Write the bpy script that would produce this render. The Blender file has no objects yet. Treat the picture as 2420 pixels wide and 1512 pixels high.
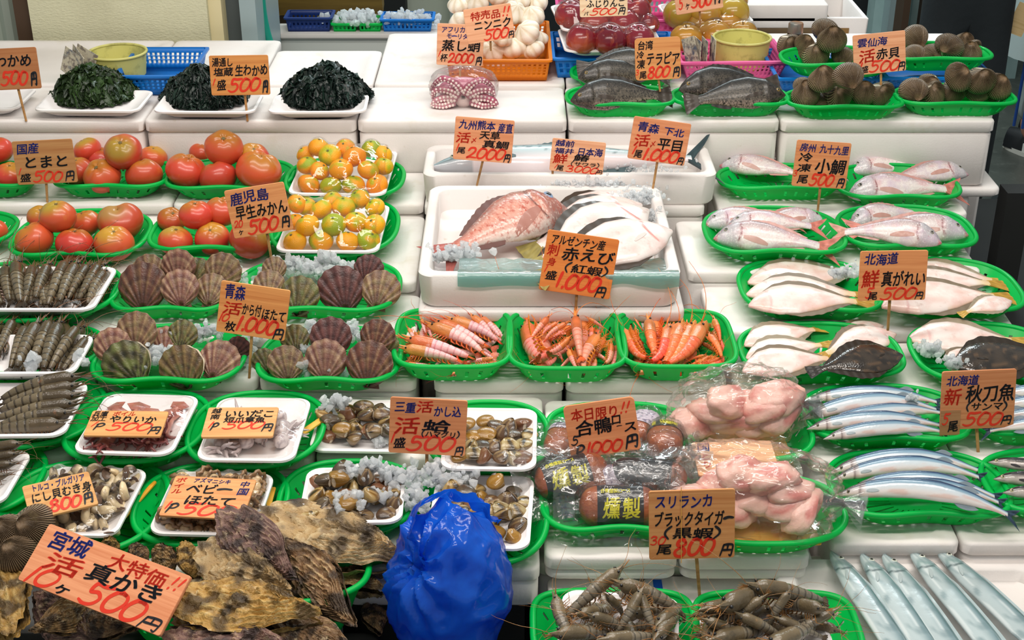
import bpy, bmesh, math, random
import numpy as np
from mathutils import Vector, Matrix, noise
R = math.radians
rng = random.Random(7)
SC = bpy.context.scene
COL = SC.collection

# ------------------------------------------------------------------ camera, world, lamps, exposure
F_PX = 3300.0
CAM = Vector((0, 0, 1.95))
PITCH = R(27)
cd = bpy.data.cameras.new('camera')
cd.sensor_width = 36
cd.lens = F_PX / 2420 * 36
cd.clip_start = 0.05
cam = bpy.data.objects.new('camera', cd)
cam.location = CAM
cam.rotation_euler = (R(90) - PITCH, 0, 0)
COL.objects.link(cam)
SC.camera = cam
SC.view_settings.view_transform = 'Standard'
SC.view_settings.look = 'None'
SC.view_settings.gamma = 1
SC.view_settings.use_curve_mapping = False
SC.view_settings.exposure = 0.40
wd = bpy.data.worlds.new('market_world')
SC.world = wd
wd.use_nodes = True
wd.node_tree.nodes['Background'].inputs[0].default_value = (0.88, 0.94, 0.93, 1)
wd.node_tree.nodes['Background'].inputs[1].default_value = 0.30


def lamp(name, kind, loc, energy, color, size=0.1, size_y=None, rot=(0, 0, 0)):
    l = bpy.data.lights.new(name, kind)
    l.energy = energy
    l.color = color
    if kind == 'AREA':
        l.shape = 'RECTANGLE'
        l.size = size
        l.size_y = size_y
    else:
        l.shadow_soft_size = size
    o = bpy.data.objects.new(name, l)
    o.location = loc
    o.rotation_euler = rot
    COL.objects.link(o)
    return o


# fluorescent tubes over the stall, a warm row of bulbs at its customer side, cooler tubes in the back room
lamp('fluorescent_lamp', 'AREA', (-0.1, 2.45, 3.0), 26, (1.0, 0.95, 0.88), 2.6, 0.25)
lamp('fluorescent_lamp', 'AREA', (0.1, 1.2, 2.9), 24, (1.0, 0.94, 0.88), 2.6, 0.25, (R(22), 0, 0))
for i, x in enumerate((-1.05, -0.35, 0.35, 1.05)):
    lamp('hanging_bulb', 'POINT', (x, 1.45 + 0.1 * (i % 2), 2.55), 5, (1.0, 0.83, 0.68), 0.035)
lamp('fluorescent_lamp', 'AREA', (0.6, 5.2, 3.0), 55, (0.84, 0.97, 1.0), 2.5, 0.3)


# ------------------------------------------------------------------ where a line of sight meets a level or an upright plane
CP, SP = math.cos(PITCH), math.sin(PITCH)


def ray(u, v):
    a, b = (u - 1210) / F_PX, (756 - v) / F_PX
    return Vector((a, CP + b * SP, -SP + b * CP))


def P(u, v, z):
    d = ray(u, v)
    return CAM + d * ((z - CAM.z) / d.z)


def PY(u, v, y):
    d = ray(u, v)
    return CAM + d * (y / d.y)


def depth(p):
    q = Vector(p) - CAM
    return q.y * CP - q.z * SP


def mpp(u, v, z):
    return depth(P(u, v, z)) / F_PX


# ------------------------------------------------------------------ colours and materials
def lin(c):
    if isinstance(c, str):
        c = [int(c[i:i + 2], 16) / 255 for i in (0, 2, 4)]
    return tuple((x / 12.92 if x <= 0.04045 else ((x + 0.055) / 1.055) ** 2.4) for x in c[:3])


def L3(c):
    return np.array(lin(c))


MATS = {}


def mat(name, col='808080', rough=0.5, vc=False, mix=(), bump=None, bumps=(), rnd=0, hue=0, coat=0, sss=0, trans=0, metal=0, transl=0, spec=0.5, ior=1.45, emit=0):
    """A principled material. vc: colour from the mesh's own colour attribute. mix: (colour, scale, low, high, stretch) noise patches laid over it.
    bump: (kind, scale, strength, stretch). rnd / hue: how far one object differs from the next in value / hue."""
    if name in MATS:
        return MATS[name]
    m = bpy.data.materials.new(name)
    m.use_nodes = True
    nt = m.node_tree
    N, K = nt.nodes, nt.links
    b = N['Principled BSDF']
    tc = N.new('ShaderNodeTexCoord')

    def coords(stretch):
        if not stretch:
            return tc.outputs['Object']
        mp = N.new('ShaderNodeMapping')
        mp.inputs['Scale'].default_value = stretch
        K.new(tc.outputs['Object'], mp.inputs[0])
        return mp.outputs[0]

    if vc:
        a = N.new('ShaderNodeVertexColor')
        a.layer_name = 'Col'
        c = a.outputs[0]
    else:
        a = N.new('ShaderNodeRGB')
        a.outputs[0].default_value = (*lin(col), 1)
        c = a.outputs[0]
    oi = None
    if rnd or hue or mix:
        oi = N.new('ShaderNodeObjectInfo')
    for i, e in enumerate(mix):
        mc, scale, lo, hi = e[:4]
        st = e[4] if len(e) > 4 else None
        nz = N.new('ShaderNodeTexNoise')
        nz.noise_dimensions = '4D'
        nz.inputs['Scale'].default_value = scale
        nz.inputs['Detail'].default_value = 4
        nz.inputs['Roughness'].default_value = 0.6
        K.new(coords(st), nz.inputs['Vector'])
        ml = N.new('ShaderNodeMath')
        ml.operation = 'MULTIPLY'
        ml.inputs[1].default_value = 37.0 + 11 * i
        K.new(oi.outputs['Random'], ml.inputs[0])
        K.new(ml.outputs[0], nz.inputs['W'])
        mr = N.new('ShaderNodeMapRange')
        mr.inputs['From Min'].default_value = lo
        mr.inputs['From Max'].default_value = hi
        K.new(nz.outputs['Fac'], mr.inputs['Value'])
        mx = N.new('ShaderNodeMix')
        mx.data_type = 'RGBA'
        K.new(mr.outputs[0], mx.inputs['Factor'])
        K.new(c, mx.inputs['A'])
        mx.inputs['B'].default_value = (*lin(mc), 1)
        c = mx.outputs['Result']
    if rnd or hue:
        h = N.new('ShaderNodeHueSaturation')
        for k, amt, mid, inp in (('v', rnd, 1.0, 'Value'), ('h', hue, 0.5, 'Hue')):
            if amt:
                mr = N.new('ShaderNodeMapRange')
                mr.inputs['To Min'].default_value = mid - amt
                mr.inputs['To Max'].default_value = mid + amt
                src = oi.outputs['Random']
                if k == 'h':
                    fr = N.new('ShaderNodeMath')
                    fr.operation = 'FRACT'
                    mu = N.new('ShaderNodeMath')
                    mu.operation = 'MULTIPLY'
                    mu.inputs[1].default_value = 7.31
                    K.new(src, mu.inputs[0])
                    K.new(mu.outputs[0], fr.inputs[0])
                    src = fr.outputs[0]
                K.new(src, mr.inputs['Value'])
                K.new(mr.outputs[0], h.inputs[inp])
        K.new(c, h.inputs['Color'])
        c = h.outputs[0]
    K.new(c, b.inputs['Base Color'])
    b.inputs['Roughness'].default_value = rough
    b.inputs['Metallic'].default_value = metal
    b.inputs['Specular IOR Level'].default_value = spec
    b.inputs['IOR'].default_value = ior
    b.inputs['Coat Weight'].default_value = coat
    b.inputs['Coat Roughness'].default_value = 0.12
    b.inputs['Transmission Weight'].default_value = trans
    if sss:
        b.inputs['Subsurface Weight'].default_value = sss
        b.inputs['Subsurface Radius'].default_value = (0.012, 0.006, 0.004)
        b.inputs['Subsurface Scale'].default_value = 1.0
    nrm = None
    for kind, scale, strength, st in ([bump] if bump else []) + list(bumps):
        if kind == 'voronoi':
            t = N.new('ShaderNodeTexVoronoi')
            out = t.outputs['Distance']
        elif kind == 'wave':
            t = N.new('ShaderNodeTexWave')
            out = t.outputs['Fac']
        else:
            t = N.new('ShaderNodeTexNoise')
            t.inputs['Detail'].default_value = 5
            out = t.outputs['Fac']
        t.inputs['Scale'].default_value = scale
        K.new(coords(st), t.inputs['Vector'])
        bp = N.new('ShaderNodeBump')
        bp.inputs['Strength'].default_value = strength
        bp.inputs['Distance'].default_value = 0.004
        K.new(out, bp.inputs['Height'])
        if nrm:
            K.new(nrm, bp.inputs['Normal'])
        nrm = bp.outputs[0]
    if nrm:
        K.new(nrm, b.inputs['Normal'])
        if coat:
            K.new(nrm, b.inputs['Coat Normal'])
    if transl:
        tr = N.new('ShaderNodeBsdfTranslucent')
        K.new(c, tr.inputs[0])
        ms = N.new('ShaderNodeMixShader')
        ms.inputs[0].default_value = transl
        K.new(b.outputs[0], ms.inputs[1])
        K.new(tr.outputs[0], ms.inputs[2])
        K.new(ms.outputs[0], N['Material Output'].inputs[0])
    MATS[name] = m
    return m


def film_mat(name, tint=(1, 1, 1), haze=0.06, scale=60, strength=0.5, rough=0.06, stretch=None, mid=0.12):
    """Clear plastic film: it lets light straight through and mirrors it more at grazing angles; haze is a little milky white."""
    m = bpy.data.materials.new(name)
    m.use_nodes = True
    N, K = m.node_tree.nodes, m.node_tree.links
    N.remove(N['Principled BSDF'])
    out = N['Material Output']
    tp = N.new('ShaderNodeBsdfTransparent')
    tp.inputs[0].default_value = (*tint, 1)
    gl = N.new('ShaderNodeBsdfGlossy')
    gl.inputs['Roughness'].default_value = rough
    df = N.new('ShaderNodeBsdfTranslucent')
    df2 = N.new('ShaderNodeBsdfDiffuse')
    for d in (df, df2):
        d.inputs[0].default_value = (*(0.5 + 0.5 * t for t in tint), 1)
    lw = N.new('ShaderNodeLayerWeight')
    lw.inputs[0].default_value = 0.35
    tc = N.new('ShaderNodeTexCoord')
    mp = N.new('ShaderNodeMapping')
    mp.inputs['Scale'].default_value = stretch or (1, 1, 1)
    K.new(tc.outputs['Object'], mp.inputs[0])
    nz = N.new('ShaderNodeTexNoise')
    nz.inputs['Scale'].default_value = scale
    nz.inputs['Detail'].default_value = 2
    nz.inputs['Distortion'].default_value = 1.2
    K.new(mp.outputs[0], nz.inputs['Vector'])
    bp = N.new('ShaderNodeBump')
    bp.inputs['Strength'].default_value = strength
    bp.inputs['Distance'].default_value = 0.004
    K.new(nz.outputs['Fac'], bp.inputs['Height'])
    K.new(bp.outputs[0], gl.inputs['Normal'])
    K.new(bp.outputs[0], lw.inputs['Normal'])
    ad = N.new('ShaderNodeMath')
    ad.operation = 'MULTIPLY_ADD'
    ad.inputs[1].default_value = 0.42
    ad.inputs[2].default_value = mid * 0.5
    K.new(lw.outputs['Fresnel'], ad.inputs[0])
    m0 = N.new('ShaderNodeMixShader')
    m0.inputs[0].default_value = 0.5
    K.new(df.outputs[0], m0.inputs[1])
    K.new(df2.outputs[0], m0.inputs[2])
    m1 = N.new('ShaderNodeMixShader')
    m1.inputs[0].default_value = haze
    K.new(tp.outputs[0], m1.inputs[1])
    K.new(m0.outputs[0], m1.inputs[2])
    m2 = N.new('ShaderNodeMixShader')
    K.new(ad.outputs[0], m2.inputs[0])
    K.new(m1.outputs[0], m2.inputs[1])
    K.new(gl.outputs[0], m2.inputs[2])
    K.new(m2.outputs[0], out.inputs[0])
    return m


def ice_mat(name):
    m = bpy.data.materials.new(name)
    m.use_nodes = True
    N, K = m.node_tree.nodes, m.node_tree.links
    b = N['Principled BSDF']
    b.inputs['Base Color'].default_value = (0.97, 0.985, 1, 1)
    b.inputs['Roughness'].default_value = 0.12
    b.inputs['IOR'].default_value = 1.25
    b.inputs['Transmission Weight'].default_value = 0.65
    b.inputs['Specular IOR Level'].default_value = 0.8
    tr = N.new('ShaderNodeBsdfTranslucent')
    tr.inputs[0].default_value = (0.95, 0.98, 1, 1)
    ms = N.new('ShaderNodeMixShader')
    ms.inputs[0].default_value = 0.28
    K.new(b.outputs[0], ms.inputs[1])
    K.new(tr.outputs[0], ms.inputs[2])
    K.new(ms.outputs[0], N['Material Output'].inputs[0])
    return m


# ------------------------------------------------------------------ meshes and objects
def mesh(name, V, Fc, m, col=None, smooth=45):
    me = bpy.data.meshes.new(name)
    V = np.asarray(V, dtype=float)
    me.from_pydata(V.tolist(), [], [list(map(int, f)) for f in Fc])
    if m is not None:
        me.materials.append(m)
    if col is not None:
        a = me.color_attributes.new('Col', 'FLOAT_COLOR', 'POINT')
        c = np.ones((len(V), 4), dtype=np.float32)
        c[:, :3] = np.clip(np.asarray(col, dtype=float).reshape(-1, 3), 0, 1)
        a.data.foreach_set('color', c.ravel())
    me.update()
    if smooth:
        me.shade_smooth()
        if smooth < 180:
            me.set_sharp_from_angle(angle=R(smooth))
    return me


def weld(name, bits, m, smooth=45):
    """One mesh out of several (V, F[, colour]) pieces of one part."""
    V, Fc, C, n = [], [], [], 0
    for b in bits:
        v = np.asarray(b[0], dtype=float)
        V.append(v)
        Fc += [[i + n for i in f] for f in b[1]]
        if len(b) > 2 and b[2] is not None:
            C.append(np.broadcast_to(np.asarray(b[2], dtype=float), (len(v), 3)) if np.ndim(b[2]) == 1 else np.asarray(b[2]))
        n += len(v)
    return mesh(name, np.concatenate(V), Fc, m, np.concatenate(C) if C else None, smooth)


def obj(name, me, parent=None, M=None):
    o = bpy.data.objects.new(name, me)
    COL.objects.link(o)
    if parent is not None:
        o.parent = parent
    if M is not None:
        o.matrix_local = M
    return o


def tag(o, label, cat, group=None, kind=None):
    o['label'] = label
    o['category'] = cat
    if group:
        o['group'] = group
    if kind:
        o['kind'] = kind
    return o


def structure(name, me, M=None):
    o = obj(name, me, None, M)
    o['kind'] = 'structure'
    return o


LABELS = []


def spawn(kit, name, label, cat, M=None, group=None, kind=None):
    """A thing out of a kit: one (part name, mesh, sub-parts, label) each. A kit of one part is the thing itself."""
    LABELS.append((name, label))
    if len(kit) == 1 and not (len(kit[0]) > 2 and kit[0][2]):
        return tag(obj(name, kit[0][1], None, M), label, cat, group, kind)
    root = bpy.data.objects.new(name, None)
    root.empty_display_size = 0.02
    COL.objects.link(root)
    if M is not None:
        root.matrix_world = M
    tag(root, label, cat, group, kind)
    for part in kit:
        o = obj(part[0], part[1], root)
        if len(part) > 3 and part[3]:
            o['label'] = part[3]
        for sub in (part[2] if len(part) > 2 and part[2] else ()):
            s = obj(sub[0], sub[1], o)
            if len(sub) > 3 and sub[3]:
                s['label'] = sub[3]
    return root


def frame(loc, x, z):
    """A matrix at loc whose X runs along x and whose Z is as near z as that allows."""
    x = Vector(x).normalized()
    z = Vector(z)
    z = (z - x * z.dot(x)).normalized()
    y = z.cross(x)
    M = Matrix.Identity(4)
    for i, a in enumerate((x, y, z)):
        M[0][i], M[1][i], M[2][i] = a
    M.translation = Vector(loc)
    return M


def along(a, b, length, up=(0, 0, 1), roll=0, centred=False):
    """Lay something of that length, built along +X from 0, between two points."""
    a, b = Vector(a), Vector(b)
    s = (b - a).length / length
    M = frame(a, b - a, up)
    return M @ Matrix.Rotation(R(roll), 4, 'X') @ Matrix.Scale(s, 4)


def T(p, rz=0, s=1, rx=0, ry=0):
    return Matrix.Translation(Vector(p)) @ Matrix.Rotation(R(rz), 4, 'Z') @ Matrix.Rotation(R(rx), 4, 'X') @ Matrix.Rotation(R(ry), 4, 'Y') @ Matrix.Scale(s, 4)


# ------------------------------------------------------------------ shapes
def loft(rings, cap0=True, cap1=True, closed=True):
    rings = np.asarray(rings, dtype=float)
    m, n = rings.shape[:2]
    V = rings.reshape(-1, 3)
    Fc = []
    for i in range(m - 1):
        for j in range(n if closed else n - 1):
            k = (j + 1) % n
            Fc.append((i * n + j, i * n + k, (i + 1) * n + k, (i + 1) * n + j))
    if cap0:
        Fc.append(tuple(range(n - 1, -1, -1)))
    if cap1:
        Fc.append(tuple((m - 1) * n + j for j in range(n)))
    return V, Fc


def box(x0, x1, y0, y1, z0, z1):
    V = [(x, y, z) for z in (z0, z1) for x, y in ((x0, y0), (x1, y0), (x1, y1), (x0, y1))]
    return np.array(V, dtype=float), [(3, 2, 1, 0), (4, 5, 6, 7), (0, 1, 5, 4), (1, 2, 6, 5), (2, 3, 7, 6), (3, 0, 4, 7)]


def rrect(w, d, r, n=7):
    pts = []
    for cx, cy, a0 in ((w / 2 - r, -d / 2 + r, -90), (w / 2 - r, d / 2 - r, 0), (-w / 2 + r, d / 2 - r, 90), (-w / 2 + r, -d / 2 + r, 180)):
        for i in range(n):
            a = R(a0 + 90 * i / (n - 1))
            pts.append((cx + r * math.cos(a), cy + r * math.sin(a)))
    return np.array(pts)


def at_z(o2, z):
    return np.column_stack([o2, np.full(len(o2), z)])


def stack_rr(spec, n=7):
    """Rings of rounded rectangles: (width, depth, radius, z) each."""
    return np.array([at_z(rrect(w, d, max(r, 1e-4), n), z) for w, d, r, z in spec])


def tube(pts, rad, n=6, cap=True):
    pts = [Vector(p) for p in pts]
    m = len(pts)
    rad = [rad] * m if np.isscalar(rad) else list(rad)
    rings = []
    prev = None
    for i, p in enumerate(pts):
        t = (pts[min(i + 1, m - 1)] - pts[max(i - 1, 0)])
        t = t.normalized() if t.length > 1e-9 else Vector((1, 0, 0))
        a = prev if prev is not None else (Vector((0, 0, 1)) if abs(t.z) < 0.9 else Vector((1, 0, 0)))
        s = (a - t * a.dot(t)).normalized()
        prev = s
        q = t.cross(s)
        rings.append([p + (s * math.cos(2 * math.pi * j / n) + q * math.sin(2 * math.pi * j / n)) * rad[i] for j in range(n)])
    return loft(np.array(rings), cap, cap)


def ring_tube(pts, rad, n=8, flat=1.0):
    """A tube round a closed outline of points."""
    pts = np.asarray(pts)
    m = len(pts)
    V, Fc = [], []
    for i in range(m):
        t = pts[(i + 1) % m] - pts[i - 1]
        t /= np.linalg.norm(t) + 1e-12
        s = np.array([t[1], -t[0], 0])
        s /= np.linalg.norm(s) + 1e-12
        for j in range(n):
            a = 2 * math.pi * j / n
            V.append(pts[i] + s * math.cos(a) * rad + np.array([0, 0, 1.0]) * math.sin(a) * rad * flat)
    for i in range(m):
        for j in range(n):
            a, b = i * n, ((i + 1) % m) * n
            k = (j + 1) % n
            Fc.append((a + j, b + j, b + k, a + k))
    return np.array(V), Fc


def dome(nu, nv):
    """Unit sphere as rings from the south to the north pole (u round, v up)."""
    vs = np.linspace(-math.pi / 2 + 1e-3, math.pi / 2 - 1e-3, nv)
    us = np.linspace(0, 2 * math.pi, nu, endpoint=False)
    return np.array([[(math.cos(v) * math.cos(u), math.cos(v) * math.sin(u), math.sin(v)) for u in us] for v in vs])


def nz(p, s=1.0, o=0.0):
    return noise.noise(Vector((p[0] * s + o, p[1] * s + o * 1.7, p[2] * s - o)))


def nzv(V, s, o=0.0):
    return np.array([noise.noise(Vector((p[0] * s + o, p[1] * s + o * 1.7, p[2] * s - o))) for p in np.asarray(V).reshape(-1, 3)])


def fbm(V, s, o=0.0, octv=4):
    return np.array([noise.fractal(Vector((p[0] * s + o, p[1] * s + o * 1.7, p[2] * s - o)), 0.9, 2.1, octv) for p in np.asarray(V).reshape(-1, 3)])


def lerp(a, b, t):
    t = np.asarray(t)
    return np.asarray(a) + (np.asarray(b) - np.asarray(a)) * (t[..., None] if t.ndim else t)


def sm(a, b, x):
    t = np.clip((np.asarray(x, dtype=float) - a) / (b - a), 0, 1)
    return t * t * (3 - 2 * t)


def sheet(outline, th=0.0009, bow=0.0):
    """A thin plate over an outline of (x, y) points, bowed up by bow at its middle."""
    o = np.asarray(outline, dtype=float)
    c = o.mean(axis=0)
    mid = c + (o - c) * 0.5
    n = len(o)
    top = np.vstack([at_z(o, th / 2), at_z(mid, th / 2 + bow * 0.75), [[c[0], c[1], th / 2 + bow]]])
    bot = top.copy()
    bot[:, 2] -= th
    V = np.vstack([top, bot])
    Fc = []
    s = 2 * n + 1
    for i in range(n):
        k = (i + 1) % n
        Fc += [(i, k, n + k, n + i), (n + i, n + k, 2 * n), (s + k, s + i, s + n + i, s + n + k), (s + n + k, s + n + i, s + 2 * n), (i, s + i, s + k, k)]
    return V, Fc


ORD = ['first', 'second', 'third', 'fourth', 'fifth', 'sixth', 'seventh', 'eighth', 'ninth', 'tenth', 'eleventh', 'twelfth', 'thirteenth', 'fourteenth', 'fifteenth', 'sixteenth'] + ['%dth' % i for i in range(17, 40)]
# ------------------------------------------------------------------ materials of the stall
GREEN = mat('green_plastic', '00d05c', 0.32, transl=0.40, rnd=0.05)
FOAM = mat('white_foam', 'ece6e3', 0.72, mix=[('d3c6ac', 9, 0.60, 0.82), ('c7b8a0', 45, 0.66, 0.82), ('dcd5d0', 3, 0.4, 0.7)], bump=('noise', 260, 0.10, None))
TRAYW = mat('foam_tray_white', 'f6f1f0', 0.42, bump=('noise', 300, 0.05, None))
WOODSTICK = mat('stick_wood', 'b98a55', 0.6, mix=[('8a5f38', 60, 0.45, 0.7, (0.2, 1, 1))], rnd=0.25)
INK = {'r': mat('red_ink', 'e0351c', 0.5), 'k': mat('black_ink', '191a22', 0.45), 'b': mat('blue_ink', '232f86', 0.45), 'y': mat('yellow_print', 'd8cf24', 0.4)}
FILM = film_mat('cling_film', haze=0.005, scale=38, strength=0.25, rough=0.05, mid=0.04)
BAGFILM = film_mat('bag_film', haze=0.035, scale=30, strength=0.5, rough=0.09, stretch=(1, 0.6, 1.6), mid=0.05)
ICE = ice_mat('crushed_ice')


# ------------------------------------------------------------------ baskets, trays, boxes
def outline(shape, w, d, n=96):
    a = np.linspace(0, 2 * math.pi, n, endpoint=False)
    e = {'bean': 0.72, 'oval': 0.8, 'square': 0.46}[shape]
    x = w / 2 * np.sign(np.cos(a)) * np.abs(np.cos(a)) ** e
    y = d / 2 * np.sign(np.sin(a)) * np.abs(np.sin(a)) ** e
    if shape == 'bean':
        y = y + 0.08 * d * np.exp(-(x / (0.27 * w)) ** 2) * (0.75 - 0.6 * np.sin(a)) - 0.02 * d
    # even spacing along the line
    p = np.column_stack([x, y])
    q = np.vstack([p, p[:1]])
    s = np.concatenate([[0], np.cumsum(np.linalg.norm(np.diff(q, axis=0), axis=1))])
    t = np.linspace(0, s[-1], n, endpoint=False)
    return np.column_stack([np.interp(t, s, q[:, 0]), np.interp(t, s, q[:, 1])])


_bk = {}


def basket_kit(shape, w, d, h, m=None, slots=True, droop=0.0):
    key = (shape, round(w, 2), round(d, 2), round(h, 2), m.name if m else '', droop)
    if key in _bk:
        return _bk[key]
    m = m or GREEN
    n = 112
    o = outline(shape, w, d, n)
    up = lambda s: 1 + droop * (np.abs(o[:, 0]) / (w / 2)) ** 2 * -1 * s
    lev = [(0.0, 0.0), (0.30, 0.0), (0.55, 0.0), (0.74, 0.0), (0.785, 0.10), (0.84, 0.30), (0.91, 0.64), (1.0, 1.0)]
    V, Fc = [], []
    for s, z in lev:
        ring = at_z(o * s, z * h)
        ring[:, 2] *= up(z)
        V.append(ring)
    V = np.array(V)
    m_ = len(lev)
    for i in range(m_ - 1):
        for j in range(n):
            k = (j + 1) % n
            if slots and i == 5 and j % 4 == 0 and (j // 4) % 7 < 6:
                continue
            if slots and i in (1, 2) and j % 4 == 0:
                continue
            Fc.append((i * n + j, i * n + k, (i + 1) * n + k, (i + 1) * n + j))
    bm = bmesh.new()
    vs = [bm.verts.new(v) for v in V.reshape(-1, 3)]
    for f in Fc:
        try:
            bm.faces.new([vs[i] for i in f])
        except ValueError:
            pass
    bmesh.ops.remove_doubles(bm, verts=bm.verts[:], dist=1e-5)
    bmesh.ops.recalc_face_normals(bm, faces=bm.faces[:])
    bmesh.ops.solidify(bm, geom=bm.faces[:], thickness=0.0016)
    me = bpy.data.meshes.new('basket_body')
    bm.to_mesh(me)
    bm.free()
    me.materials.append(m)
    me.shade_smooth()
    me.set_sharp_from_angle(angle=R(50))
    rp = at_z(o * 1.012, h)
    rp[:, 2] *= up(1.0)
    rv, rf = ring_tube(rp, 0.0052, 8, 0.95)
    kit = [('body', me), ('rim', mesh('basket_rim', rv, rf, m, None, 180))]
    _bk[key] = kit
    return kit


def tray_kit(w, d, h, r=0.025, m=None, lip=0.006):
    m = m or TRAYW
    k = 0.035
    rings = stack_rr([(w * 0.6, d * 0.6, r, 0), (w - 2 * k, d - 2 * k, r, 0), (w - 1.7 * k, d - 1.7 * k, r, 0.002), (w - 0.012, d - 0.012, r, h - 0.006), (w, d, r, h - 0.005), (w, d, r, h - 0.001),
                      (w - 0.003, d - 0.003, r, h), (w - 2 * lip, d - 2 * lip, r, h), (w - 2 * lip - 0.004, d - 2 * lip - 0.004, r, h - 0.003), (w - 2 * k, d - 2 * k, r * 0.9, 0.007), (w - 2.4 * k, d - 2.4 * k, r * 0.9, 0.005), (w * 0.5, d * 0.5, r * 0.6, 0.005)])
    V, Fc = loft(rings)
    return [('body', mesh('tray', V, Fc, m, None, 50))]


def slab(w, d, z0, z1, r=0.02, b=0.006, top_panel=True):
    spec = [(w - 2 * b, d - 2 * b, r, z0), (w, d, r, z0 + b), (w, d, r, z1 - b), (w - 0.6 * b, d - 0.6 * b, r, z1 - 0.3 * b), (w - 2 * b, d - 2 * b, r, z1)]
    if top_panel:
        i = 0.028
        spec += [(w - 2 * i, d - 2 * i, r, z1), (w - 2 * i - 0.008, d - 2 * i - 0.008, r, z1 - 0.0035), (w * 0.55, d * 0.5, r * 0.5, z1 - 0.0035)]
    return loft(stack_rr(spec))


def foam_box_kit(w, d, h, lid=0.028, panel=True, notch=False):
    """A closed foam box: the body, its lid lying on it and, on the lid's front, a notch one lifts it by."""
    bv, bf = slab(w - 0.004, d - 0.004, 0, h - lid - 0.0008, 0.018, 0.005, False)
    lv, lf = slab(w, d, h - lid, h, 0.016, 0.005, panel)
    kit = [('body', mesh('foam_box_body', bv, bf, FOAM, None, 50)), ('lid', mesh('foam_box_lid', lv, lf, FOAM, None, 50))]
    return kit


def open_box_kit(w, d, h, wall=0.022, r=0.03):
    b = 0.004
    sp = [(w - 0.016, d - 0.016, r, 0), (w - 0.008, d - 0.008, r, 0.006), (w, d, r, h - b), (w - 2 * b, d - 2 * b, r, h), (w - 2 * wall + 2 * b, d - 2 * wall + 2 * b, r * 0.9, h),
          (w - 2 * wall, d - 2 * wall, r * 0.9, h - b), (w - 2 * wall - 0.006, d - 2 * wall - 0.006, r * 0.9, 0.022), (w - 2 * wall - 0.02, d - 2 * wall - 0.02, r * 0.8, 0.018), (w * 0.4, d * 0.4, r * 0.5, 0.018)]
    V, Fc = loft(stack_rr(sp))
    return [('body', mesh('open_foam_box', V, Fc, FOAM, None, 50))]


def crate_kit(w, d, h, m, flare=0.88, rows=3, pitch=0.011, rim=0.006):
    """A rectangular plastic basket with rows of square holes in its walls, and its rim."""
    bars = []
    n = []
    for sx, sy, ln in ((1, 0, d), (-1, 0, d), (0, 1, w), (0, -1, w)):
        cols = max(3, int(ln * flare / pitch))
        fr = np.linspace(-0.5, 0.5, 2 * cols + 2)
        zs = np.array([0, 0.25] + [0.25 + 0.55 * (i + f) / rows for i in range(rows) for f in (0.72, 1.0)] + [1.0])
        V = []
        for z in zs:
            k = flare + (1 - flare) * z
            for f in fr:
                if sx:
                    V.append((sx * w / 2 * k, f * d * k * sx, z * h))
                else:
                    V.append((-f * w * k * sy, sy * d / 2 * k, z * h))
        nf = len(fr)
        Fc = []
        for i in range(len(zs) - 1):
            for j in range(nf - 1):
                if i >= 1 and i < len(zs) - 2 and i % 2 == 1 and j % 2 == 1:
                    continue
                Fc.append((i * nf + j, i * nf + j + 1, (i + 1) * nf + j + 1, (i + 1) * nf + j))
        n.append((np.array(V), Fc))
    fl = (np.array([(x * w / 2 * flare, y * d / 2 * flare, 0.001) for x, y in ((-1, -1), (1, -1), (1, 1), (-1, 1))]), [(0, 1, 2, 3)])
    me = weld('crate_body', n + [fl], m, 30)
    bm = bmesh.new()
    bm.from_mesh(me)
    bmesh.ops.remove_doubles(bm, verts=bm.verts[:], dist=2e-4)
    bmesh.ops.recalc_face_normals(bm, faces=bm.faces[:])
    bmesh.ops.solidify(bm, geom=bm.faces[:], thickness=0.0018)
    bm.to_mesh(me)
    bm.free()
    me.update()
    rv, rf = loft(np.array([at_z(rrect(w + e, d + e, 0.008, 5), z) for e, z in ((-0.004, h - 0.006), (2 * rim, h - 0.005), (2 * rim, h), (-0.004, h + 0.001))]), False, False)
    bmr = mesh('crate_rim', rv, rf, m, None, 40)
    return [('body', me), ('rim', bmr)]


def tub_kit(r0, r1, h, m):
    """A round tub: its body and the rolled rim."""
    n = 48
    prof = [(0.001, 0), (r0 * 0.9, 0), (r0, 0.004), (r1, h), (r1 - 0.002, h), (r0 - 0.002, 0.006), (r0 * 0.9, 0.004), (0.001, 0.004)]
    V, Fc = loft(np.array([[(r * math.cos(2 * math.pi * j / n), r * math.sin(2 * math.pi * j / n), z) for j in range(n)] for r, z in prof]))
    o = np.array([(r1 * math.cos(2 * math.pi * j / n), r1 * math.sin(2 * math.pi * j / n), h) for j in range(n)])
    rv, rf = ring_tube(o, 0.0035, 8)
    return [('body', mesh('tub_body', V, Fc, m, None, 50)), ('rim', mesh('tub_rim', rv, rf, m, None, 180))]


# ------------------------------------------------------------------ hand-lettered price boards
_gl = {}


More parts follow.
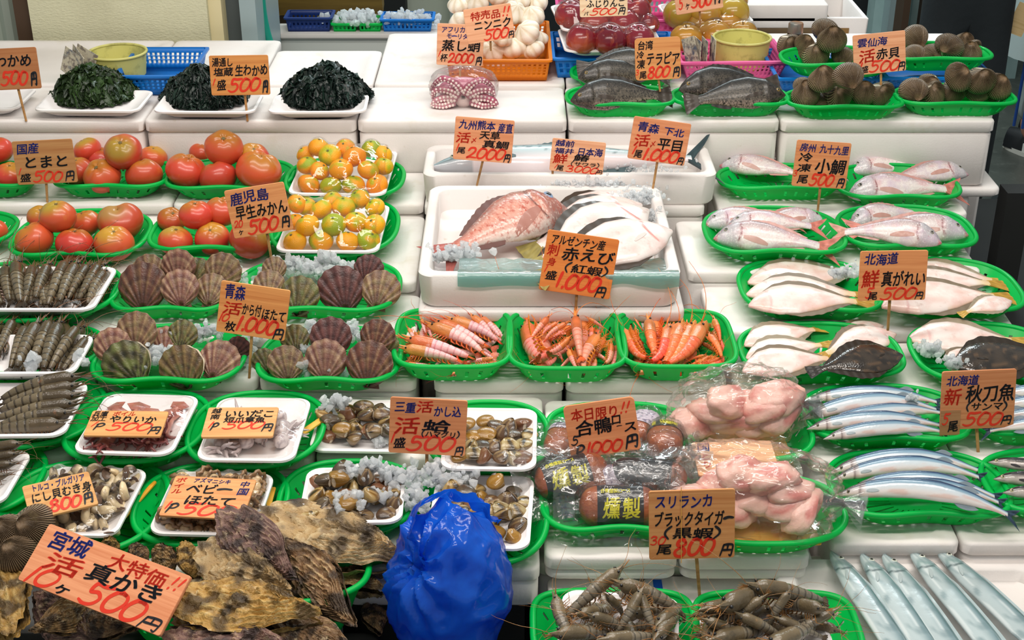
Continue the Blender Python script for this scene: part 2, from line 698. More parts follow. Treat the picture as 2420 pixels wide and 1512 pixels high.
def glyph(c):
    """Flat triangles of one character about one unit high, thickened like a brush would: (points, faces, advance)."""
    if c in _gl:
        return _gl[c]
    cu = bpy.data.curves.new('glyph', 'FONT')
    cu.body = c
    cu.size = 1.0
    cu.resolution_u = 3
    o = bpy.data.objects.new('glyph', cu)
    COL.objects.link(o)
    bpy.context.view_layer.update()
    me = o.to_mesh()
    V = np.array([(v.co.x, v.co.y) for v in me.vertices]) if len(me.vertices) else np.zeros((0, 2))
    Fc = [tuple(p.vertices) for p in me.polygons]
    if len(V):  # the brush's width: the thin outline drawn four times, a hair apart
        n, b = len(V), 0.016
        Fc = [tuple(i + n * k for i in f) for k in range(4) for f in Fc]
        V = np.vstack([V + q for q in ((-b, -b), (b, -b), (-b, b), (b, b))])
    o.to_mesh_clear()
    bpy.data.objects.remove(o)
    bpy.data.curves.remove(cu)
    wide = ord(c) > 0x2000
    adv = 0.98 if wide else ((V[:, 0].max() if len(V) else 0.3) + 0.06)
    _gl[c] = (V, Fc, adv)
    return _gl[c]


STROKES = {
    '0': [[(0.62, 0.92), (0.35, 0.98), (0.08, 0.62), (0.04, 0.22), (0.2, 0.03), (0.5, 0.12), (0.74, 0.5), (0.74, 0.82), (0.55, 0.95), (0.38, 0.92)]],
    '1': [[(0.42, 1.0), (0.3, 0.5), (0.2, 0.0)]],
    '2': [[(0.1, 0.72), (0.28, 0.95), (0.6, 0.95), (0.66, 0.68), (0.4, 0.34), (0.02, 0.05), (0.3, 0.1), (0.8, 0.04)]],
    '3': [[(0.08, 0.86), (0.3, 1.0), (0.62, 0.9), (0.55, 0.64), (0.28, 0.54), (0.6, 0.44), (0.62, 0.16), (0.34, 0.0), (0.0, 0.12)]],
    '5': [[(0.95, 1.0), (0.6, 0.96), (0.28, 0.98), (0.2, 0.6), (0.5, 0.62), (0.66, 0.38), (0.48, 0.08), (0.18, 0.0), (-0.06, 0.12)]],
    '8': [[(0.66, 0.8), (0.48, 1.0), (0.22, 0.9), (0.2, 0.68), (0.5, 0.5), (0.66, 0.24), (0.46, 0.0), (0.14, 0.06), (0.06, 0.3), (0.34, 0.52), (0.64, 0.7), (0.66, 0.84)]],
    ',': [[(0.14, 0.1), (0.1, -0.02)]],
    'P': [[(0.16, 0.9), (0.0, -0.05)], [(0.08, 0.86), (0.4, 1.0), (0.6, 0.78), (0.42, 0.5), (0.1, 0.44)]],
    '円': [[(0.18, 0.95), (0.1, 0.5), (0.0, 0.0)], [(0.18, 0.95), (0.6, 1.0), (0.86, 0.9), (0.86, 0.4), (0.8, 0.02), (0.66, 0.1)], [(0.5, 0.92), (0.48, 0.5)], [(0.16, 0.5), (0.84, 0.52)]],
    '!': [[(0.3, 1.0), (0.16, 0.4)], [(0.1, 0.12), (0.07, 0.02)]],
    '(': [[(0.34, 1.05), (0.12, 0.72), (0.08, 0.36), (0.26, -0.05)]],
    ')': [[(0.06, 1.05), (0.28, 0.72), (0.3, 0.36), (0.06, -0.05)]],
    'ー': [[(0.02, 0.5), (0.45, 0.56), (0.9, 0.5)]],
}


def catmull(p, k=7):
    p = np.asarray(p, dtype=float)
    if len(p) < 3:
        return np.array([p[0] + (p[-1] - p[0]) * i / k for i in range(k + 1)])
    q = np.vstack([2 * p[0] - p[1], p, 2 * p[-1] - p[-2]])
    out = []
    for i in range(1, len(q) - 2):
        a, b, c, d = q[i - 1:i + 3]
        for j in range(k):
            t = j / k
            out.append(0.5 * (2 * b + (c - a) * t + (2 * a - 5 * b + 4 * c - d) * t * t + (3 * b - a - 3 * c + d) * t ** 3))
    out.append(p[-1])
    return np.array(out)


def brush(pts, w, asp):
    """A ribbon with round ends along pts, drawn so that it is w wide after x has been stretched by asp."""
    c = catmull(pts)
    c[:, 0] *= asp
    n = len(c)
    t = np.gradient(c, axis=0)
    t /= np.linalg.norm(t, axis=1)[:, None] + 1e-9
    nrm = np.column_stack([-t[:, 1], t[:, 0]])
    s = np.linspace(0, 1, n)
    ww = w / 2 * (1.12 - 0.35 * s) * np.minimum(1, 0.75 + 3 * np.minimum(s, 1 - s))
    Vl, Vr = c + nrm * ww[:, None], c - nrm * ww[:, None]
    V = [*Vl, *Vr]
    Fc = [(i, n + i, n + i + 1, i + 1) for i in range(n - 1)]
    for e, sg in ((0, -1), (n - 1, 1)):
        b = len(V)
        for k in range(7):
            a = math.pi * k / 6
            V.append(c[e] + (nrm[e] * math.cos(a) + sg * t[e] * math.sin(a)) * ww[e])
        Fc.append(tuple(range(b, b + 7)) if sg < 0 else tuple(range(b + 6, b - 1, -1)))
    V = np.array(V)
    V[:, 0] /= asp
    return V, Fc


def lettering(text, x0, x1, y0, y1, W, H, r, vertical=False, thick=0.19):
    """The characters of a line fitted to a rectangle of the board (fractions from its top left corner): flat points and faces in metres, z 0."""
    n = len(text)
    bw, bh = (x1 - x0) * W, (y1 - y0) * H
    V, Fc, pen = [], [], 0.0
    lines = []
    cell = (bw / max(n, 1), bh) if not vertical else (bw, bh / n)
    asp = 1.0
    adv = []
    for c in text:
        adv.append({'1': 0.5, ',': 0.3, '!': 0.36, '0': 0.8, '(': 0.42, ')': 0.42, 'ー': 0.9, 'P': 0.75}.get(c, 0.86) if c in STROKES else glyph(c)[2])
    tot = sum(adv)
    sx = bw / tot if not vertical else bw
    sy = bh if not vertical else bh / n * 0.94
    off = 0
    for i, c in enumerate(text):
        ox, oy = (pen, 0) if not vertical else (0, -(i + 1) * (bh / n) + bh)
        a = r.uniform(-0.05, 0.05)
        dy = r.uniform(-0.05, 0.05)
        bits = []
        if c in STROKES:
            for st in STROKES[c]:
                bits.append(brush(st, thick, sx / sy))
        elif len(glyph(c)[0]):
            g, f, _ = glyph(c)
            g = g.copy()
            g[:, 1] = (g[:, 1] + 0.08) / 0.98
            bits.append((g, f))
        for v, f in bits:
            v = v.copy()
            v[:, 0] += 0.10 * v[:, 1]
            v = v - 0.45
            v = np.column_stack([v[:, 0] * math.cos(a) - v[:, 1] * math.sin(a) * sy / sx, v[:, 0] * math.sin(a) * sx / sy + v[:, 1] * math.cos(a)]) + 0.45
            v[:, 1] += dy + 0.05 * v[:, 0]
            if vertical:
                q = np.column_stack([v[:, 0] * sx, oy + v[:, 1] * sy])
            else:
                q = np.column_stack([(ox + v[:, 0]) * sx, oy + v[:, 1] * sy])
            q += np.array([(x0 - 0.5) * W, (0.5 - y1) * H])
            V.append(q)
            Fc += [tuple(k + off for k in ff) for ff in f]
            off += len(q)
        pen += adv[i]
    if not V:
        return np.zeros((0, 3)), []
    V = np.vstack(V)
    for k, lo, hi in ((0, (x0 - 0.5) * W, (x1 - 0.5) * W), (1, (0.5 - y1) * H - 0.02 * H, (0.5 - y0) * H + 0.02 * H)):
        a, b = V[:, k].min(), V[:, k].max()
        if b - a > hi - lo:
            V[:, k] = lo + (V[:, k] - a) * (hi - lo) / (b - a)
        else:
            V[:, k] += max(0, lo - a) - max(0, b - hi)
    return at_z(V, 0), Fc


WOODS = {}


def board_mat(hexc):
    if hexc not in WOODS:
        d = '%02x%02x%02x' % tuple(int(int(hexc[i:i + 2], 16) * k) for i, k in ((0, 0.88), (2, 0.76), (4, 0.66)))
        WOODS[hexc] = mat('board_' + hexc, hexc, 0.62, mix=[(d, 95, 0.42, 0.78, (0.04, 1, 1)), (d, 330, 0.5, 0.8, (0.02, 1, 1))], rnd=0.03)
    return WOODS[hexc]


COLNAME = {'r': 'red lettering', 'k': 'black lettering', 'b': 'blue lettering'}


def sign(label, M, W, H, lines, wood='e0a06c', stick=None, seed=0, th=0.004, corner=0.004, extra=None, patch=None):
    """A thin wooden price board, what is lettered on it in each ink, and the stick it stands on. M: the middle of its face, X along it, Z out of it."""
    r = random.Random(seed + 11)
    V, Fc = loft(stack_rr([(W - 0.0008, H - 0.0008, corner, -th), (W, H, corner, -th + 0.0006), (W, H, corner, -0.0006), (W - 0.0008, H - 0.0008, corner, 0)]))
    kit = [('board', mesh('board', V, Fc, board_mat(wood), None, 40))]
    for ink in 'kbr':
        bits = []
        for e in lines:
            if e[5] != ink:
                continue
            vert = len(e) > 6 and e[6] == 'v'
            th_ = e[6] if len(e) > 6 and not isinstance(e[6], str) else 0.19
            v, f = lettering(e[0], e[1], e[2], e[3], e[4], W, H, r, vert, th_)
            if len(v):
                v[:, 2] = {'k': 0.0007, 'b': 0.0006, 'r': 0.0004}[ink]
                if patch and e[0] in patch[4]:
                    v[:, 2] += 0.0012
                bits.append((v, f))
        if bits:
            kit.append(('lettering', weld('lettering', bits, INK[ink], 0), None, COLNAME[ink]))
    if patch:
        x0, x1, y0, y1 = patch[:4]
        v, f = box((x0 - 0.5) * W, (x1 - 0.5) * W, (0.5 - y1) * H, (0.5 - y0) * H, 0.0002, 0.001)
        kit.append(('price_patch', mesh('price_patch', v, f, board_mat('b08058'), None, 30), None, 'small darker board stuck over the price'))
    if extra:
        kit += extra
    if stick is not None:
        inv = M.inverted()
        a, b = inv @ Vector(stick[0]), inv @ Vector(stick[1])
        a.z = b.z = a.z
        zoff = -th - 0.003
        b2 = inv @ Vector(stick[1])
        sv, sf = tube([Vector((a.x + (a.x - b2.x) * 0.55, a.y + (a.y - b2.y) * 0.55, zoff)), Vector((a.x, a.y, zoff)), b2], [0.003, 0.003, 0.0026], 6)
        kit.append(('stick', mesh('stick', sv, sf, WOODSTICK, None, 60)))
    return spawn(kit, 'price_board', label, 'price board', M, 'wooden price boards')


def standing(label, quad, foot, z, lines, wood, lean=10, lift=0.0, **kw):
    """A board on a stick: quad = its four corners in the photo (top left first, clockwise), foot = where the stick goes into a surface at height z."""
    fp = P(foot[0], foot[1], z)
    q = [Vector(c) for c in quad]
    top, bot = (q[0] + q[1]) / 2, (q[3] + q[2]) / 2
    c2 = (q[0] + q[1] + q[2] + q[3]) / 4
    y = fp.y - lift
    c = PY(c2.x, c2.y, y)
    s = depth(c) / F_PX
    ex = ((q[1] - q[0]) + (q[2] - q[3])) / 2
    ey = ((q[0] - q[3]) + (q[1] - q[2])) / 2
    W = ex.length * s
    H = ey.length * s / math.cos(PITCH - R(lean))
    roll = math.atan2(-ex.y, ex.x)
    x = Vector((math.cos(roll), 0, math.sin(roll)))
    nrm = Vector((0, -math.cos(R(lean)), math.sin(R(lean))))
    M = frame(c, x, nrm)
    st = (c - M.col[1].to_3d() * H * 0.25, fp) if kw.pop('stick', True) else None
    if st:
        mid = (q[3] + q[2]) / 2
        top_s = kw.pop('stick_at', None)
        if top_s:
            st = (PY(top_s[0], top_s[1], y), fp)
        else:
            st = (PY(mid.x, mid.y, y), fp)
    return sign(label, M, W, H, lines, wood, stick=st, **kw)


def lying(label, quad, z, lines, tilt=0, **kw):
    """A board lying on the goods: its corners are met at height z, or z at the lower and z + tilt at the upper edge."""
    p = [P(*quad[0], z + tilt), P(*quad[1], z + tilt), P(*quad[2], z), P(*quad[3], z)]
    c = sum(p, Vector()) / 4
    x = (p[1] - p[0] + p[2] - p[3]) / 2
    y = (p[0] - p[3] + p[1] - p[2]) / 2
    W, H = x.length, y.length
    n = x.cross(y)
    return sign(label, frame(c, x, n), W, H, lines, **kw)
# ------------------------------------------------------------------ fish
def fishskin(name, rough=0.28, scale=0, strength=0.25, coat=0.25, rnd=0.06, noise_mix=()):
    return mat(name, rough=rough, vc=True, coat=coat, rnd=rnd, mix=list(noise_mix), bump=('voronoi', scale, strength, (0.75, 1, 1)) if scale else ('noise', 40, 0.08, None), spec=0.55)


EYE = mat('fish_eye', rough=0.08, vc=True, coat=0.6)


def eye_bits(c, r, nrm=1, iris='b98f4a', pupil='0a0a0c'):
    d = dome(14, 9)
    V = d.reshape(-1, 3) * np.array([r, r, r * 0.55]) + np.array(c)
    Fc = loft(d)[1]
    rad = np.linalg.norm(d.reshape(-1, 3)[:, :2], axis=1)
    C = np.where((rad < 0.62)[:, None], L3(pupil), L3(iris))
    return V, Fc, C


def fish_kit(L, prof, thick, paint, skin, bend=0.0, sag=0.0, tail=('fork', 0.16, 0.2), dorsal=None, anal=None, pect=None, eye=None, fin_col='8a6a60', tail_col=None, eye_iris='b98f4a', mouth=True, nt=64, ns=36, flat=1.0, fringe=None, bumps=0.0, gill=0.25, seed=0):
    """A whole fish lying on its side: head at x = 0, back towards +y, the side one sees towards +z.
    prof: (t, back, belly) half-heights over the length of the body; thick: half-thickness over the body (t, z); paint(t, s, side) gives its colour,
    s running from -1 at the belly to 1 at the back."""
    pr = np.array(prof)
    tk = np.array(thick)
    ts = 1 - np.cos(np.linspace(0, math.pi / 2, nt) * 1.0)
    ts = 0.5 * ts + 0.5 * np.linspace(0, 1, nt)

    def prof_at(t):
        return np.interp(t, pr[:, 0], pr[:, 1]) * L, np.interp(t, pr[:, 0], pr[:, 2]) * L, np.interp(t, tk[:, 0], tk[:, 1]) * L

    def warp(V):
        V = np.array(V, dtype=float)
        x = V[:, 0] / L
        V[:, 1] += bend * L * (0.25 - (x - 0.5) ** 2)
        V[:, 2] -= sag * L * (np.abs(x - 0.5) * 2) ** 2
        return V

    rings, cols = [], []
    up0, lo0 = None, None
    for t in ts:
        u, l, w = prof_at(t)
        mid = (u - l) / 2
        hh = max((u + l) / 2, 1e-4)
        w = max(w, 1e-4)
        ring, cc = [], []
        for j in range(ns):
            a = 2 * math.pi * j / ns
            ca, sa = math.cos(a), math.sin(a)
            y = mid + hh * np.sign(sa) * abs(sa) ** 0.92
            z = w * np.sign(ca) * abs(ca) ** flat
            ring.append((t * L, y, z))
            cc.append(paint(t, sa, 1 if ca >= 0 else -1))
        rings.append(ring)
        cols.append(cc)
    rings = np.array(rings)
    cols = np.array(cols)
    V, Fc = loft(rings)
    C = cols.reshape(-1, 3)
    # the gill cover stands a little proud of the body behind it
    if gill:
        x = V[:, 0] / L
        arc = gill - 0.045 * (np.abs(V[:, 1]) / (0.2 * L)) ** 2
        d = arc - x
        V[:, 2] *= 1 + 0.09 * sm(-0.004, 0.004, d) * sm(0.14, 0.02, d)
    if bumps:
        V[:, 2] += bumps * nzv(V, 28, seed) * np.sign(V[:, 2])
    m = mat(skin, vc=True) if isinstance(skin, str) else skin
    kit = [('body', mesh('fish_body', warp(V), Fc, m, C, 70))]
    fm = mat('fish_fin', rough=0.4, vc=True, transl=0.25, bump=('wave', 24, 0.15, (0.15, 1, 1)), coat=0.2)
    fc, tc = L3(fin_col), L3(tail_col or fin_col)

    def fin(name, outl, col, z=0.0, bow=0.0, edge=None):
        v, f = sheet(outl, 0.005, bow)
        v[:, 2] += z
        c = np.tile(col, (len(v), 1))
        c *= (0.85 + 0.3 * np.random.RandomState(3).rand(len(v)))[:, None]
        kit.append((name, mesh(name, warp(v), f, fm, c, 40)))

    ue, le, we = prof_at(1.0)
    if tail:
        kind, ln, sp = tail
        ln, sp = ln * L, sp * L
        x0 = L * 0.985
        n = 9
        up = [(x0, ue)] + [(x0 + ln * k, ue + (sp - ue) * k ** 0.8 + 0.04 * ln * math.sin(9 * k)) for k in np.linspace(0.15, 1, n)]
        dn = [(x0, -le)] + [(x0 + ln * k, -le - (sp - le) * k ** 0.8 - 0.04 * ln * math.sin(9 * k)) for k in np.linspace(0.15, 1, n)]
        notch = {'fork': 0.42, 'deep': 0.22, 'fan': 1.06, 'round': 1.15}[kind]
        midp = []
        for k in np.linspace(-1, 1, 13)[1:-1]:
            xx = x0 + ln * (1 - (1 - notch) * (1 - abs(k)) ** (1.2 if kind in ('fork', 'deep') else 0.7)) if notch < 1 else x0 + ln * (1 + (notch - 1) * (1 - k * k))
            midp.append((xx, -k * sp))
        o = up + midp + dn[::-1]
        # a strip mesh from root to rim keeps a notched tail free of overlaps
        rim = np.array([up[-1]] + midp + [dn[-1]])
        root = np.column_stack([np.full(len(rim), x0), np.linspace(ue * 0.9, -le * 0.9, len(rim))])
        vs = []
        K = 6
        for k in range(K + 1):
            row = root + (rim - root) * (k / K)
            vs.append(row)
        g = np.array(vs)
        top = np.concatenate([g, np.full(g.shape[:2] + (1,), 0.0)], axis=2)
        w0 = we * 0.8
        for k in range(K + 1):
            top[k, :, 2] = w0 * (1 - k / K) ** 2 + 0.0005 + 0.004 * L * np.sin(np.arange(len(rim)) * 1.7) * k / K
        bot = top.copy()
        bot[:, :, 2] -= 2 * (w0 * (1 - np.arange(K + 1) / K) ** 2)[:, None] + 0.001
        nn = len(rim)
        Vt = np.vstack([top.reshape(-1, 3), bot.reshape(-1, 3)])
        Ft = []
        o2 = (K + 1) * nn
        for k in range(K):
            for j in range(nn - 1):
                a = k * nn + j
                Ft += [(a, a + nn, a + nn + 1, a + 1), (o2 + a, o2 + a + 1, o2 + a + nn + 1, o2 + a + nn)]
            a = k * nn
            Ft += [(a, o2 + a, o2 + a + nn, a + nn), (a + nn - 1, a + 2 * nn - 1, o2 + a + 2 * nn - 1, o2 + a + nn - 1)]
        a = K * nn
        Ft += [(a + j, o2 + a + j, o2 + a + j + 1, a + j + 1) for j in range(nn - 1)]
        ct = np.tile(tc, (len(Vt), 1)) * (0.8 + 0.4 * np.random.RandomState(5).rand(len(Vt)))[:, None]
        kit.append(('tail_fin', mesh('tail_fin', warp(Vt), Ft, fm, ct, 50)))
    if dorsal:
        t0, t1, hgt = dorsal[:3]
        k = np.linspace(0, 1, 22)
        ys = np.array([prof_at(t0 + (t1 - t0) * q)[0] for q in k])
        spk = 1 + (0.10 * np.sign(np.sin(k * 60)) if len(dorsal) > 3 else 0)
        rise = hgt * L * np.sin(math.pi * np.clip(k, 0.03, 0.97)) ** 0.5 * spk
        o = np.vstack([np.column_stack([(t0 + (t1 - t0) * k) * L, ys * 0.93]), np.column_stack([(t0 + (t1 - t0) * k + 0.03) * L, ys + rise])[::-1]])
        bits_v, bits_f = strip(o, 22)
        kit.append(('dorsal_fin', mesh('dorsal_fin', warp(bits_v), bits_f, fm, np.tile(fc, (len(bits_v), 1)), 40)))
    if anal:
        t0, t1, hgt = anal
        k = np.linspace(0, 1, 14)
        ys = np.array([prof_at(t0 + (t1 - t0) * q)[1] for q in k])
        rise = hgt * L * np.sin(math.pi * np.clip(k * 0.8 + 0.15, 0, 1)) ** 0.6
        o = np.vstack([np.column_stack([(t0 + (t1 - t0) * k) * L, -ys * 0.93]), np.column_stack([(t0 + (t1 - t0) * k + 0.03) * L, -ys - rise])[::-1]])
        bits_v, bits_f = strip(o, 14)
        kit.append(('anal_fin', mesh('anal_fin', warp(bits_v), bits_f, fm, np.tile(fc, (len(bits_v), 1)), 40)))
    if pect:
        t0, y0, ln, ang = pect[:4]
        w = prof_at(t0)[2]
        n = 9
        k = np.linspace(0, 1, n)
        wd = 0.14 * ln * L * np.sin(math.pi * (0.12 + 0.8 * k)) ** 0.8
        o = np.vstack([np.column_stack([k * ln * L, wd]), np.column_stack([k * ln * L, -wd * 0.7])[::-1]])
        a = R(ang)
        o = np.column_stack([o[:, 0] * math.cos(a) - o[:, 1] * math.sin(a), o[:, 0] * math.sin(a) + o[:, 1] * math.cos(a)])
        v, f = strip(o, n)
        v[:, 0] += t0 * L
        v[:, 1] += y0 * L
        tt = np.clip(v[:, 0] / L, 0, 1)
        hh = np.interp(tt, pr[:, 0], (pr[:, 1] + pr[:, 2]) / 2) * L
        yy = np.clip(np.abs(v[:, 1] - np.interp(tt, pr[:, 0], (pr[:, 1] - pr[:, 2]) / 2) * L) / np.maximum(hh, 1e-5), 0, 0.98)
        v[:, 2] += np.interp(tt, tk[:, 0], tk[:, 1]) * L * (1 - yy ** 2) ** (0.5 * flat) + 0.0012
        kit.append(('pectoral_fin', mesh('pectoral_fin', warp(v), f, fm, np.tile(L3(pect[4]) if len(pect) > 4 else fc, (len(v), 1)), 40)))
    if fringe:
        # flatfish: one long soft fin along the back and one along the belly
        for nm, side in (('dorsal_fin', 0), ('anal_fin', 1)):
            t0, t1 = (0.10, 0.93) if side == 0 else (0.28, 0.93)
            k = np.linspace(0, 1, 30)
            ys = np.array([prof_at(t0 + (t1 - t0) * q)[side] for q in k])
            rise = fringe[0] * L * np.sin(math.pi * np.clip(k, 0.02, 0.98)) ** 0.7 * (1 + 0.08 * np.sin(k * 40))
            sg = 1 if side == 0 else -1
            o = np.vstack([np.column_stack([(t0 + (t1 - t0) * k) * L, sg * ys * 0.94]), np.column_stack([(t0 + (t1 - t0) * k + 0.02) * L, sg * (ys + rise)])[::-1]])
            v, f = strip(o, 30)
            kit.append((nm, mesh(nm, warp(v), f, fm, np.tile(L3(fringe[1]), (len(v), 1)), 40)))
    if eye:
        t0, y0, r = eye
        sub = []
        for sd in ((1, -1) if not fringe else (1,)):
            w = np.interp(t0, tk[:, 0], tk[:, 1]) * L
            hh = np.interp(t0, pr[:, 0], (pr[:, 1] + pr[:, 2]) / 2)
            mid = np.interp(t0, pr[:, 0], (pr[:, 1] - pr[:, 2]) / 2)
            yy = min(0.95, abs((y0 - mid) / hh))
            zz = w * (1 - yy ** 2) ** (0.5 * flat)
            v, f, c = eye_bits((t0 * L, y0 * L, sd * (zz - r * L * 0.12)), r * L, iris=eye_iris)
            kit.append(('eye', mesh('fish_eye', warp(v), f, EYE, c, 180)))
    return kit


def strip(o, n, th=0.004):
    """A thin plate between two edges of n points each, the second running backwards."""
    o = np.asarray(o, dtype=float)
    a, b = o[:n], o[n:][::-1]
    top = np.vstack([at_z(a, th / 2), at_z((a + b) / 2, th / 2), at_z(b, th / 2)])
    bot = top.copy()
    bot[:, 2] -= th
    V = np.vstack([top, bot])
    Fc = []
    s = 3 * n
    for k in range(2):
        for i in range(n - 1):
            p = k * n + i
            Fc += [(p, p + 1, p + n + 1, p + n), (s + p + 1, s + p, s + p + n, s + p + n + 1)]
    for i in range(n - 1):
        Fc += [(i + 1, i, s + i, s + i + 1), (2 * n + i, 2 * n + i + 1, s + 2 * n + i + 1, s + 2 * n + i)]
    for e in (0, n - 1):
        for k in range(2):
            p = k * n + e
            Fc.append((p, p + n, s + p + n, s + p))
    return V, Fc


# ------------------------------------------------------------------ prawns
def prawn_kit(L, rad, curl, cb, band, head, tailc, skin, legs='c06a30', ant=1.0, seed=0, leglen=0.16, side=0.0):
    """A whole prawn, head at x = 0, back up, arched by curl radians: carapace, abdomen in rings, tail fan, legs, two feelers and eyes."""
    r = random.Random(seed)
    N = 60
    s = np.linspace(0, 1, N)
    ang = curl * (0.30 + 0.70 * np.clip((s - 0.3) / 0.7, 0, 1)) * (s - 0.42)
    dx, dz = np.cos(ang), -np.sin(ang)
    x = np.concatenate([[0], np.cumsum(dx[:-1])]) / N * L
    z = np.concatenate([[0], np.cumsum(dz[:-1])]) / N * L
    x0, z0 = x[0], z[0]
    chord = math.hypot(x[-1] - x0, z[-1] - z0)

    def at(t):
        return np.array([np.interp(t, s, x), 0, np.interp(t, s, z)]), np.array([np.interp(t, s, np.cos(ang)), 0, np.interp(t, s, -np.sin(ang))])

    def section(t0, t1, n, prof, colf, name, nsid=14, seg=0):
        rings, C = [], []
        for t in np.linspace(t0, t1, n):
            c, d = at(t)
            up = np.array([-d[2], 0, d[0]])
            lat = np.array([0, 1, 0])
            rr = prof(t)
            for_ring = []
            for j in range(nsid):
                a = 2 * math.pi * j / nsid
                h = math.sin(a)
                k = 1.0 if h > 0 else 0.9
                for_ring.append(c + lat * math.cos(a) * rr * 0.80 + up * h * rr * k)
                C.append(colf(t, h))
            rings.append(for_ring)
        V, Fc = loft(np.array(rings))
        return mesh(name, V, Fc, skin, np.array(C), 50)

    pc = lambda t: rad * (0.10 + 0.90 * sm(0.0, 0.20, t)) * (1 + 0.03 * sm(0.3, 0.4, t))
    hb = lambda t, h: L3(head) * (0.85 + 0.3 * (h < -0.3)) * (0.9 + 0.25 * nz((t * 9, h, seed)))
    nseg = 6

    def pa(t):
        u = (t - 0.38) / 0.54
        saw = (u * nseg) % 1
        return rad * (0.98 - 0.62 * u ** 1.25) * (1.03 - 0.07 * saw)

    def ab(t, h):
        u = (t - 0.38) / 0.54
        saw = (u * nseg) % 1
        k = sm(0.62, 0.9, saw) * (h > -0.55)
        return lerp(lerp(L3(cb), L3(band), k), L3(tailc), 0.6 * sm(0.8, 1.0, u))

    kit = [('carapace', section(0.02, 0.41, 16, pc, hb, 'carapace'), None), ('abdomen', section(0.385, 0.92, 49, pa, ab, 'abdomen'), None)]
    c, d = at(0.915)
    up = np.array([-d[2], 0, d[0]])
    bits = []
    for k in (-2, -1, 0, 1, 2):
        a = 0.27 * k
        ln = L * (0.115 if k else 0.10)
        dirv = d * math.cos(a) + np.array([0, 1, 0]) * math.sin(a) + up * 0.05
        lat = np.cross(up, dirv)
        q = []
        for u, w in ((0, 0.25), (0.35, 0.85), (0.7, 1.0), (0.95, 0.6), (1.05, 0.0)):
            q.append((u, w))
        pts_l = [c + dirv * ln * u + lat * ln * 0.17 * w for u, w in q]
        pts_r = [c + dirv * ln * u - lat * ln * 0.17 * w for u, w in q[::-1]]
        o = np.array(pts_l + pts_r) + up * (0.005 * L * (2 - abs(k)))
        top, bot = o + up * 0.004 * L, o - up * 0.004 * L
        n = len(o)
        V = np.vstack([top, bot])
        Fc = [(i, i + 1, n - 2 - i, n - 1 - i) for i in range(n // 2 - 1)] + [(n + i + 1, n + i, 2 * n - 1 - i, 2 * n - 2 - i) for i in range(n // 2 - 1)] + [(i, n + i, n + (i + 1) % n, (i + 1) % n) for i in range(n)]
        bits.append((V, Fc, lerp(L3(tailc), L3(tailc) * 0.4, np.tile([0.0, 0.1, 0.4, 0.8, 1.0, 1.0, 0.8, 0.4, 0.1, 0.0], 2))))
    kit.append(('tail_fan', weld('tail_fan', bits, skin, 40), None))
    # legs under head and abdomen
    bits = []
    for i in range(5):
        for sd in (-1, 1):
            t = 0.2 + 0.045 * i
            c, d = at(t)
            up = np.array([-d[2], 0, d[0]])
            p0 = c - up * rad * 0.75 + np.array([0, sd * rad * 0.35, 0])
            k6 = L / 0.16
            ln = L * leglen * r.uniform(0.8, 1.2)
            e = -d * ln * r.uniform(0.2, 0.8)
            p1 = p0 - up * ln * 0.4 + e * 0.3 + np.array([0, sd * ln * 0.3, 0])
            p2 = p0 - up * ln * 0.45 + e + np.array([0, sd * ln * 0.25, 0])
            bits.append((*tube([p0, p1, p2], [0.0013 * k6, 0.001 * k6, 0.0004 * k6], 4), L3(legs)))
            t = 0.44 + 0.085 * i
            c, d = at(t)
            up = np.array([-d[2], 0, d[0]])
            p0 = c - up * pa(t) * 0.75 + np.array([0, sd * rad * 0.3, 0])
            bits.append((*tube([p0, p0 - up * rad * 0.45 + d * rad * 0.25, p0 - up * rad * 0.55 + d * rad * 0.8], [0.0018 * k6, 0.002 * k6, 0.0005 * k6], 4), L3(legs)))
    kit.append(('leg_fringe', weld('leg_fringe', bits, skin, 60), None))
    for sd in (-1, 1):
        c, d = at(0.03)
        ln = L * 0.75 * ant
        p = [c + np.array([0, sd * 0.002 * L / 0.16, 0])]
        v = -d + np.array([0, sd * 0.35, 0.35])
        for k in range(9):
            v = v / np.linalg.norm(v) + np.array([r.uniform(-0.2, 0.2), sd * 0.1 + r.uniform(-0.15, 0.15), -0.12 + r.uniform(-0.1, 0.1)])
            p.append(p[-1] + v / np.linalg.norm(v) * ln / 9)
        kit.append(('antenna', weld('antenna', [(*tube(p, list(np.linspace(0.0008, 0.0003, 10) * L / 0.16), 4), L3(legs))], skin, 180), None))
        p0 = c + d * 0.07 * L + np.array([0, sd * rad * 0.45, rad * 0.35])
        v, f, cc = eye_bits((0, 0, 0), rad * 0.17, iris='100c0c')
        kit.append(('eye', mesh('prawn_eye', v * np.array([1, 1, 1.8]) + p0, f, EYE, cc, 180), None))
    # rostrum and the small feelers beside it
    c, d = at(0.05)
    up = np.array([-d[2], 0, d[0]])
    bits = [(*tube([c + up * rad * 0.3 + d * 0.1 * L, c + up * rad * 0.35, c - d * 0.09 * L + up * rad * 0.55], [rad * 0.3, rad * 0.2, 0.0005 * L / 0.16], 5), L3(head))]
    for k in range(4):
        o = np.array([0, r.uniform(-0.35, 0.35), r.uniform(-0.1, 0.3)])
        bits.append((*tube([c, c - d * 0.06 * L + o * 0.03 * L, c - d * 0.15 * L + o * 0.16 * L], [0.0016 * L / 0.16, 0.001 * L / 0.16, 0.0004 * L / 0.16], 4), L3(legs)))
    kit.append(('rostrum', weld('rostrum', bits, skin, 60), None))
    return kit, chord


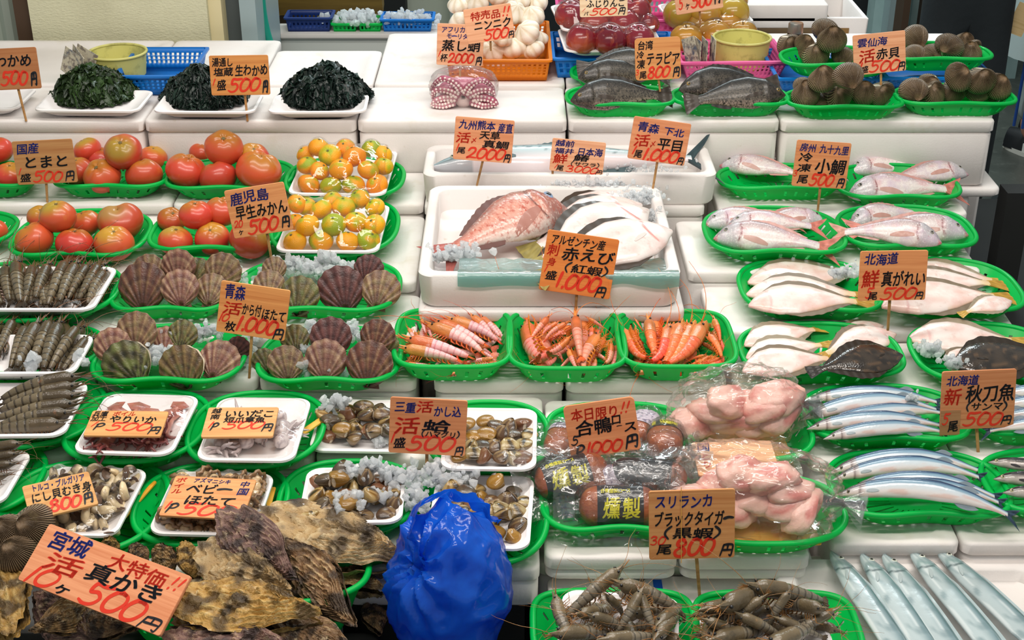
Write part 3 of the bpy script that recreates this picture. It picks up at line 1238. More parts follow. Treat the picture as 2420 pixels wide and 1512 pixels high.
# ------------------------------------------------------------------ shells
def valve(kind, sgn, W, H, D, ribs=0, nr=22, na=72, ripple=0.0, seed=0, paint=None, ears=0.0, skew=0.0):
    """One half of a bivalve: hinge at y = 0, edge towards +y, doming towards sgn * z."""
    V, C = [], []
    th = np.linspace(-math.pi * 0.97, math.pi * 0.97, na)
    for i in range(nr + 1):
        r = i / nr
        for a in th:
            # outline round a centre above the hinge
            ox, oy = W / 2 * math.sin(a), H / 2 + H / 2 * math.cos(a) * -1 * -1
            if kind == 'fan':
                taper = 0.88 + 0.12 * sm(0.0, 0.5, oy / H)
                ox *= taper
            elif kind == 'wedge':
                ox *= 0.80 + 0.2 * sm(0.0, 0.6, oy / H)
                oy += 0.0
            fr = math.atan2(ox, oy)
            cx, cy = ox * r + skew * W * (1 - r) * 0.25, oy * r
            prof = {'fan': (1 - r ** 2.2) ** 0.75 * 0.55 + 0.45 * (1 - r) * 0.6, 'ark': (1 - r ** 2) ** 0.55, 'wedge': (1 - r ** 1.9) ** 0.62}[kind]
            z = D * prof * (sm(0.0, 0.16, r) if kind == 'fan' else (0.62 + 0.38 * sm(0, 0.35, r)))
            if ribs:
                w = math.cos(fr * ribs * 1.0)
                z += D * (0.040 if kind == 'fan' else 0.038) * w * sm(0.1, 0.5, r) * (1 if kind == 'ark' else 0.8 + 0.5 * r)
                if kind == 'fan':
                    k = 1 + 0.012 * w * r
                    cx, cy = cx * k, cy * k
            if ripple:
                z += D * ripple * math.sin(r * 46 + 2 * nz((cx * 6, cy * 6, seed)))
            V.append((cx, cy, sgn * max(z, 0.004 * W)))
            C.append(paint(r, fr, sgn))
    V = np.array(V)
    n = na
    Fc = []
    for i in range(nr):
        for j in range(n):
            k = (j + 1) % n
            f = (i * n + j, i * n + k, (i + 1) * n + k, (i + 1) * n + j)
            Fc.append(f if sgn < 0 else f[::-1])
    # the shell's own thickness: an inner skin
    inner = V.copy()
    inner[:, 2] = sgn * np.maximum(np.abs(V[:, 2]) - 0.02 * W, 0.0)
    m = len(V)
    Vall = np.vstack([V, inner])
    Fi = [tuple(m + q for q in f[::-1]) for f in Fc]
    Fr = []
    for j in range(n):
        k = (j + 1) % n
        a, b = nr * n + j, nr * n + k
        f = (a, b, m + b, m + a)
        Fr.append(f if sgn < 0 else f[::-1])
    Cin = np.tile(L3('d9cbb5'), (m, 1))
    bits = [(Vall, Fc + Fi + Fr, np.vstack([np.array(C), Cin]))]
    if ears:
        e = ears * W
        o = np.array([(-e, -0.02 * W), (e, -0.02 * W), (e * 0.9, H * 0.10), (e * 0.35, H * 0.17), (-e * 0.35, H * 0.17), (-e * 0.9, H * 0.10)])
        v, f = sheet(o, 0.02 * W, D * 0.08)
        v[:, 2] += sgn * 0.012 * W
        bits.append((v, f, np.tile(paint(0.45, 0.0, sgn) * 0.8, (len(v), 1))))
    return bits


SCALLOP = mat('scallop_shell', rough=0.38, vc=True, coat=0.12, mix=[('3a221c', 7, 0.58, 0.85)], bump=('noise', 26, 0.22, None), rnd=0.12)


def scallop_kit(W, base, ray_c, dark, seed, D=0.16, gape=0.0, moss=0.0):
    r = np.random.RandomState(seed)
    rays = r.rand(40) < 0.33
    ringv = r.rand(6)

    def paint(q, fr, sgn):
        i = int((fr / 0.085) + 20) % 40
        c = lerp(L3(base), L3(ray_c), 0.45 * rays[i] * sm(0.25, 0.6, q) + 0.4 * sm(0.1, 0.5, nz((q * 9, fr * 0.7, seed + 2))))
        c = lerp(c, L3(dark), 0.75 * (0.5 - 0.5 * math.cos(fr * 24)) * 0.75 + 0.35 * (math.sin(q * 22 + ringv[0] * 6) > 0.55))
        c = lerp(c, L3(dark), 0.65 * sm(0.42, 0.2, q))
        n = nz((q * 5, fr * 4, seed))
        c = lerp(c, L3('6f7440'), moss * sm(-0.1, 0.4, n))
        return np.clip(c * 0.78 * (1 + 0.35 * n), 0, 1)

    up = weld('upper_valve', valve('fan', 1, W, W * 0.98, W * D, 24, 20, 120, 0.012, seed, paint, 0.24), SCALLOP, 60)
    lo = weld('lower_valve', valve('fan', -1, W, W * 0.98, W * 0.10, 24, 12, 96, 0.0, seed, paint, 0.24), SCALLOP, 60)
    if gape:
        lo.transform(Matrix.Rotation(-gape, 4, 'X'))
    return [('upper_valve', up), ('lower_valve', lo)]


ARK = mat('ark_shell', rough=0.42, vc=True, rnd=0.14, mix=[('8d7a58', 3, 0.6, 0.8)], bump=('noise', 22, 0.35, None), coat=0.1)


def ark_kit(W, seed):
    r = np.random.RandomState(seed)

    def paint(q, fr, sgn):
        w = 0.5 + 0.5 * math.cos(fr * 84)
        c = lerp(L3('33241c'), L3('a58c6e'), w ** 1.5 * (0.45 + 0.5 * sm(0.2, 0.7, q)))
        c = lerp(c, L3('9a7e5e'), 0.7 * sm(0.4, 0.12, q))
        return c * (0.9 + 0.35 * nz((q * 3, fr * 3, seed)))

    return [('upper_valve', weld('upper_valve', valve('ark', 1, W, W * 0.80, W * 0.36, 84, 14, 250, 0, seed, paint, 0, 0.06), ARK, 60)),
            ('lower_valve', weld('lower_valve', valve('ark', -1, W, W * 0.80, W * 0.36, 84, 14, 250, 0, seed, paint, 0, 0.06), ARK, 60))]


CLAM = mat('clam_shell', rough=0.22, vc=True, rnd=0.2, coat=0.35, mix=[('3a2a1a', 3, 0.62, 0.8)], bump=('noise', 9, 0.12, None))


def clam_kit(W, base, dark, pale, seed):
    r = np.random.RandomState(seed)
    k1, k2 = r.rand() * 6, r.rand() * 6
    patch = r.rand() < 0.5

    def paint(q, fr, sgn):
        ring = 0.5 + 0.5 * math.sin(q * 40 + 1.5 * nz((fr * 2, q, seed)))
        c = lerp(L3(base), L3(dark), 0.4 * ring * sm(0.3, 0.8, q))
        n = nz((fr * 2.2 + k1, q * 1.6, k2))
        c = lerp(c, L3(pale), 0.6 * sm(0.05, 0.3, n) * (patch * 0.6 + 0.2))
        c = lerp(c, L3('15110f'), 0.85 * sm(0.55, 0.9, abs(math.sin(fr * 1.3 + k1))) * sm(0.1, 0.35, -n + 0.2) * patch)
        return 0.78 * lerp(c, L3(pale) * 0.8, 0.6 * sm(0.3, 0.05, q))

    return [('upper_valve', weld('upper_valve', valve('wedge', 1, W, W * 0.76, W * 0.27, 0, 14, 40, 0.006, seed, paint, 0, 0.25), CLAM, 80)),
            ('lower_valve', weld('lower_valve', valve('wedge', -1, W, W * 0.76, W * 0.25, 0, 14, 40, 0.006, seed, paint, 0, 0.25), CLAM, 80))]


OYSTER = mat('oyster_shell', rough=0.55, vc=True, mix=[('2a221c', 38, 0.50, 0.72), ('d3bd95', 70, 0.58, 0.78)], bump=('noise', 130, 0.9, None), bumps=[('noise', 420, 0.5, None)], coat=0.15, rnd=0.1)


def oyster_kit(L, W, seed, cols=('8a6f4c', 'c9ad7c', '3d2f2a')):
    """A long rough oyster, hinge at x = 0: two valves built up of ragged overlapping layers."""
    kit = []
    rs = np.random.RandomState(seed)
    bendk = rs.uniform(-0.12, 0.12)
    for nm, sg, D in (('upper_valve', 1, 0.11), ('lower_valve', -1, 0.15)):
        nr, na = 46, 90
        V, C = [], []
        for i in range(nr + 1):
            q = i / nr
            for j in range(na):
                a = 2 * math.pi * j / na
                x = 0.5 + 0.5 * math.cos(a)
                wid = (0.30 + 0.70 * sm(0, 0.55, x)) * (1 - 0.25 * sm(0.75, 1.0, x))
                y = math.sin(a) * wid
                jag = 1 + 0.09 * nz((math.cos(a) * 3, math.sin(a) * 3, seed)) + 0.055 * nz((math.cos(a) * 9, math.sin(a) * 9, seed + 5)) + 0.03 * nz((math.cos(a) * 22, math.sin(a) * 22, seed + 9))
                lay = q * (1 + 0.22 * nz((math.cos(a) * 2.2, math.sin(a) * 2.2, seed + 20 + q)))
                step = lay * 7 + 1.1 * nz((lay * 3 + x * 2, y * 3, seed + 33))
                terr = (math.floor(step) + sm(0.72, 1.0, step % 1)) / 7
                px = 0.08 + (x - 0.08) * q if q > 0 else 0.08
                px, py = 0.25 + (x - 0.25) * q * jag, y * q * jag
                h = D * (1 - 0.82 * terr ** 1.4) * (0.55 + 0.45 * sm(0, 0.12, q + 0.1))
                p = np.array([px * L, (py + bendk * math.sin(px * 3.1)) * W / 2, 0])
                rough = 0.012 * nz(p, 55, seed) + 0.010 * nz(p, 130, seed + 3) + 0.016 * nz(p, 24, seed + 7)
                frill = 0.012 * sm(0.6, 0.95, step % 1) * (1 + nz(p, 90, seed + 2))
                z = sg * (h * L + (rough + frill) * L * 1.5 * (1 - q ** 8 * 0.5)) + 0.012 * L * nz((math.cos(a) * 2, math.sin(a) * 2, seed + 40)) * q
                V.append((p[0], p[1], z))
                n1 = nz(p, 40, seed + 11)
                c = lerp(L3(cols[0]), L3(cols[1]), sm(0.5, 0.95, step % 1) * (0.35 + 0.9 * max(0, nz(p, 22, seed + 14))))
                c = lerp(c, L3(cols[2]), 0.85 * sm(-0.1, 0.3, n1 + 0.3 * nz(p, 14, seed + 21)))
                C.append(c)
        V = np.array(V)
        V[:, 0] -= 0
        Fc = []
        for i in range(nr):
            for j in range(na):
                k = (j + 1) % na
                f = (i * na + j, i * na + k, (i + 1) * na + k, (i + 1) * na + j)
                Fc.append(f if sg > 0 else f[::-1])
        kit.append((nm, mesh(nm, V, Fc, OYSTER, np.array(C), 60)))
    return kit


# ------------------------------------------------------------------ fruit, roots
def revolve_fruit(r, squash, lobes, lob, dimple, seed, nu=40, nv=26, wob=0.03):
    d = dome(nu, nv)
    V = d.reshape(-1, 3).copy()
    a = np.arctan2(V[:, 1], V[:, 0])
    h = V[:, 2]
    rad = 1 + lob * np.cos(a * lobes + seed) * np.clip(0.3 + h, 0, 1) + wob * nzv(V, 1.3, seed)
    W = V * rad[:, None] * r
    W[:, 2] *= squash
    rr = np.sqrt(V[:, 0] ** 2 + V[:, 1] ** 2)
    W[:, 2] -= dimple * r * np.exp(-(rr / 0.28) ** 2) * (h > 0)
    W[:, 2] += dimple * 0.6 * r * np.exp(-(rr / 0.3) ** 2) * (h < 0)
    return W, loft(d)[1], h, a


TOMATO = mat('tomato_skin', rough=0.3, vc=True, hue=0.007, rnd=0.14, coat=0.2, sss=0.06, mix=[('e08a3a', 0.9, 0.62, 0.9)], spec=0.5)
SCAR = mat('stem_scar', '6b5a34', 0.7)


def tomato_kit(seed, lobes=5, lob=0.03, top='c2401c', shoulder='a86a1e'):
    W, Fc, h, a = revolve_fruit(1.0, 0.84, lobes, lob, 0.13, seed)
    C = lerp(L3('c94a30'), L3(shoulder), 0.9 * sm(0.35, 1.0, h + 0.25 * np.sin(a + seed)))
    me = mesh('tomato_skin', W, Fc, TOMATO, C, 180)
    z = W[:, 2].max() * 0
    top_z = W[np.argmax(h)][2]
    v, f = sheet([(0.085 * (1 + 0.35 * (k % 2)) * math.cos(k * math.pi / 6), 0.085 * (1 + 0.35 * (k % 2)) * math.sin(k * math.pi / 6)) for k in range(12)], 0.02, 0.01)
    v[:, 2] += top_z + 0.015
    return [('skin', me), ('stem_scar', mesh('stem_scar', v, f, SCAR, None, 40))]


MANDARIN = mat('mandarin_peel', rough=0.36, vc=True, rnd=0.08, hue=0.012, bump=('voronoi', 16, 0.25, None), mix=[('8f9a1e', 0.8, 0.58, 0.76)], coat=0.1)
BUTTON = mat('mandarin_button', '6a6a32', 0.7)


def mandarin_kit(seed, base, green, cover):
    W, Fc, h, a = revolve_fruit(1.0, 0.82, 9, 0.012, 0.08, seed, 36, 22, 0.04)
    n = nzv(W, 1.2, seed * 3.1)
    C = lerp(L3(base), L3(green), sm(cover + 0.25, cover - 0.25, n + 0.15))
    tz = W[np.argmax(h)][2]
    v, f = sheet([(0.09 * (1 + 0.4 * (k % 2)) * math.cos(k * math.pi / 5), 0.09 * (1 + 0.4 * (k % 2)) * math.sin(k * math.pi / 5)) for k in range(10)], 0.05, 0.05)
    v[:, 2] += tz + 0.03
    return [('peel', mesh('peel', W, Fc, MANDARIN, C, 180)), ('stem_button', mesh('stem_button', v, f, BUTTON, None, 40))]


APPLE = mat('apple_skin', rough=0.22, vc=True, rnd=0.1, coat=0.3, mix=[('d06a4a', 3, 0.55, 0.8, (1, 1, 0.2))])
STALK = mat('fruit_stalk', '4a3522', 0.7)


def apple_kit(seed, col, col2, name='skin', squash=0.9):
    W, Fc, h, a = revolve_fruit(1.0, squash, 5, 0.02, 0.28, seed, 36, 26, 0.02)
    C = lerp(L3(col), L3(col2), sm(0.3, -0.6, h + 0.3 * np.sin(a * 2 + seed)))
    tz = W[np.argmax(h)][2]
    v, f = tube([(0, 0, tz - 0.02), (0.02, 0.01, tz + 0.15), (0.06, 0.02, tz + 0.27)], [0.03, 0.025, 0.035], 6)
    return [('skin', mesh('skin', W, Fc, APPLE, C, 180)), ('stalk', mesh('stalk', v, f, STALK, None, 60))]


GARLIC = mat('garlic_skin', rough=0.5, vc=True, rnd=0.06, bump=('noise', 4, 0.25, (1, 1, 0.15)), mix=[('d9c7a5', 1.2, 0.5, 0.75)])


def garlic_kit(seed):
    d = dome(48, 24)
    V = d.reshape(-1, 3).copy()
    a = np.arctan2(V[:, 1], V[:, 0])
    h = V[:, 2]
    rr = 1 + 0.15 * np.abs(np.cos(a * 3.5 + seed)) ** 0.6 * np.cos(h * 1.4) - 0.08
    W = V * rr[:, None]
    W[:, 2] *= 0.78
    neck = sm(0.72, 1.0, h)
    W[:, 0] *= 1 - 0.2 * neck
    W[:, 1] *= 1 - 0.2 * neck
    W[:, 2] += 0.10 * neck
    C = lerp(L3('f3e9da'), L3('d8c3a2'), 0.6 * sm(0.75, 1.0, np.abs(np.sin(a * 3.5 + seed))) + 0.3 * sm(0.6, 1, h))
    rv, rf = sheet([(0.2 * math.cos(k * 0.7), 0.2 * math.sin(k * 0.7)) for k in range(9)], 0.05, 0.03)
    rv[:, 2] -= 0.76
    return [('bulb', mesh('bulb', W, loft(d)[1], GARLIC, C, 180)), ('root_plate', weld('root_plate', [(rv, rf, L3('9a8560'))], GARLIC, 40))]


# ------------------------------------------------------------------ heaps nobody could count
def ice_heap(pts, size=0.013, seed=0):
    """Chips of crushed ice round the given points: (point, how many, spread)."""
    r = random.Random(seed)
    rs = np.random.RandomState(seed)
    base = bmesh.new()
    bmesh.ops.create_icosphere(base, subdivisions=1, radius=1)
    V0 = np.array([v.co[:] for v in base.verts])
    F0 = [[v.index for v in f.verts] for f in base.faces]
    base.free()
    bits = []
    for p, n, spread in pts:
        for _ in range(n):
            s = size * r.uniform(0.45, 1.15)
            A = np.array(Euler3(r).to_matrix())
            v = V0 * (1 + 0.45 * (rs.rand(len(V0), 1) - 0.5)) * s * np.array([1, r.uniform(0.5, 1), r.uniform(0.45, 0.9)])
            q = np.array([r.gauss(0, spread[0]), r.gauss(0, spread[1]), abs(r.gauss(0, spread[2]))])
            bits.append((v @ A.T + np.array(p) + q, F0))
    return weld('crushed_ice', bits, ICE, 0)


def Euler3(r):
    from mathutils import Euler
    return Euler((r.uniform(0, 6.3), r.uniform(0, 6.3), r.uniform(0, 6.3)))


def weed_heap(w, d, h, n, seed, c1, c2, width=0.010):
    r = random.Random(seed)
    m = mat('seaweed_' + c1, rough=0.36, vc=True, coat=0.12, bump=('noise', 140, 0.4, None), transl=0.2)
    bits = []
    for i in range(n):
        a = r.uniform(0, 6.28)
        q = r.random() ** 0.5
        x, y = q * math.cos(a), q * math.sin(a)
        dirn = r.uniform(0, 6.28)
        L = r.randint(9, 17)
        wd = width * r.uniform(0.4, 1.5)
        lift = r.uniform(0, 0.012)
        pts = []
        for k in range(L):
            rr = min(x * x + y * y, 1.25)
            z = h * max(0, 1 - rr) ** 0.8 * (0.9 + 0.25 * nz((x * 2, y * 2, seed))) + lift * math.sin(k * 1.1 + a) + 0.004
            pts.append(np.array([x * w / 2, y * d / 2, max(z, 0.003)]))
            dirn += r.uniform(-0.75, 0.75)
            if rr > 1.02:
                dirn = math.atan2(-y, -x) + r.uniform(-1.3, 1.3)
            x += 0.09 * math.cos(dirn)
            y += 0.13 * math.sin(dirn)
        pts = np.array(pts)
        t = np.gradient(pts, axis=0)
        t /= np.linalg.norm(t, axis=1)[:, None] + 1e-9
        side = np.cross(t, np.array([0, 0, 1.0]) + 0.7 * np.array([r.uniform(-1, 1), r.uniform(-1, 1), 0]))
        side /= np.linalg.norm(side, axis=1)[:, None] + 1e-9
        ph = r.uniform(0, 6)
        ww = wd * (0.35 + 0.65 * np.sin(np.linspace(0.25, 2.9, L)))
        ruf = np.array([[0, 0, 0.5 * wd * math.sin(k * 1.9 + ph)] for k in range(L)])
        A, B, Cn = pts + side * ww[:, None] + ruf, pts, pts - side * ww[:, None] - ruf
        V = np.vstack([A, B + [0, 0, 0.001], Cn])
        V[:, 2] = np.maximum(V[:, 2], 0.0015)
        Fc = [(k + L * s, k + 1 + L * s, k + 1 + L * (s + 1), k + L * (s + 1)) for s in (0, 1) for k in range(L - 1)]
        bits.append((V, Fc, lerp(L3(c1), L3(c2), r.random() ** 2)))
    # the dark mass underneath
    dm = dome(40, 16).reshape(-1, 3).copy()
    k = 0.9 + 0.12 * nzv(dm, 2.5, seed)
    core = dm * k[:, None] * np.array([w / 2 * 0.9, d / 2 * 0.9, h * 0.8])
    core[:, 2] = np.maximum(core[:, 2], 0.001)
    bits.append((core, loft(dome(40, 16))[1], L3(c1)))
    return weld('seaweed', bits, m, 180)


def drape(items, w, d, base, z0, nx=56, ny=46, it=120, lift=0.0015, sq=0.46):
    """Film stretched over round things on a tray: items are (x, y, z, r) in the tray's frame, base the height its edge is held at."""
    xs, ys = np.linspace(-1, 1, nx), np.linspace(-1, 1, ny)
    X, Y = np.meshgrid(xs, ys)
    # a square grid bent to the tray's rounded outline
    k = np.maximum(np.abs(X), np.abs(Y)) / np.maximum((np.abs(X) ** 6 + np.abs(Y) ** 6) ** (1 / 6), 1e-9)
    GX, GY = X * k * w / 2, Y * k * d / 2
    H = np.full_like(GX, base)
    for x, y, z, r in items:
        q = r * r - (GX - x) ** 2 - (GY - y) ** 2
        H = np.where(q > 0, np.maximum(H, z + np.sqrt(np.maximum(q, 0)) + lift), H)
    Z = H.copy()
    for _ in range(it):
        Aq = Z.copy()
        Aq[1:-1, 1:-1] = 0.25 * (Z[2:, 1:-1] + Z[:-2, 1:-1] + Z[1:-1, 2:] + Z[1:-1, :-2])
        Z = np.maximum(H, Aq)
        Z[0, :] = Z[-1, :] = base
        Z[:, 0] = Z[:, -1] = base
    V = np.column_stack([GX.ravel(), GY.ravel(), Z.ravel()])
    Fc = [(j * nx + i, j * nx + i + 1, (j + 1) * nx + i + 1, (j + 1) * nx + i) for j in range(ny - 1) for i in range(nx - 1)]
    # the skirt folded over the tray's edge and under it
    rim = [i for i in range(nx)] + [(j + 1) * nx - 1 for j in range(1, ny)] + [(ny - 1) * nx + i for i in range(nx - 2, -1, -1)] + [j * nx for j in range(ny - 2, 0, -1)]
    n0 = len(V)
    sk = V[rim].copy()
    sk[:, :2] *= 0.985
    sk[:, 2] = z0
    V = np.vstack([V, sk])
    m = len(rim)
    Fc += [(rim[i], n0 + i, n0 + (i + 1) % m, rim[(i + 1) % m]) for i in range(m)]
    return V, Fc
# ------------------------------------------------------------------ the room
CONC = mat('wet_concrete', '4a4c46', 0.35, mix=[('2e302c', 3, 0.4, 0.7), ('5f615a', 20, 0.55, 0.75)], bump=('noise', 60, 0.25, None))
PLASTER = mat('cream_plaster', 'd2cfb0', 0.75, bump=('noise', 120, 0.55, (1, 1, 2.2)), mix=[('bdb99a', 4, 0.5, 0.8)])
CREAM = mat('cream_trim', 'd8cba0', 0.6)
STEEL = mat('steel_frame', '9fb0b2', 0.4, metal=0.3)
DARKSTEEL = mat('dark_frame', '4f5657', 0.5)
BROWN = mat('brown_paint', '4a3626', 0.6)
PANEL = mat('teal_panel', '9fb8b6', 0.6, mix=[('7f9a98', 3, 0.45, 0.7)])
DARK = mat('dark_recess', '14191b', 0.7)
SHUT = mat('shutter_and_slab_paint', 'b9c2b4', 0.5)
BEAM = mat('beam_wood', '7a6128', 0.6, mix=[('5a4318', 30, 0.4, 0.7, (0.1, 1, 1))])
PALLET = mat('pallet_wood', '6b563a', 0.75, mix=[('42331f', 30, 0.4, 0.7, (0.1, 1, 1))])
BLUE = mat('blue_plastic', '1079d2', 0.35, transl=0.15, rnd=0.08)
NAVYP = mat('navy_plastic', '15306e', 0.4)
PINK = mat('pink_plastic', 'f268a8', 0.35, transl=0.2)
ORANGE = mat('orange_plastic', 'f08a12', 0.35, transl=0.25)
TUBY = mat('yellow_tub', 'e6e08c', 0.4, transl=0.3, mix=[('a8a35a', 26, 0.5, 0.75)])
HOSE = mat('green_hose', '0f8f7a', 0.4)


def bx(name, x0, x1, y0, y1, z0, z1, m, bev=0.0):
    if bev:
        V, Fc = slab(x1 - x0, y1 - y0, z0, z1, bev, bev * 0.6, False)
        V = V + np.array([(x0 + x1) / 2, (y0 + y1) / 2, 0])
    else:
        V, Fc = box(x0, x1, y0, y1, z0, z1)
    return mesh(name, V, Fc, m, None, 40)


structure('floor', bx('floor', -7, 7, -1.5, 9, -0.05, 0, CONC))
structure('wall_back', bx('wall_back', -7, 7, 7.0, 7.1, 0, 3.4, PANEL))
x0, x1 = PY(80, 100, 3.78).x, PY(497, 100, 3.78).x
structure('pillar', bx('pillar', x0, x1, 3.78, 4.3, 0, 3.4, PLASTER))
structure('trim_1', bx('trim_1', x1, PY(527, 60, 3.8).x, 3.8, 4.25, 0, 3.4, CREAM))
structure('trim_2', bx('trim_2', PY(527, 60, 3.8).x, PY(566, 60, 3.8).x, 3.86, 4.2, 0, 3.4, DARKSTEEL))
structure('trim_3', bx('trim_3', PY(566, 60, 3.8).x, PY(604, 60, 3.8).x, 3.82, 4.2, 0, 3.4, STEEL))
structure('trim_4', bx('trim_4', PY(62, 100, 3.8).x - 0.02, x0, 3.8, 4.2, 0, 3.4, BROWN))
# ribbed shutter at the far side of the pillar
xs0, xs1 = -2.6, PY(62, 100, 3.8).x - 0.02
V, Fc = [], []
n = 60
for i in range(n + 1):
    x = xs0 + (xs1 - xs0) * i / n
    y = 3.95 + 0.012 * (1 if (i // 2) % 2 else -1)
    V += [(x, y, 0), (x, y, 3.4)]
    if i:
        Fc.append((2 * i - 2, 2 * i, 2 * i + 1, 2 * i - 1))
structure('wall_shutter', mesh('wall_shutter', V, Fc, SHUT, None, 0))
# door frames and dark doorway behind the stall's far end
for i, (u0, u1, y, m) in enumerate([(1950, 2062, 6.2, DARK), (2062, 2092, 6.0, PANEL), (2098, 2120, 5.9, STEEL), (2130, 2146, 5.7, BROWN), (2150, 2178, 5.8, PANEL), (2182, 2200, 5.7, BROWN), (2200, 2420, 6.3, PANEL), (1200, 1330, 6.2, DARK), (690, 1064, 5.4, SHUT), (1064, 1100, 5.3, STEEL), (906, 960, 5.3, DARK)]):  # the wide pale slab is added to lighten the dim back wall
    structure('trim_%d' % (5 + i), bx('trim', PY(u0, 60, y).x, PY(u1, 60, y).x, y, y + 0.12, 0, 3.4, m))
p = P(2455, 490, 0.0)
n = 40
rings = np.array([[(p.x + r * math.cos(2 * math.pi * k / n), p.y + r * math.sin(2 * math.pi * k / n), z) for k in range(n)] for r, z in ((0.17, 0.0), (0.17, 0.008), (0.15, 0.010), (0.148, 0.006), (0.02, 0.006))])
V, Fc = loft(rings)
mh = mesh('manhole_cover', V, Fc, mat('iron', '2b2f30', 0.45, bump=('wave', 60, 0.8, None)), None, 40)
tag(structure('manhole_cover', mh), 'round iron manhole cover set into the wet concrete floor', 'manhole cover', kind='thing')

# ------------------------------------------------------------------ the stand and the foam boxes it is built up with
TABLE = mat('stand_paint', '1c1d1c', 0.6)
TOP_Z = 0.42
kit = [('table_top', bx('table_top', -1.35, 1.42, 1.30, 3.78, TOP_Z - 0.04, TOP_Z, TABLE))]
for x, y in ((-1.3, 1.36), (0.0, 1.36), (1.36, 1.36), (-1.3, 3.72), (0.0, 3.72), (1.2, 3.0), (1.17, 3.72)):
    kit.append(('leg', bx('leg', x - 0.03, x + 0.03, y - 0.03, y + 0.03, 0, TOP_Z - 0.04, TABLE)))
p = P(2322, 470, 0.6)
spawn(kit, 'display_stand', 'black stand that carries the white foam boxes of the stall', 'display stand')
spawn([('post', bx('post', p.x - 0.03, p.x + 0.03, 3.09, 3.15, TOP_Z + .0006, 0.713, TABLE))], 'wooden_post', 'black post under the end box of the back row', 'post')



def tier(u0, u1, v, z, yb, label, h=None, lid=0.026, panel=True, y0=None):
    """A closed foam box whose front top edge is seen at row v between columns u0 and u1; yb: how far back it reaches."""
    a, b = P(u0, v, z), P(u1, v, z)
    y = a.y if y0 is None else y0
    h = h or z - TOP_Z - 0.0006
    w, d = b.x - a.x - 0.004, yb - y - 0.003
    return spawn(foam_box_kit(w, d, h, lid, panel), 'foam_box', label, 'foam box', Matrix.Translation(((a.x + b.x) / 2, y + d / 2, z - h)), 'white foam boxes that make up the tiers')


BZ = 0.90
for u0, u1, what in ((-175, 337, 'under the cut-off seaweed tray at the end'), (337, 842, 'under the darker seaweed trays'), (842, 1342, 'with the wrapped octopus on its lid'), (1342, 1846, 'under the front tilapia baskets'), (1846, 2357, 'under the front ark shell baskets')):
    tier(u0, u1, 286, BZ, P(842, 286, BZ).y + 0.26, 'tall foam box ' + what, 0.16, 0.03, False)
    tier(u0, min(u1, 2180), 286, BZ - 0.163, P(842, 286, BZ).y + 0.26, 'lower foam box carrying the one ' + what, 0.3135, 0.03, False, y0=P(842, 286, BZ).y + 0.004)
yb2 = P(842, 286, BZ).y + 0.262
for u0, u1, what in ((-230, 335, 'behind the green seaweed'), (335, 612, 'under the blue basket with the yellow tub'), (612, 882, 'with the yellowed rim behind the third seaweed heap'), (882, 1337, 'with the worn lid under the garlic basket'), (1337, 1842, 'under the apples and the pink basket'), (1842, 2366, 'under the blue crates of ark shells')):
    a = PY(u0, 207, yb2).x
    w = PY(u1, 207, yb2).x - a - 0.004
    d = {612: 0.30, -230: 0.40, 335: 0.40}.get(u0, 0.47)
    spawn(foam_box_kit(w, d, BZ + 0.004 - TOP_Z, 0.03), 'foam_box', 'white foam box in the back row ' + what, 'foam box', Matrix.Translation((a + w / 2 + 0.002, yb2 + d / 2, TOP_Z)), 'white foam boxes that make up the tiers')
V, Fc = slab(0.62, 0.3, 0, 0.022, 0.02, 0.006, False)
spawn([('slab', mesh('foam_lid', V, Fc, FOAM, None, 50))], 'foam_sheet', 'loose foam lid under the end box of the back row, over the black upright', 'foam sheet', Matrix.Translation((0.84, 3.21, 0.714)))

yA0, yB0, yC0, yD0, yE0, yF0 = P(700, 484, .775).y, P(700, 668, .75).y, P(700, 795, .725).y, P(700, 900, .70).y, P(700, 1082, .67).y, P(700, 1345, .64).y
tier(-200, 405, 484, .775, 3.07, 'foam box under the upper tomato baskets beside the tomato board')
tier(405, 1002, 484, .775, 3.07, 'foam box under the upper mandarin basket')
tier(-200, 350, 668, .75, yA0, 'foam box under the lower tomato baskets with the tiger prawns before it')
tier(350, 985, 668, .75, yA0, 'foam box under the lower mandarin basket with stained corner')
tier(-200, 285, 795, .725, yB0, 'foam box under the first tray of upright tiger prawns')
tier(285, 985, 795, .725, yB0, 'foam box under the upper pair of scallop baskets')
tier(-200, 222, 900, .70, yC0, 'foam box under the second tray of upright tiger prawns')
tier(222, 608, 900, .70, yC0, 'foam box under the gaping scallops')
tier(608, 985, 900, .70, yC0, 'foam box under the lower scallop basket next to the pink prawns')
tier(-200, 163, 1078, .67, yD0, 'foam box under the tray of tiger prawns lying crosswise')
tier(163, 470, 1090, .67, yD0, 'foam box under the boiled squid', y0=yE0)
tier(470, 740, 1090, .67, yD0, 'foam box under the baby octopus', y0=yE0)
tier(740, 1290, 1090, .67, yD0, 'foam box under the upper hard clam trays', y0=yE0)
tier(-200, 330, 1345, .64, yE0, 'foam box under the snail meat tray')
tier(330, 800, 1345, .64, yE0, 'foam box under the baby scallop tray')
tier(800, 1279, 1345, .64, yE0, 'foam box under the lower hard clam trays, behind the blue bag', h=0.074)
spawn([('body', bx('support_body', -.37, .02, 1.76, 1.98, TOP_Z + .0006, .5655, TABLE))], 'support_box', 'black block under the foam box behind the blue bag', 'box')  # added support, its near-black colour stands in for the shaded gap
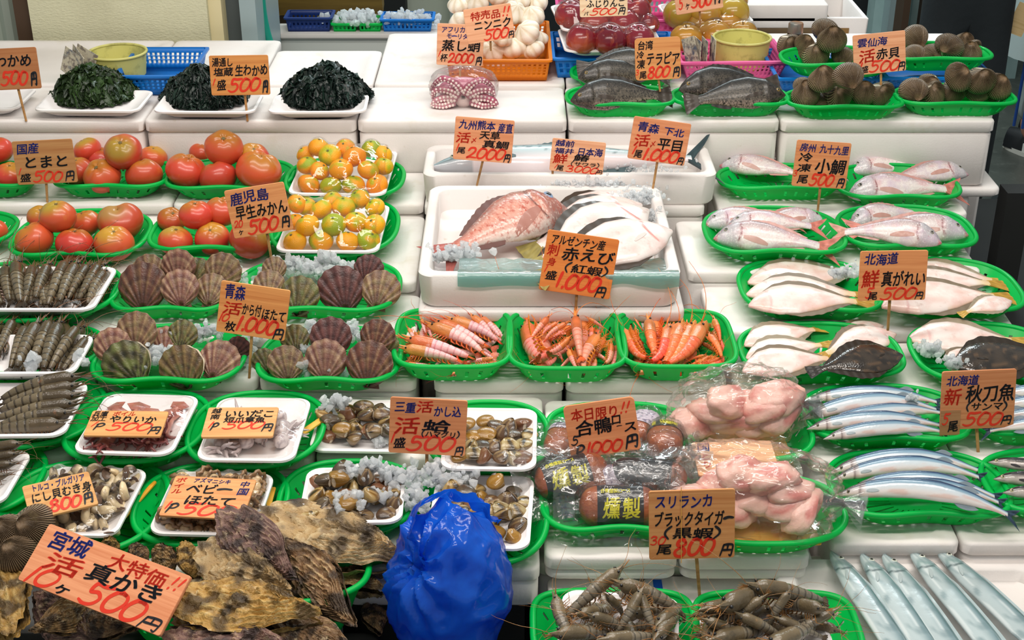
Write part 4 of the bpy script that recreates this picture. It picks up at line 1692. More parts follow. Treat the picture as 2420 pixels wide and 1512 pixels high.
# middle and right-hand columns
tier(985, 1702, 590, .772, 3.07, 'foam box under the long box of the mackerel', y0=2.862)
tier(985, 1622, 735, .755, 2.858, 'foam box under the box of sea bream and flatfish')
tier(1022, 1335, 903, .70, P(985, 735, .755).y, 'chipped foam box under the pink prawns')
tier(1335, 1722, 903, .70, P(985, 735, .755).y, 'cracked foam box under the orange prawns')
tier(1292, 1905, 1120, .665, P(1300, 903, .70).y, 'foam box under the back basket of smoked duck')
tier(1284, 1606, 1318, .645, P(1300, 1120, .665).y, 'foam lid box under the front basket of smoked duck', h=0.045)
tier(1606, 1920, 1318, .645, P(1300, 1120, .665).y, 'foam lid box under the front bag of chicken', h=0.045)
spawn(foam_box_kit(0.44, 0.27, 0.6 - TOP_Z - 0.001, 0.03), 'foam_box', 'low foam box carrying the duck and chicken boxes', 'foam box', Matrix.Translation((0.26, P(1300, 1318, .645).y + 0.185, TOP_Z)), 'white foam boxes that make up the tiers')
yG = P(1300, 1318, .645).y + 0.045
tier(1300, 1548, 1640, .58, yG, 'foam box with taped lid under the grey prawn tray by the dark gap')
tier(1552, 1912, 1640, .58, yG, 'foam box under the grey prawn tray by the cutlassfish')
tier(1700, 2292, 505, .76, 3.07, 'foam box under the upper row of small bream')
yR1 = P(1900, 505, .76).y
tier(1625, 2324, 643, .745, yR1, 'foam box under the lower row of small bream')
yR2 = P(1900, 643, .745).y
tier(1682, 2410, 785, .715, yR2, 'foam box under the flatfish with yellow tails')
yR3 = P(1900, 785, .715).y
tier(1738, 2560, 922, .695, yR3, 'foam box under the flatfish lying with a dark one')
yR4 = P(1900, 922, .695).y
tier(1915, 2262, 1090, .67, yR4, 'foam box under the first basket of saury')
tier(2262, 2640, 1090, .67, yR4, 'foam box under the saury behind their price board')
yR5 = P(1900, 1090, .67).y
tier(1965, 2275, 1285, .64, yR5, 'foam box under the second basket of saury')
tier(2275, 2680, 1285, .64, yR5, 'foam box under the dark sardines')
yR6 = P(1900, 1285, .64).y
# blue tape across the lid by the grey prawns
a = P(1550, 1352, .58)
v, f = box(a.x - 0.007, a.x + 0.007, 1.32, a.y - 0.02, .5803, .5810)
spawn([('tape', mesh('tape', v, f, mat('blue_tape', '1565d8', 0.4), None, 0))], 'adhesive_tape', 'strip of blue tape across the seam of two foam lids', 'tape')

# big open boxes
def open_box(u0, u1, v0, v1, zb, h, label, wall=0.022):
    yf, yk = P(u0, v1, zb + h).y, P(u0, v0, zb + h).y
    um = (u0 + u1) / 2
    s = depth(P(um, v1, zb + h)) / F_PX
    w = (u1 - u0) * s
    x = P(um, v1, zb + h).x
    spawn(open_box_kit(w, yk - yf, h, wall), 'open_foam_box', label, 'open foam box', Matrix.Translation((x, (yf + yk) / 2, zb)))
    return x, w, yf, yk


open_box(998, 1697, 341, 414, .773, .072, 'long open foam box holding the spotted mackerel')
open_box(986, 1612, 437, 650, .757, .070, 'square open foam box holding the big red sea bream and white flatfish')
CUT = open_box(1928, 2680, 1318, 1700, .565, .042, 'shallow open foam box with the silver cutlassfish', 0.03)
spawn(foam_box_kit(0.62, 0.5, .565 - TOP_Z - 0.001, 0.03), 'foam_box', 'foam box carrying the cutlassfish box', 'foam box', Matrix.Translation((CUT[0] - 0.0, 1.62, TOP_Z)), 'white foam boxes that make up the tiers')


# ------------------------------------------------------------------ green baskets
BASK = {}


def basket(key, shape, u0, u1, v0, v1, z, label, h=0.036, rz=0, dmax=0.25, m=None, droop=0.10):
    uc = (u0 + u1) / 2
    yb, yf = P(uc, v0, z + h).y, P(uc, v1, z).y
    d = min(max((yb - yf) / 0.90, 0.15), dmax)
    if key in ('T1', 'T2', 'T3', 'M1', 'BR1', 'BR2'):
        d = min(d, (3.06 - yf) / 0.91)
    yc = yf + 0.40 * d
    if shape == 'oval' and key[0] in 'MPQHN':
        # the rim stands out beyond the tray in it: take it from the row its front edge is seen at
        d = min(yb - P(uc, v1 - 9, z + h).y, 0.30)
        if key == 'M1':
            d = min(d, 3.06 - P(uc, v1 - 9, z + h).y)
        yc = P(uc, v1 - 9, z + h).y + d / 2
    c = Vector((0, yc, z + h))
    t = c.y  # depth of the rim
    w = (u1 - u0) * (c.y * CP - (c.z - CAM.z) * SP) / F_PX
    x = (uc - 1210) / F_PX * (c.y * CP - (c.z - CAM.z) * SP)
    spawn(basket_kit(shape, w, d, h, m, droop=droop if shape == 'bean' else 0), 'plastic_basket', label, 'basket', T((x, yc, z + 0.0012), rz), 'green plastic serving baskets' if m is None else None)
    BASK[key] = (Vector((x, yc, z)), w, d, h, z)
    return BASK[key]


zA, zB, zC, zD, zE, zF = .775, .75, .725, .70, .67, .64
for a in [
    ('T1', 'bean', -160, 97, 385, 472, zA, 'green basket with tomatoes cut off by the edge, upper tier'),
    ('T2', 'bean', 138, 402, 362, 473, zA, 'green basket with tomatoes under the tomato price board'),
    ('T3', 'bean', 400, 690, 362, 477, zA, 'green basket with tomatoes beside the upper mandarins'),
    ('T4', 'bean', 42, 347, 498, 635, zB, 'green basket with tomatoes behind the tiger prawn tray'),
    ('T5', 'bean', 363, 662, 492, 620, zB, 'green basket with tomatoes beside the lower mandarins'),
    ('T6', 'bean', -260, 32, 500, 610, zB, 'green basket with tomatoes almost out of view on the lower tier'),
    ('M1', 'oval', 680, 952, 330, 480, zA, 'green basket under the upper mandarin pack'),
    ('M2', 'oval', 648, 938, 466, 613, zB, 'green basket under the lower mandarin pack'),
    ('P1', 'oval', -150, 277, 622, 768, zC, 'green basket under the upper tiger prawn tray'),
    ('P2', 'oval', -160, 236, 768, 893, zD, 'green basket under the middle tiger prawn tray'),
    ('P3', 'oval', -180, 236, 892, 1068, zE, 'green basket under the crosswise tiger prawns'),
    ('P4', 'oval', -240, 94, 1050, 1230, zF, 'green basket under the tiger prawn tray nearest the ark shells'),
    ('S1', 'bean', 277, 560, 612, 765, zC, 'green basket of closed scallops beside the tiger prawns'),
    ('S2', 'bean', 562, 942, 612, 766, zC, 'green basket of scallops under the lower mandarins'),
    ('S3', 'bean', 232, 577, 770, 935, zD, 'green basket with two gaping scallops'),
    ('S4', 'bean', 617, 944, 775, 935, zD, 'green basket of scallops next to the pink prawns'),
    ('Q1', 'oval', 165, 487, 925, 1100, zE, 'green basket under the boiled squid pack'),
    ('Q2', 'oval', 452, 762, 930, 1112, zE, 'green basket under the baby octopus pack'),
    ('H2', 'oval', 1016, 1294, 952, 1122, zE, 'green basket under the clam tray beside the duck'),
    ('N1', 'oval', 2, 386, 1092, 1320, zF, 'green basket under the snail meat pack'),
    ('N2', 'oval', 325, 674, 1100, 1297, zF, 'green basket under the baby scallop pack'),
    ('H3', 'oval', 664, 982, 1092, 1270, zF, 'green basket under the clam tray behind the oysters'),
    ('H4', 'oval', 984, 1290, 1112, 1342, zF, 'green basket under the clam tray behind the blue bag'),
    ('R1', 'square', 937, 1206, 733, 905, zD, 'green basket of pale pink prawns'),
    ('R2', 'square', 1206, 1470, 735, 910, zD, 'green basket of pink prawns in the middle of three'),
    ('R3', 'square', 1462, 1729, 737, 905, zD, 'green basket of orange prawns'),
    ('TL1', 'bean', 1350, 1590, 156, 221, BZ, 'green basket of tilapia behind, beside the blue crate'),
    ('TL2', 'bean', 1338, 1592, 214, 281, BZ, 'green basket with one dark tilapia in front'),
    ('TL3', 'bean', 1592, 1858, 205, 280, BZ, 'green basket with two tilapia under the pink basket'),
    ('AC3', 'bean', 1860, 2126, 212, 287, BZ, 'green basket of ark shells in front, beside the tilapia'),
    ('AC4', 'bean', 2120, 2392, 210, 279, BZ, 'green basket of ark shells in front at the end of the stall'),
    ('BR1', 'bean', 1700, 1992, 355, 478, .76, 'green basket of small bream half behind their price board'),
    ('BR2', 'bean', 1976, 2258, 378, 498, .76, 'green basket of three small bream under the tall end box'),
    ('BR3', 'bean', 1668, 1988, 490, 628, .745, 'green basket of small bream with a red tail sticking out'),
    ('BR4', 'bean', 1986, 2294, 488, 614, .745, 'green basket of small bream with heads towards the floor'),
    ('FL1', 'bean', 1750, 2074, 607, 768, .715, 'green basket of three white flatfish beside their price board'),
    ('FL2', 'bean', 2078, 2404, 600, 765, .715, 'green basket of white flatfish with yellow tails by the floor'),
    ('FL3', 'bean', 1752, 2124, 765, 920, .695, 'green basket of flatfish with one dark brown one in front'),
    ('FL4', 'bean', 2160, 2500, 765, 930, .695, 'green basket of flatfish with a dark one behind the saury board'),
    ('SN1', 'bean', 1904, 2278, 912, 1074, .67, 'green basket of saury behind their price board'),
    ('SN2', 'bean', 2282, 2640, 930, 1062, .67, 'green basket of saury cut off by the edge'),
    ('SN3', 'bean', 1965, 2372, 1065, 1254, .64, 'green basket of saury above the cutlassfish'),
    ('SN4', 'bean', 2330, 2700, 1065, 1245, .64, 'green basket of dark sardines cut off by the edge'),
    ('DK1', 'bean', 1296, 1632, 985, 1094, .665, 'green basket of smoked duck behind its price board'),
    ('DK2', 'bean', 1282, 1642, 1092, 1288, .645, 'green basket of smoked duck in front of its price board'),
    ('CH1', 'oval', 1628, 1914, 955, 1116, .665, 'green basket with the back bag of chicken'),
    ('CH2', 'oval', 1600, 1990, 1125, 1314, .645, 'green basket with the front bag of chicken on a yellow sheet'),
    ('GP1', 'square', 1262, 1640, 1398, 1590, .58, 'green basket under the grey prawns by the dark gap'),
    ('GP2', 'square', 1650, 2024, 1402, 1590, .58, 'green basket under the grey prawns by the cutlassfish'),
]:
    kw = {}
    if a[0] in ('R1', 'R2', 'R3'):
        kw = dict(h=0.045)
    if a[0] in ('TL2', 'TL3', 'AC3', 'AC4', 'TL1'):
        kw = dict(dmax=0.185)
    basket(*a, **kw)

# ------------------------------------------------------------------ white trays
TR = {}


def tray(key, quad, z, h, label, lift=0.0, name='foam_tray', group='white foam trays'):
    """A tray whose rim corners are seen at quad (top left first, clockwise); its foot stands at height z."""
    p = [P(*c, z + h) for c in quad]
    c = sum(p, Vector()) / 4
    x = (p[1] - p[0] + p[2] - p[3]) / 2
    y = (p[0] - p[3] + p[1] - p[2]) / 2
    w, d = x.length, y.length
    M = frame(Vector((c.x, c.y, z)), x, (0, 0, 1))
    spawn(tray_kit(w, d, h), name, label, 'tray', M, group)
    TR[key] = (M, w, d, h, z)
    return TR[key]


for a in [
    ('M1', [(712, 352), (932, 355), (920, 459), (694, 457)], zA + .028, .022, 'white tray of the upper mandarin pack'),
    ('M2', [(684, 480), (914, 482), (903, 594), (661, 592)], zB + .028, .022, 'white tray of the lower mandarin pack'),
    ('P1', [(-60, 628), (263, 632), (238, 728), (-92, 732)], zC + .034, .030, 'white tray of tiger prawns, the upper one'),
    ('P2', [(-70, 788), (223, 792), (178, 879), (-105, 884)], zD + .034, .030, 'white tray of tiger prawns, the middle one'),
    ('P3', [(-60, 903), (208, 903), (156, 1026), (-120, 1033)], zE + .034, .030, 'white tray of tiger prawns lying crosswise'),
    ('P4', [(-110, 1062), (77, 1066), (8, 1188), (-190, 1190)], zF + .034, .030, 'white tray of tiger prawns cut off, nearest the ark shells'),
    ('Q1', [(250, 928), (471, 934), (409, 1074), (171, 1067)], zE + .036, .026, 'white tray of the boiled squid'),
    ('Q2', [(504, 938), (724, 940), (709, 1088), (477, 1085)], zE + .036, .026, 'white tray of the baby octopus'),
    ('H1', [(756, 941), (975, 945), (962, 1066), (735, 1064)], zE + .001, .022, 'white tray of hard clams standing straight on the foam box'),
    ('H2', [(1060, 963), (1280, 963), (1256, 1110), (1036, 1104)], zE + .036, .026, 'white tray of hard clams beside the smoked duck'),
    ('N1', [(140, 1103), (357, 1105), (268, 1268), (18, 1256)], zF + .036, .026, 'white tray of the snail meat'),
    ('N2', [(420, 1113), (650, 1117), (602, 1266), (341, 1258)], zF + .036, .026, 'white tray of the baby scallops'),
    ('H3', [(724, 1104), (956, 1102), (955, 1232), (705, 1236)], zF + .036, .026, 'white tray of hard clams with ice, behind the oysters'),
    ('H4', [(1028, 1120), (1262, 1122), (1253, 1300), (1008, 1286)], zF + .036, .026, 'white tray of hard clams behind the blue bag'),
    ('W0', [(-140, 205), (76, 207), (54, 256), (-170, 256)], BZ + .001, .026, 'empty white tray cut off by the edge, under a price board'),
    ('W1', [(122, 211), (364, 213), (328, 262), (80, 260)], BZ + .001, .026, 'white tray under the green seaweed'),
    ('W2', [(400, 217), (626, 219), (600, 264), (352, 264)], BZ + .001, .026, 'white tray under the seaweed behind the middle board'),
    ('W3', [(664, 221), (880, 222), (857, 262), (616, 266)], BZ + .001, .026, 'white tray under the darkest seaweed, beside the octopus'),
    ('GP1', [(1360, 1392), (1620, 1414), (1588, 1545), (1284, 1524)], .58 + .034, .030, 'white tray of grey prawns by the dark gap'),
    ('GP2', [(1654, 1424), (1932, 1424), (1984, 1545), (1660, 1545)], .58 + .034, .030, 'white tray of grey prawns by the cutlassfish'),
]:
    tray(*a)
# ------------------------------------------------------------------ tomatoes
TKITS = [tomato_kit(1), tomato_kit(2.3, 6, 0.02, shoulder='b88a2a'), tomato_kit(4.1, 5, 0.05), tomato_kit(5.7, 7, 0.015, shoulder='a89030'), tomato_kit(3.3, 2, 0.11, shoulder='b08a4a')]


def tilt_to(p, deg, az, s):
    return Matrix.Translation(p) @ Matrix.Rotation(R(az), 4, 'Z') @ Matrix.Rotation(R(deg), 4, 'X') @ Matrix.Rotation(R(az * 1.7), 4, 'Z') @ Matrix.Scale(s, 4)


def tomatoes(base, where, items):
    for u, v, r, k, kit, what in items:
        rm = 0.04
        for _ in range(3):
            rm = r * mpp(u, v, base + 0.008 + rm * k)
        p = P(u, v, base + 0.008 + rm * k)
        spawn(TKITS[kit], 'tomato', 'tomato ' + what + ' ' + where, 'tomato', tilt_to(p, rng.uniform(-35, 30), rng.uniform(0, 360), rm), 'tomatoes in the green baskets')


B, Tp = 0.84, 2.05
tomatoes(zA, 'in the upper basket cut off by the edge', [(-4, 355, 36, Tp, 0, 'on top of the pile'), (26, 416, 38, B, 1, 'half behind the tomato board'), (-58, 412, 40, B, 2, 'out at the far end')])
tomatoes(zA, 'in the basket under the tomato board', [(291, 358, 45, Tp, 3, 'with a green shoulder on top'), (242, 416, 45, B, 0, 'in the middle of the front'), (341, 413, 44, B, 2, 'in front beside the next basket'), (362, 374, 34, 1.0, 1, 'at the back beside the next basket'), (206, 355, 34, 1.6, 3, 'behind the board edge, upper'), (184, 404, 38, B, 1, 'behind the board edge, lower'), (238, 377, 33, 1.0, 0, 'small and deep at the back')])
tomatoes(zA, 'in the basket beside the upper mandarins', [(529, 350, 46, Tp, 0, 'red and shiny on top'), (439, 404, 47, 1.0, 2, 'large at the near end'), (515, 419, 45, B, 0, 'in the middle of the front'), (612, 404, 54, 1.05, 2, 'broad and lobed over the mandarin board'), (598, 374, 40, 1.5, 1, 'at the back touching the broad one'), (478, 362, 31, 1.2, 0, 'small and half hidden behind the top one')])
tomatoes(zB, 'in the basket behind the tiger prawns', [(137, 512, 44, Tp, 3, 'orange and highest'), (81, 567, 47, 0.95, 0, 'large and dark red at the near end'), (177, 578, 45, B, 0, 'in the middle of the front'), (270, 575, 47, B, 1, 'in front at the far end'), (285, 525, 52, 1.0, 4, 'twin-lobed at the back'), (203, 528, 36, 1.0, 0, 'at the back in the middle'), (96, 514, 32, 1.1, 1, 'mostly hidden behind the orange one')])
tomatoes(zB, 'in the basket beside the lower mandarins', [(463, 508, 40, Tp, 0, 'on top next to the mandarin board'), (524, 500, 40, 1.9, 2, 'peeking out beside the mandarin board'), (405, 520, 33, 1.1, 0, 'small at the back corner'), (415, 570, 41, B, 3, 'with a greenish foot at the front corner'), (502, 564, 42, B, 1, 'in the middle of the front'), (590, 566, 49, B, 3, 'under the mandarin board')])
tomatoes(zB, 'in the lower basket cut off by the edge', [(-16, 548, 34, 1.0, 0, 'just showing')])

# ------------------------------------------------------------------ mandarins under film
MK = [mandarin_kit(1.3, 'f7a303', 'b0b80c', -0.25), mandarin_kit(2.7, 'f7aa05', 'a6b80c', 0.0), mandarin_kit(3.9, 'f5a404', '9aae0c', 0.22), mandarin_kit(5.1, 'e0b40c', 'a0ae10', 0.45)]


def packed(items, tk, kits, kind, place, cat, squash=0.82, ks=(0.82, 1.9, 2.55, 3.0), tilt=40, group=None, zoff=0.007, film=True, extra=0.0):
    M, w, d, h, z = TR[tk]
    inv = M.inverted()
    local = []
    base = z + zoff
    lay = {}
    for e in items:
        lay.setdefault(e[3], []).append(e)
    rowname = {0: 'front row', 1: 'second row', 2: 'third row', 3: 'back row'}
    for e in items:
        u, v, r, row, kit = e[:5]
        r = r * 1.1
        rm = 0.03
        for _ in range(3):
            rm = r * mpp(u, v, base + rm * ks[row])
        p = P(u, v, base + rm * ks[row])
        q = inv @ p
        local.append((q.x, q.y, q.z, rm * 0.99))
        order = sorted(lay[row], key=lambda t: t[0]).index(e)
        nrow = len(lay[row])
        nth = 'first' if order == 0 else 'last' if order == nrow - 1 else ORD[order]
        spawn(kits[kit], cat, f'{kind} {place}, {rowname[row]}, {nth} from the left', cat, tilt_to(p, rng.uniform(-tilt, tilt), rng.uniform(0, 360), rm), group or f'{cat}s {place}')
    if film:
        V, Fc = drape(local, w - 0.006, d - 0.006, h + 0.0015, h * 0.55)
        spawn([('film', mesh('cling_film', V, Fc, FILM, None, 180))], 'cling_film', f'clear film stretched over the {cat}s {place}', 'film', M, 'clear film over the packs')


packed([(730, 436, 25, 0, 0), (782, 439, 24, 0, 3), (835, 437, 25, 0, 2), (891, 436, 24, 0, 0),
        (727, 391, 23, 1, 2), (756, 404, 22, 1, 0), (806, 400, 26, 1, 0), (870, 402, 24, 1, 1), (906, 393, 22, 1, 1),
        (780, 367, 25, 2, 1), (838, 371, 26, 2, 0), (905, 365, 22, 2, 0), (722, 365, 20, 2, 0),
        (753, 349, 23, 3, 0), (816, 351, 22, 3, 0), (878, 352, 22, 3, 3)], 'M1', MK, 'mandarin', 'in the upper pack', 'mandarin', group='mandarins in the upper pack')
packed([(697, 571, 26, 0, 0), (759, 568, 27, 0, 2), (821, 570, 25, 0, 0), (871, 566, 26, 0, 2),
        (726, 533, 27, 1, 0), (789, 531, 27, 1, 3), (841, 525, 26, 1, 1), (885, 531, 24, 1, 0), (698, 524, 20, 1, 0),
        (759, 496, 25, 2, 1), (812, 489, 26, 2, 1), (724, 488, 22, 2, 1), (886, 492, 23, 2, 1),
        (849, 471, 24, 3, 2), (786, 474, 22, 3, 1), (702, 482, 22, 3, 0)], 'M2', MK, 'mandarin', 'in the lower pack', 'mandarin', group='mandarins in the lower pack')

# ------------------------------------------------------------------ scallops
SK = [scallop_kit(1, '7a4a3a', 'b08a62', '4a2c26', 1), scallop_kit(1, '8f6a50', 'c8a878', '5a3a30', 2, moss=0.3), scallop_kit(1, '6e3f3c', '8a5a52', '3c2222', 3), scallop_kit(1, '9a6a58', 'd8b48c', '6a3c38', 4), scallop_kit(1, '6a5a34', 'a89458', '33301c', 5, moss=0.7)]
SKG = [scallop_kit(1, '5a5230', '8f8450', '262414', 6, gape=0.30, moss=0.9), scallop_kit(1, '7a5c38', 'b09460', '3a2a1c', 7, gape=0.26, moss=0.4)]


def scallops(base, where, items):
    for u, v, r, roll, t, kit, dz, what in items:
        W = 2 * r * mpp(u, v, base + 0.05) * 0.98
        t = t - 13
        zc = base + 0.010 + dz + W / 2 * math.cos(R(t)) * max(0.2, math.cos(R(roll)))
        p = P(u, v, zc)
        n = Matrix.Rotation(R(rng.uniform(-6, 6)), 3, 'Z') @ Vector((0, -math.cos(R(t)), math.sin(R(t))))
        y = Vector((0, math.sin(R(t)), math.cos(R(t))))
        y = Matrix.Rotation(R(roll), 3, n) @ y
        x = y.cross(n)
        M = frame(p - y * W / 2, x, n) @ Matrix.Scale(W, 4)
        spawn((SKG if kit >= 10 else SK)[kit % 10], 'scallop', 'scallop ' + what + ' ' + where, 'scallop', M, 'live scallops in the green baskets')


scallops(zC, 'in the basket beside the tiger prawns', [
    (352, 640, 42, 10, 35, 1, .030, 'mostly hidden behind the biggest'), (422, 628, 42, 0, 30, 3, .042, 'fanned upright at the back'), (467, 644, 38, -20, 40, 4, .030, 'greenish between two fans at the back'), (527, 640, 46, -25, 35, 1, .030, 'banded at the back, nearest the ice'),
    (425, 680, 47, 8, 40, 3, .018, 'pink and wet in the middle'), (500, 684, 42, -5, 45, 1, .012, 'half covered by ice'), (338, 676, 61, 4, 38, 0, .004, 'largest, dark and round in front')])
scallops(zC, 'in the basket under the mandarins', [
    (648, 634, 30, 10, 40, 1, .034, 'half buried in ice at the back'), (872, 636, 37, -15, 35, 2, .034, 'dark behind the ridged one'), (636, 675, 40, 0, 42, 1, .018, 'small beside the price board'), (708, 698, 50, -5, 40, 4, .004, 'mossy and round in front'),
    (806, 682, 58, 12, 35, 2, .006, 'dark purple with deep ridges'), (900, 684, 49, -14, 40, 1, .012, 'ringed and brown, last in the basket')])
scallops(zD, 'in the basket with the gaping ones', [
    (323, 783, 50, 0, 38, 1, .034, 'banded at the back'), (432, 790, 37, -8, 40, 4, .030, 'half under ice at the back'), (266, 818, 47, 12, 40, 3, .020, 'pink behind the darkest one'), (392, 808, 40, 0, 45, 3, .016, 'pale in the middle of the ice'), (564, 822, 30, -30, 35, 2, .02, 'dark at the end behind the pink one'),
    (520, 850, 50, -22, 42, 3, .008, 'pink and wet at the end'), (298, 860, 60, 34, 36, 10, .002, 'gaping and moss dark in front'), (428, 866, 55, 18, 36, 11, .002, 'gaping and brown beside the mossy one')])
scallops(zD, 'in the basket next to the pink prawns', [
    (782, 796, 50, 0, 36, 2, .034, 'at the back under the ice'), (893, 794, 43, -14, 36, 0, .034, 'red brown at the back corner'), (697, 800, 36, 10, 42, 4, .028, 'small behind the price board'), (904, 815, 40, -20, 40, 4, .020, 'green behind the darkest one'),
    (624, 852, 32, 24, 36, 4, .010, 'green at the near end'), (676, 858, 46, 8, 38, 1, .004, 'brown next to the green one'), (770, 850, 53, 0, 40, 3, .004, 'pale pink in the middle'), (873, 858, 58, -4, 38, 0, .003, 'largest and darkest in front')])

# ------------------------------------------------------------------ prawns
TIG = mat('tiger_prawn_shell', rough=0.26, vc=True, coat=0.35, rnd=0.16, mix=[('a5683f', 10, 0.62, 0.85), ('2a2a22', 6, 0.55, 0.8)], bump=('noise', 40, 0.2, None))
RED = mat('red_prawn_shell', rough=0.28, vc=True, coat=0.4, rnd=0.10, hue=0.012, mix=[('f6d9cf', 8, 0.62, 0.85)], bump=('noise', 40, 0.18, None))
GRY = mat('grey_prawn_shell', rough=0.22, vc=True, coat=0.5, rnd=0.16, mix=[('b88a58', 10, 0.62, 0.85), ('2c2a24', 7, 0.58, 0.8)], bump=('noise', 36, 0.2, None))
TK = [prawn_kit(1, 0.092, c, '6f624c', '2a2119', '574832', '3c2d1f', TIG, '6e4a2c', 0.9, s) for c, s in ((0.35, 1), (0.8, 2), (1.2, 3))]
RK1 = [prawn_kit(1, 0.092, c, 'f2b8b8', 'd98a8c', 'e88a4c', 'ee6a38', RED, 'e0662c', 1.0, s) for c, s in ((0.4, 4), (0.9, 5))]
RK2 = [prawn_kit(1, 0.092, c, 'ee9a88', 'e8735a', 'ec8148', 'ee6a30', RED, 'e2701e', 1.0, s) for c, s in ((0.3, 6), (1.2, 7), (2.0, 8))]
RK3 = [prawn_kit(1, 0.090, c, 'ee7044', 'e25a30', 'e88a4a', 'e8561e', RED, 'e2701e', 1.1, s) for c, s in ((0.7, 9), (1.3, 10), (1.9, 11))]
GK = [prawn_kit(1, 0.105, c, '857a68', '4c463c', '7a6a50', '5c4a34', GRY, '9a6a38', 1.0, s, 0.2) for c, s in ((0.6, 12), (1.3, 13), (2.2, 14))]


def under(items, du, dv, dz):
    """A lower layer lying like the upper one, shifted half a prawn."""
    return [((a[0] + du, a[1] + dv), (b[0] + du, b[1] + dv), k, roll + 35, dz) for (a, b, k, roll, *_) in items]


def more(pts, dz):
    r = random.Random(len(pts))
    return [((u + 40 * math.cos(a), v + 26 * math.sin(a)), (u - 40 * math.cos(a), v - 26 * math.sin(a)), r.randrange(3), r.uniform(-80, 80), dz) for u, v in pts for a in [r.uniform(0, 6.28)]]


def grown(a, b, g, ch, up, roll):
    m = (a + b) / 2
    return along(m + (a - m) * g, m + (b - m) * g, ch, up, roll)


def prawns(kits, items, z0, name, kindlab, place, group, up=(0, -0.55, 0.85), cat='prawn', grow=1.0):
    order = sorted(range(len(items)), key=lambda i: items[i][0][0])
    for n, i in enumerate(order):
        (u0, v0), (u1, v1), k, roll, dz = items[i][:5]
        kit, ch = kits[k % len(kits)]
        lab = items[i][5] if len(items[i]) > 5 else None
        nth = 'first' if n == 0 else 'last' if n == len(items) - 1 else ORD[n]
        label = f'{kindlab} {lab} {place}' if lab else f'{kindlab} {place}, {nth} head from the left'
        spawn(kit, name, label, cat, grown(P(u0, v0, z0 + dz), P(u1, v1 - (12 if v1 > 850 and name == 'red_prawn' else 0), z0 + dz * 0.6), grow, ch, up, roll * (2.1 if name == 'red_prawn' else 1)), group)


def tz(k):
    return TR[k][4] + 0.010


prawns(TK, under(L_ := [((16, 632), (20, 712), 0, 30, .016), ((40, 622), (46, 714), 0, 10, .022), ((78, 632), (58, 712), 1, -20, .018), ((116, 626), (80, 704), 0, 20, .028), ((156, 622), (112, 716), 1, -15, .022), ((184, 624), (136, 712), 0, 20, .028), ((208, 628), (160, 702), 1, -10, .026), ((234, 626), (184, 708), 0, -25, .024), ((252, 642), (202, 714), 1, 20, .016), ((-24, 640), (-18, 718), 1, 20, .018), ((100, 656), (104, 722), 1, 60, .010), ((140, 660), (90, 722), 0, 50, .008)], 12, 2, 0.008) + L_, tz('P1'), 'tiger_prawn', 'raw tiger prawn', 'in the upper tray', 'tiger prawns in the upper tray', grow=1.1)
prawns(TK, under(L_ := [((34, 756), (-6, 832), 0, 20, .024), ((62, 774), (24, 864), 1, -15, .018), ((92, 764), (36, 868), 0, 15, .028), ((118, 762), (72, 866), 1, -20, .022), ((145, 764), (98, 872), 0, 20, .026), ((186, 774), (116, 868), 1, -10, .028), ((206, 798), (146, 874), 0, -30, .016), ((0, 768), (-40, 850), 1, 20, .02), ((100, 816), (36, 880), 0, 60, .008)], 14, 2, 0.008) + L_, tz('P2'), 'tiger_prawn', 'raw tiger prawn', 'in the middle tray', 'tiger prawns in the middle tray', grow=1.1)
prawns(TK, [((186, 892), (-4, 934), 1, 30, .048, 'arched highest'), ((184, 912), (0, 952), 0, 20, .040, 'second from the back'), ((186, 936), (-8, 962), 1, 10, .034, 'third from the back'), ((180, 955), (-14, 985), 0, 25, .028, 'fourth from the back'), ((168, 978), (-20, 1004), 1, 20, .022, 'second from the front'), ((150, 1002), (-40, 1018), 0, 30, .016, 'lowest in front')], tz('P3'), 'tiger_prawn', 'raw tiger prawn lying crosswise', 'in its tray', 'tiger prawns lying crosswise', up=(0, -0.2, 1), grow=1.1)
prawns(TK, [((58, 1048), (-80, 1075), 1, 20, .044, 'highest'), ((50, 1072), (-90, 1098), 0, 20, .034, 'second from the top'), ((40, 1096), (-90, 1120), 1, 20, .028, 'third from the top'), ((24, 1122), (-100, 1146), 0, 20, .02, 'lowest')], tz('P4'), 'tiger_prawn', 'raw tiger prawn near the ark shells', 'in the cut-off tray', 'tiger prawns in the cut-off tray', up=(0, -0.2, 1))
z = zD + 0.008
prawns(RK1, more([(1000, 800), (1060, 830), (1110, 830), (1150, 845), (990, 840), (1040, 860), (1100, 800), (1150, 815)], .014) + under(L_ := [((954, 800), (1120, 842), 0, -20, .044), ((944, 822), (1092, 862), 0, -15, .040), ((1006, 768), (1152, 826), 1, -25, .046), ((1024, 758), (1156, 814), 0, -20, .048), ((1054, 754), (1188, 800), 1, -20, .052), ((1078, 748), (1154, 796), 0, -25, .046), ((1110, 744), (1172, 797), 1, -30, .044), ((1134, 746), (1186, 797), 0, -30, .040), ((1168, 846), (1098, 868), 1, 60, .022), ((958, 858), (1016, 874), 0, 30, .020), ((996, 750), (1006, 790), 0, 20, .036), ((964, 772), (986, 808), 1, 40, .034), ((1052, 876), (1100, 866), 0, 40, .016)], 14, 10, 0.016) + L_, z, 'red_prawn', 'pale pink prawn', 'in the basket by the scallops', 'pale pink prawns', up=(0, -0.3, 1))
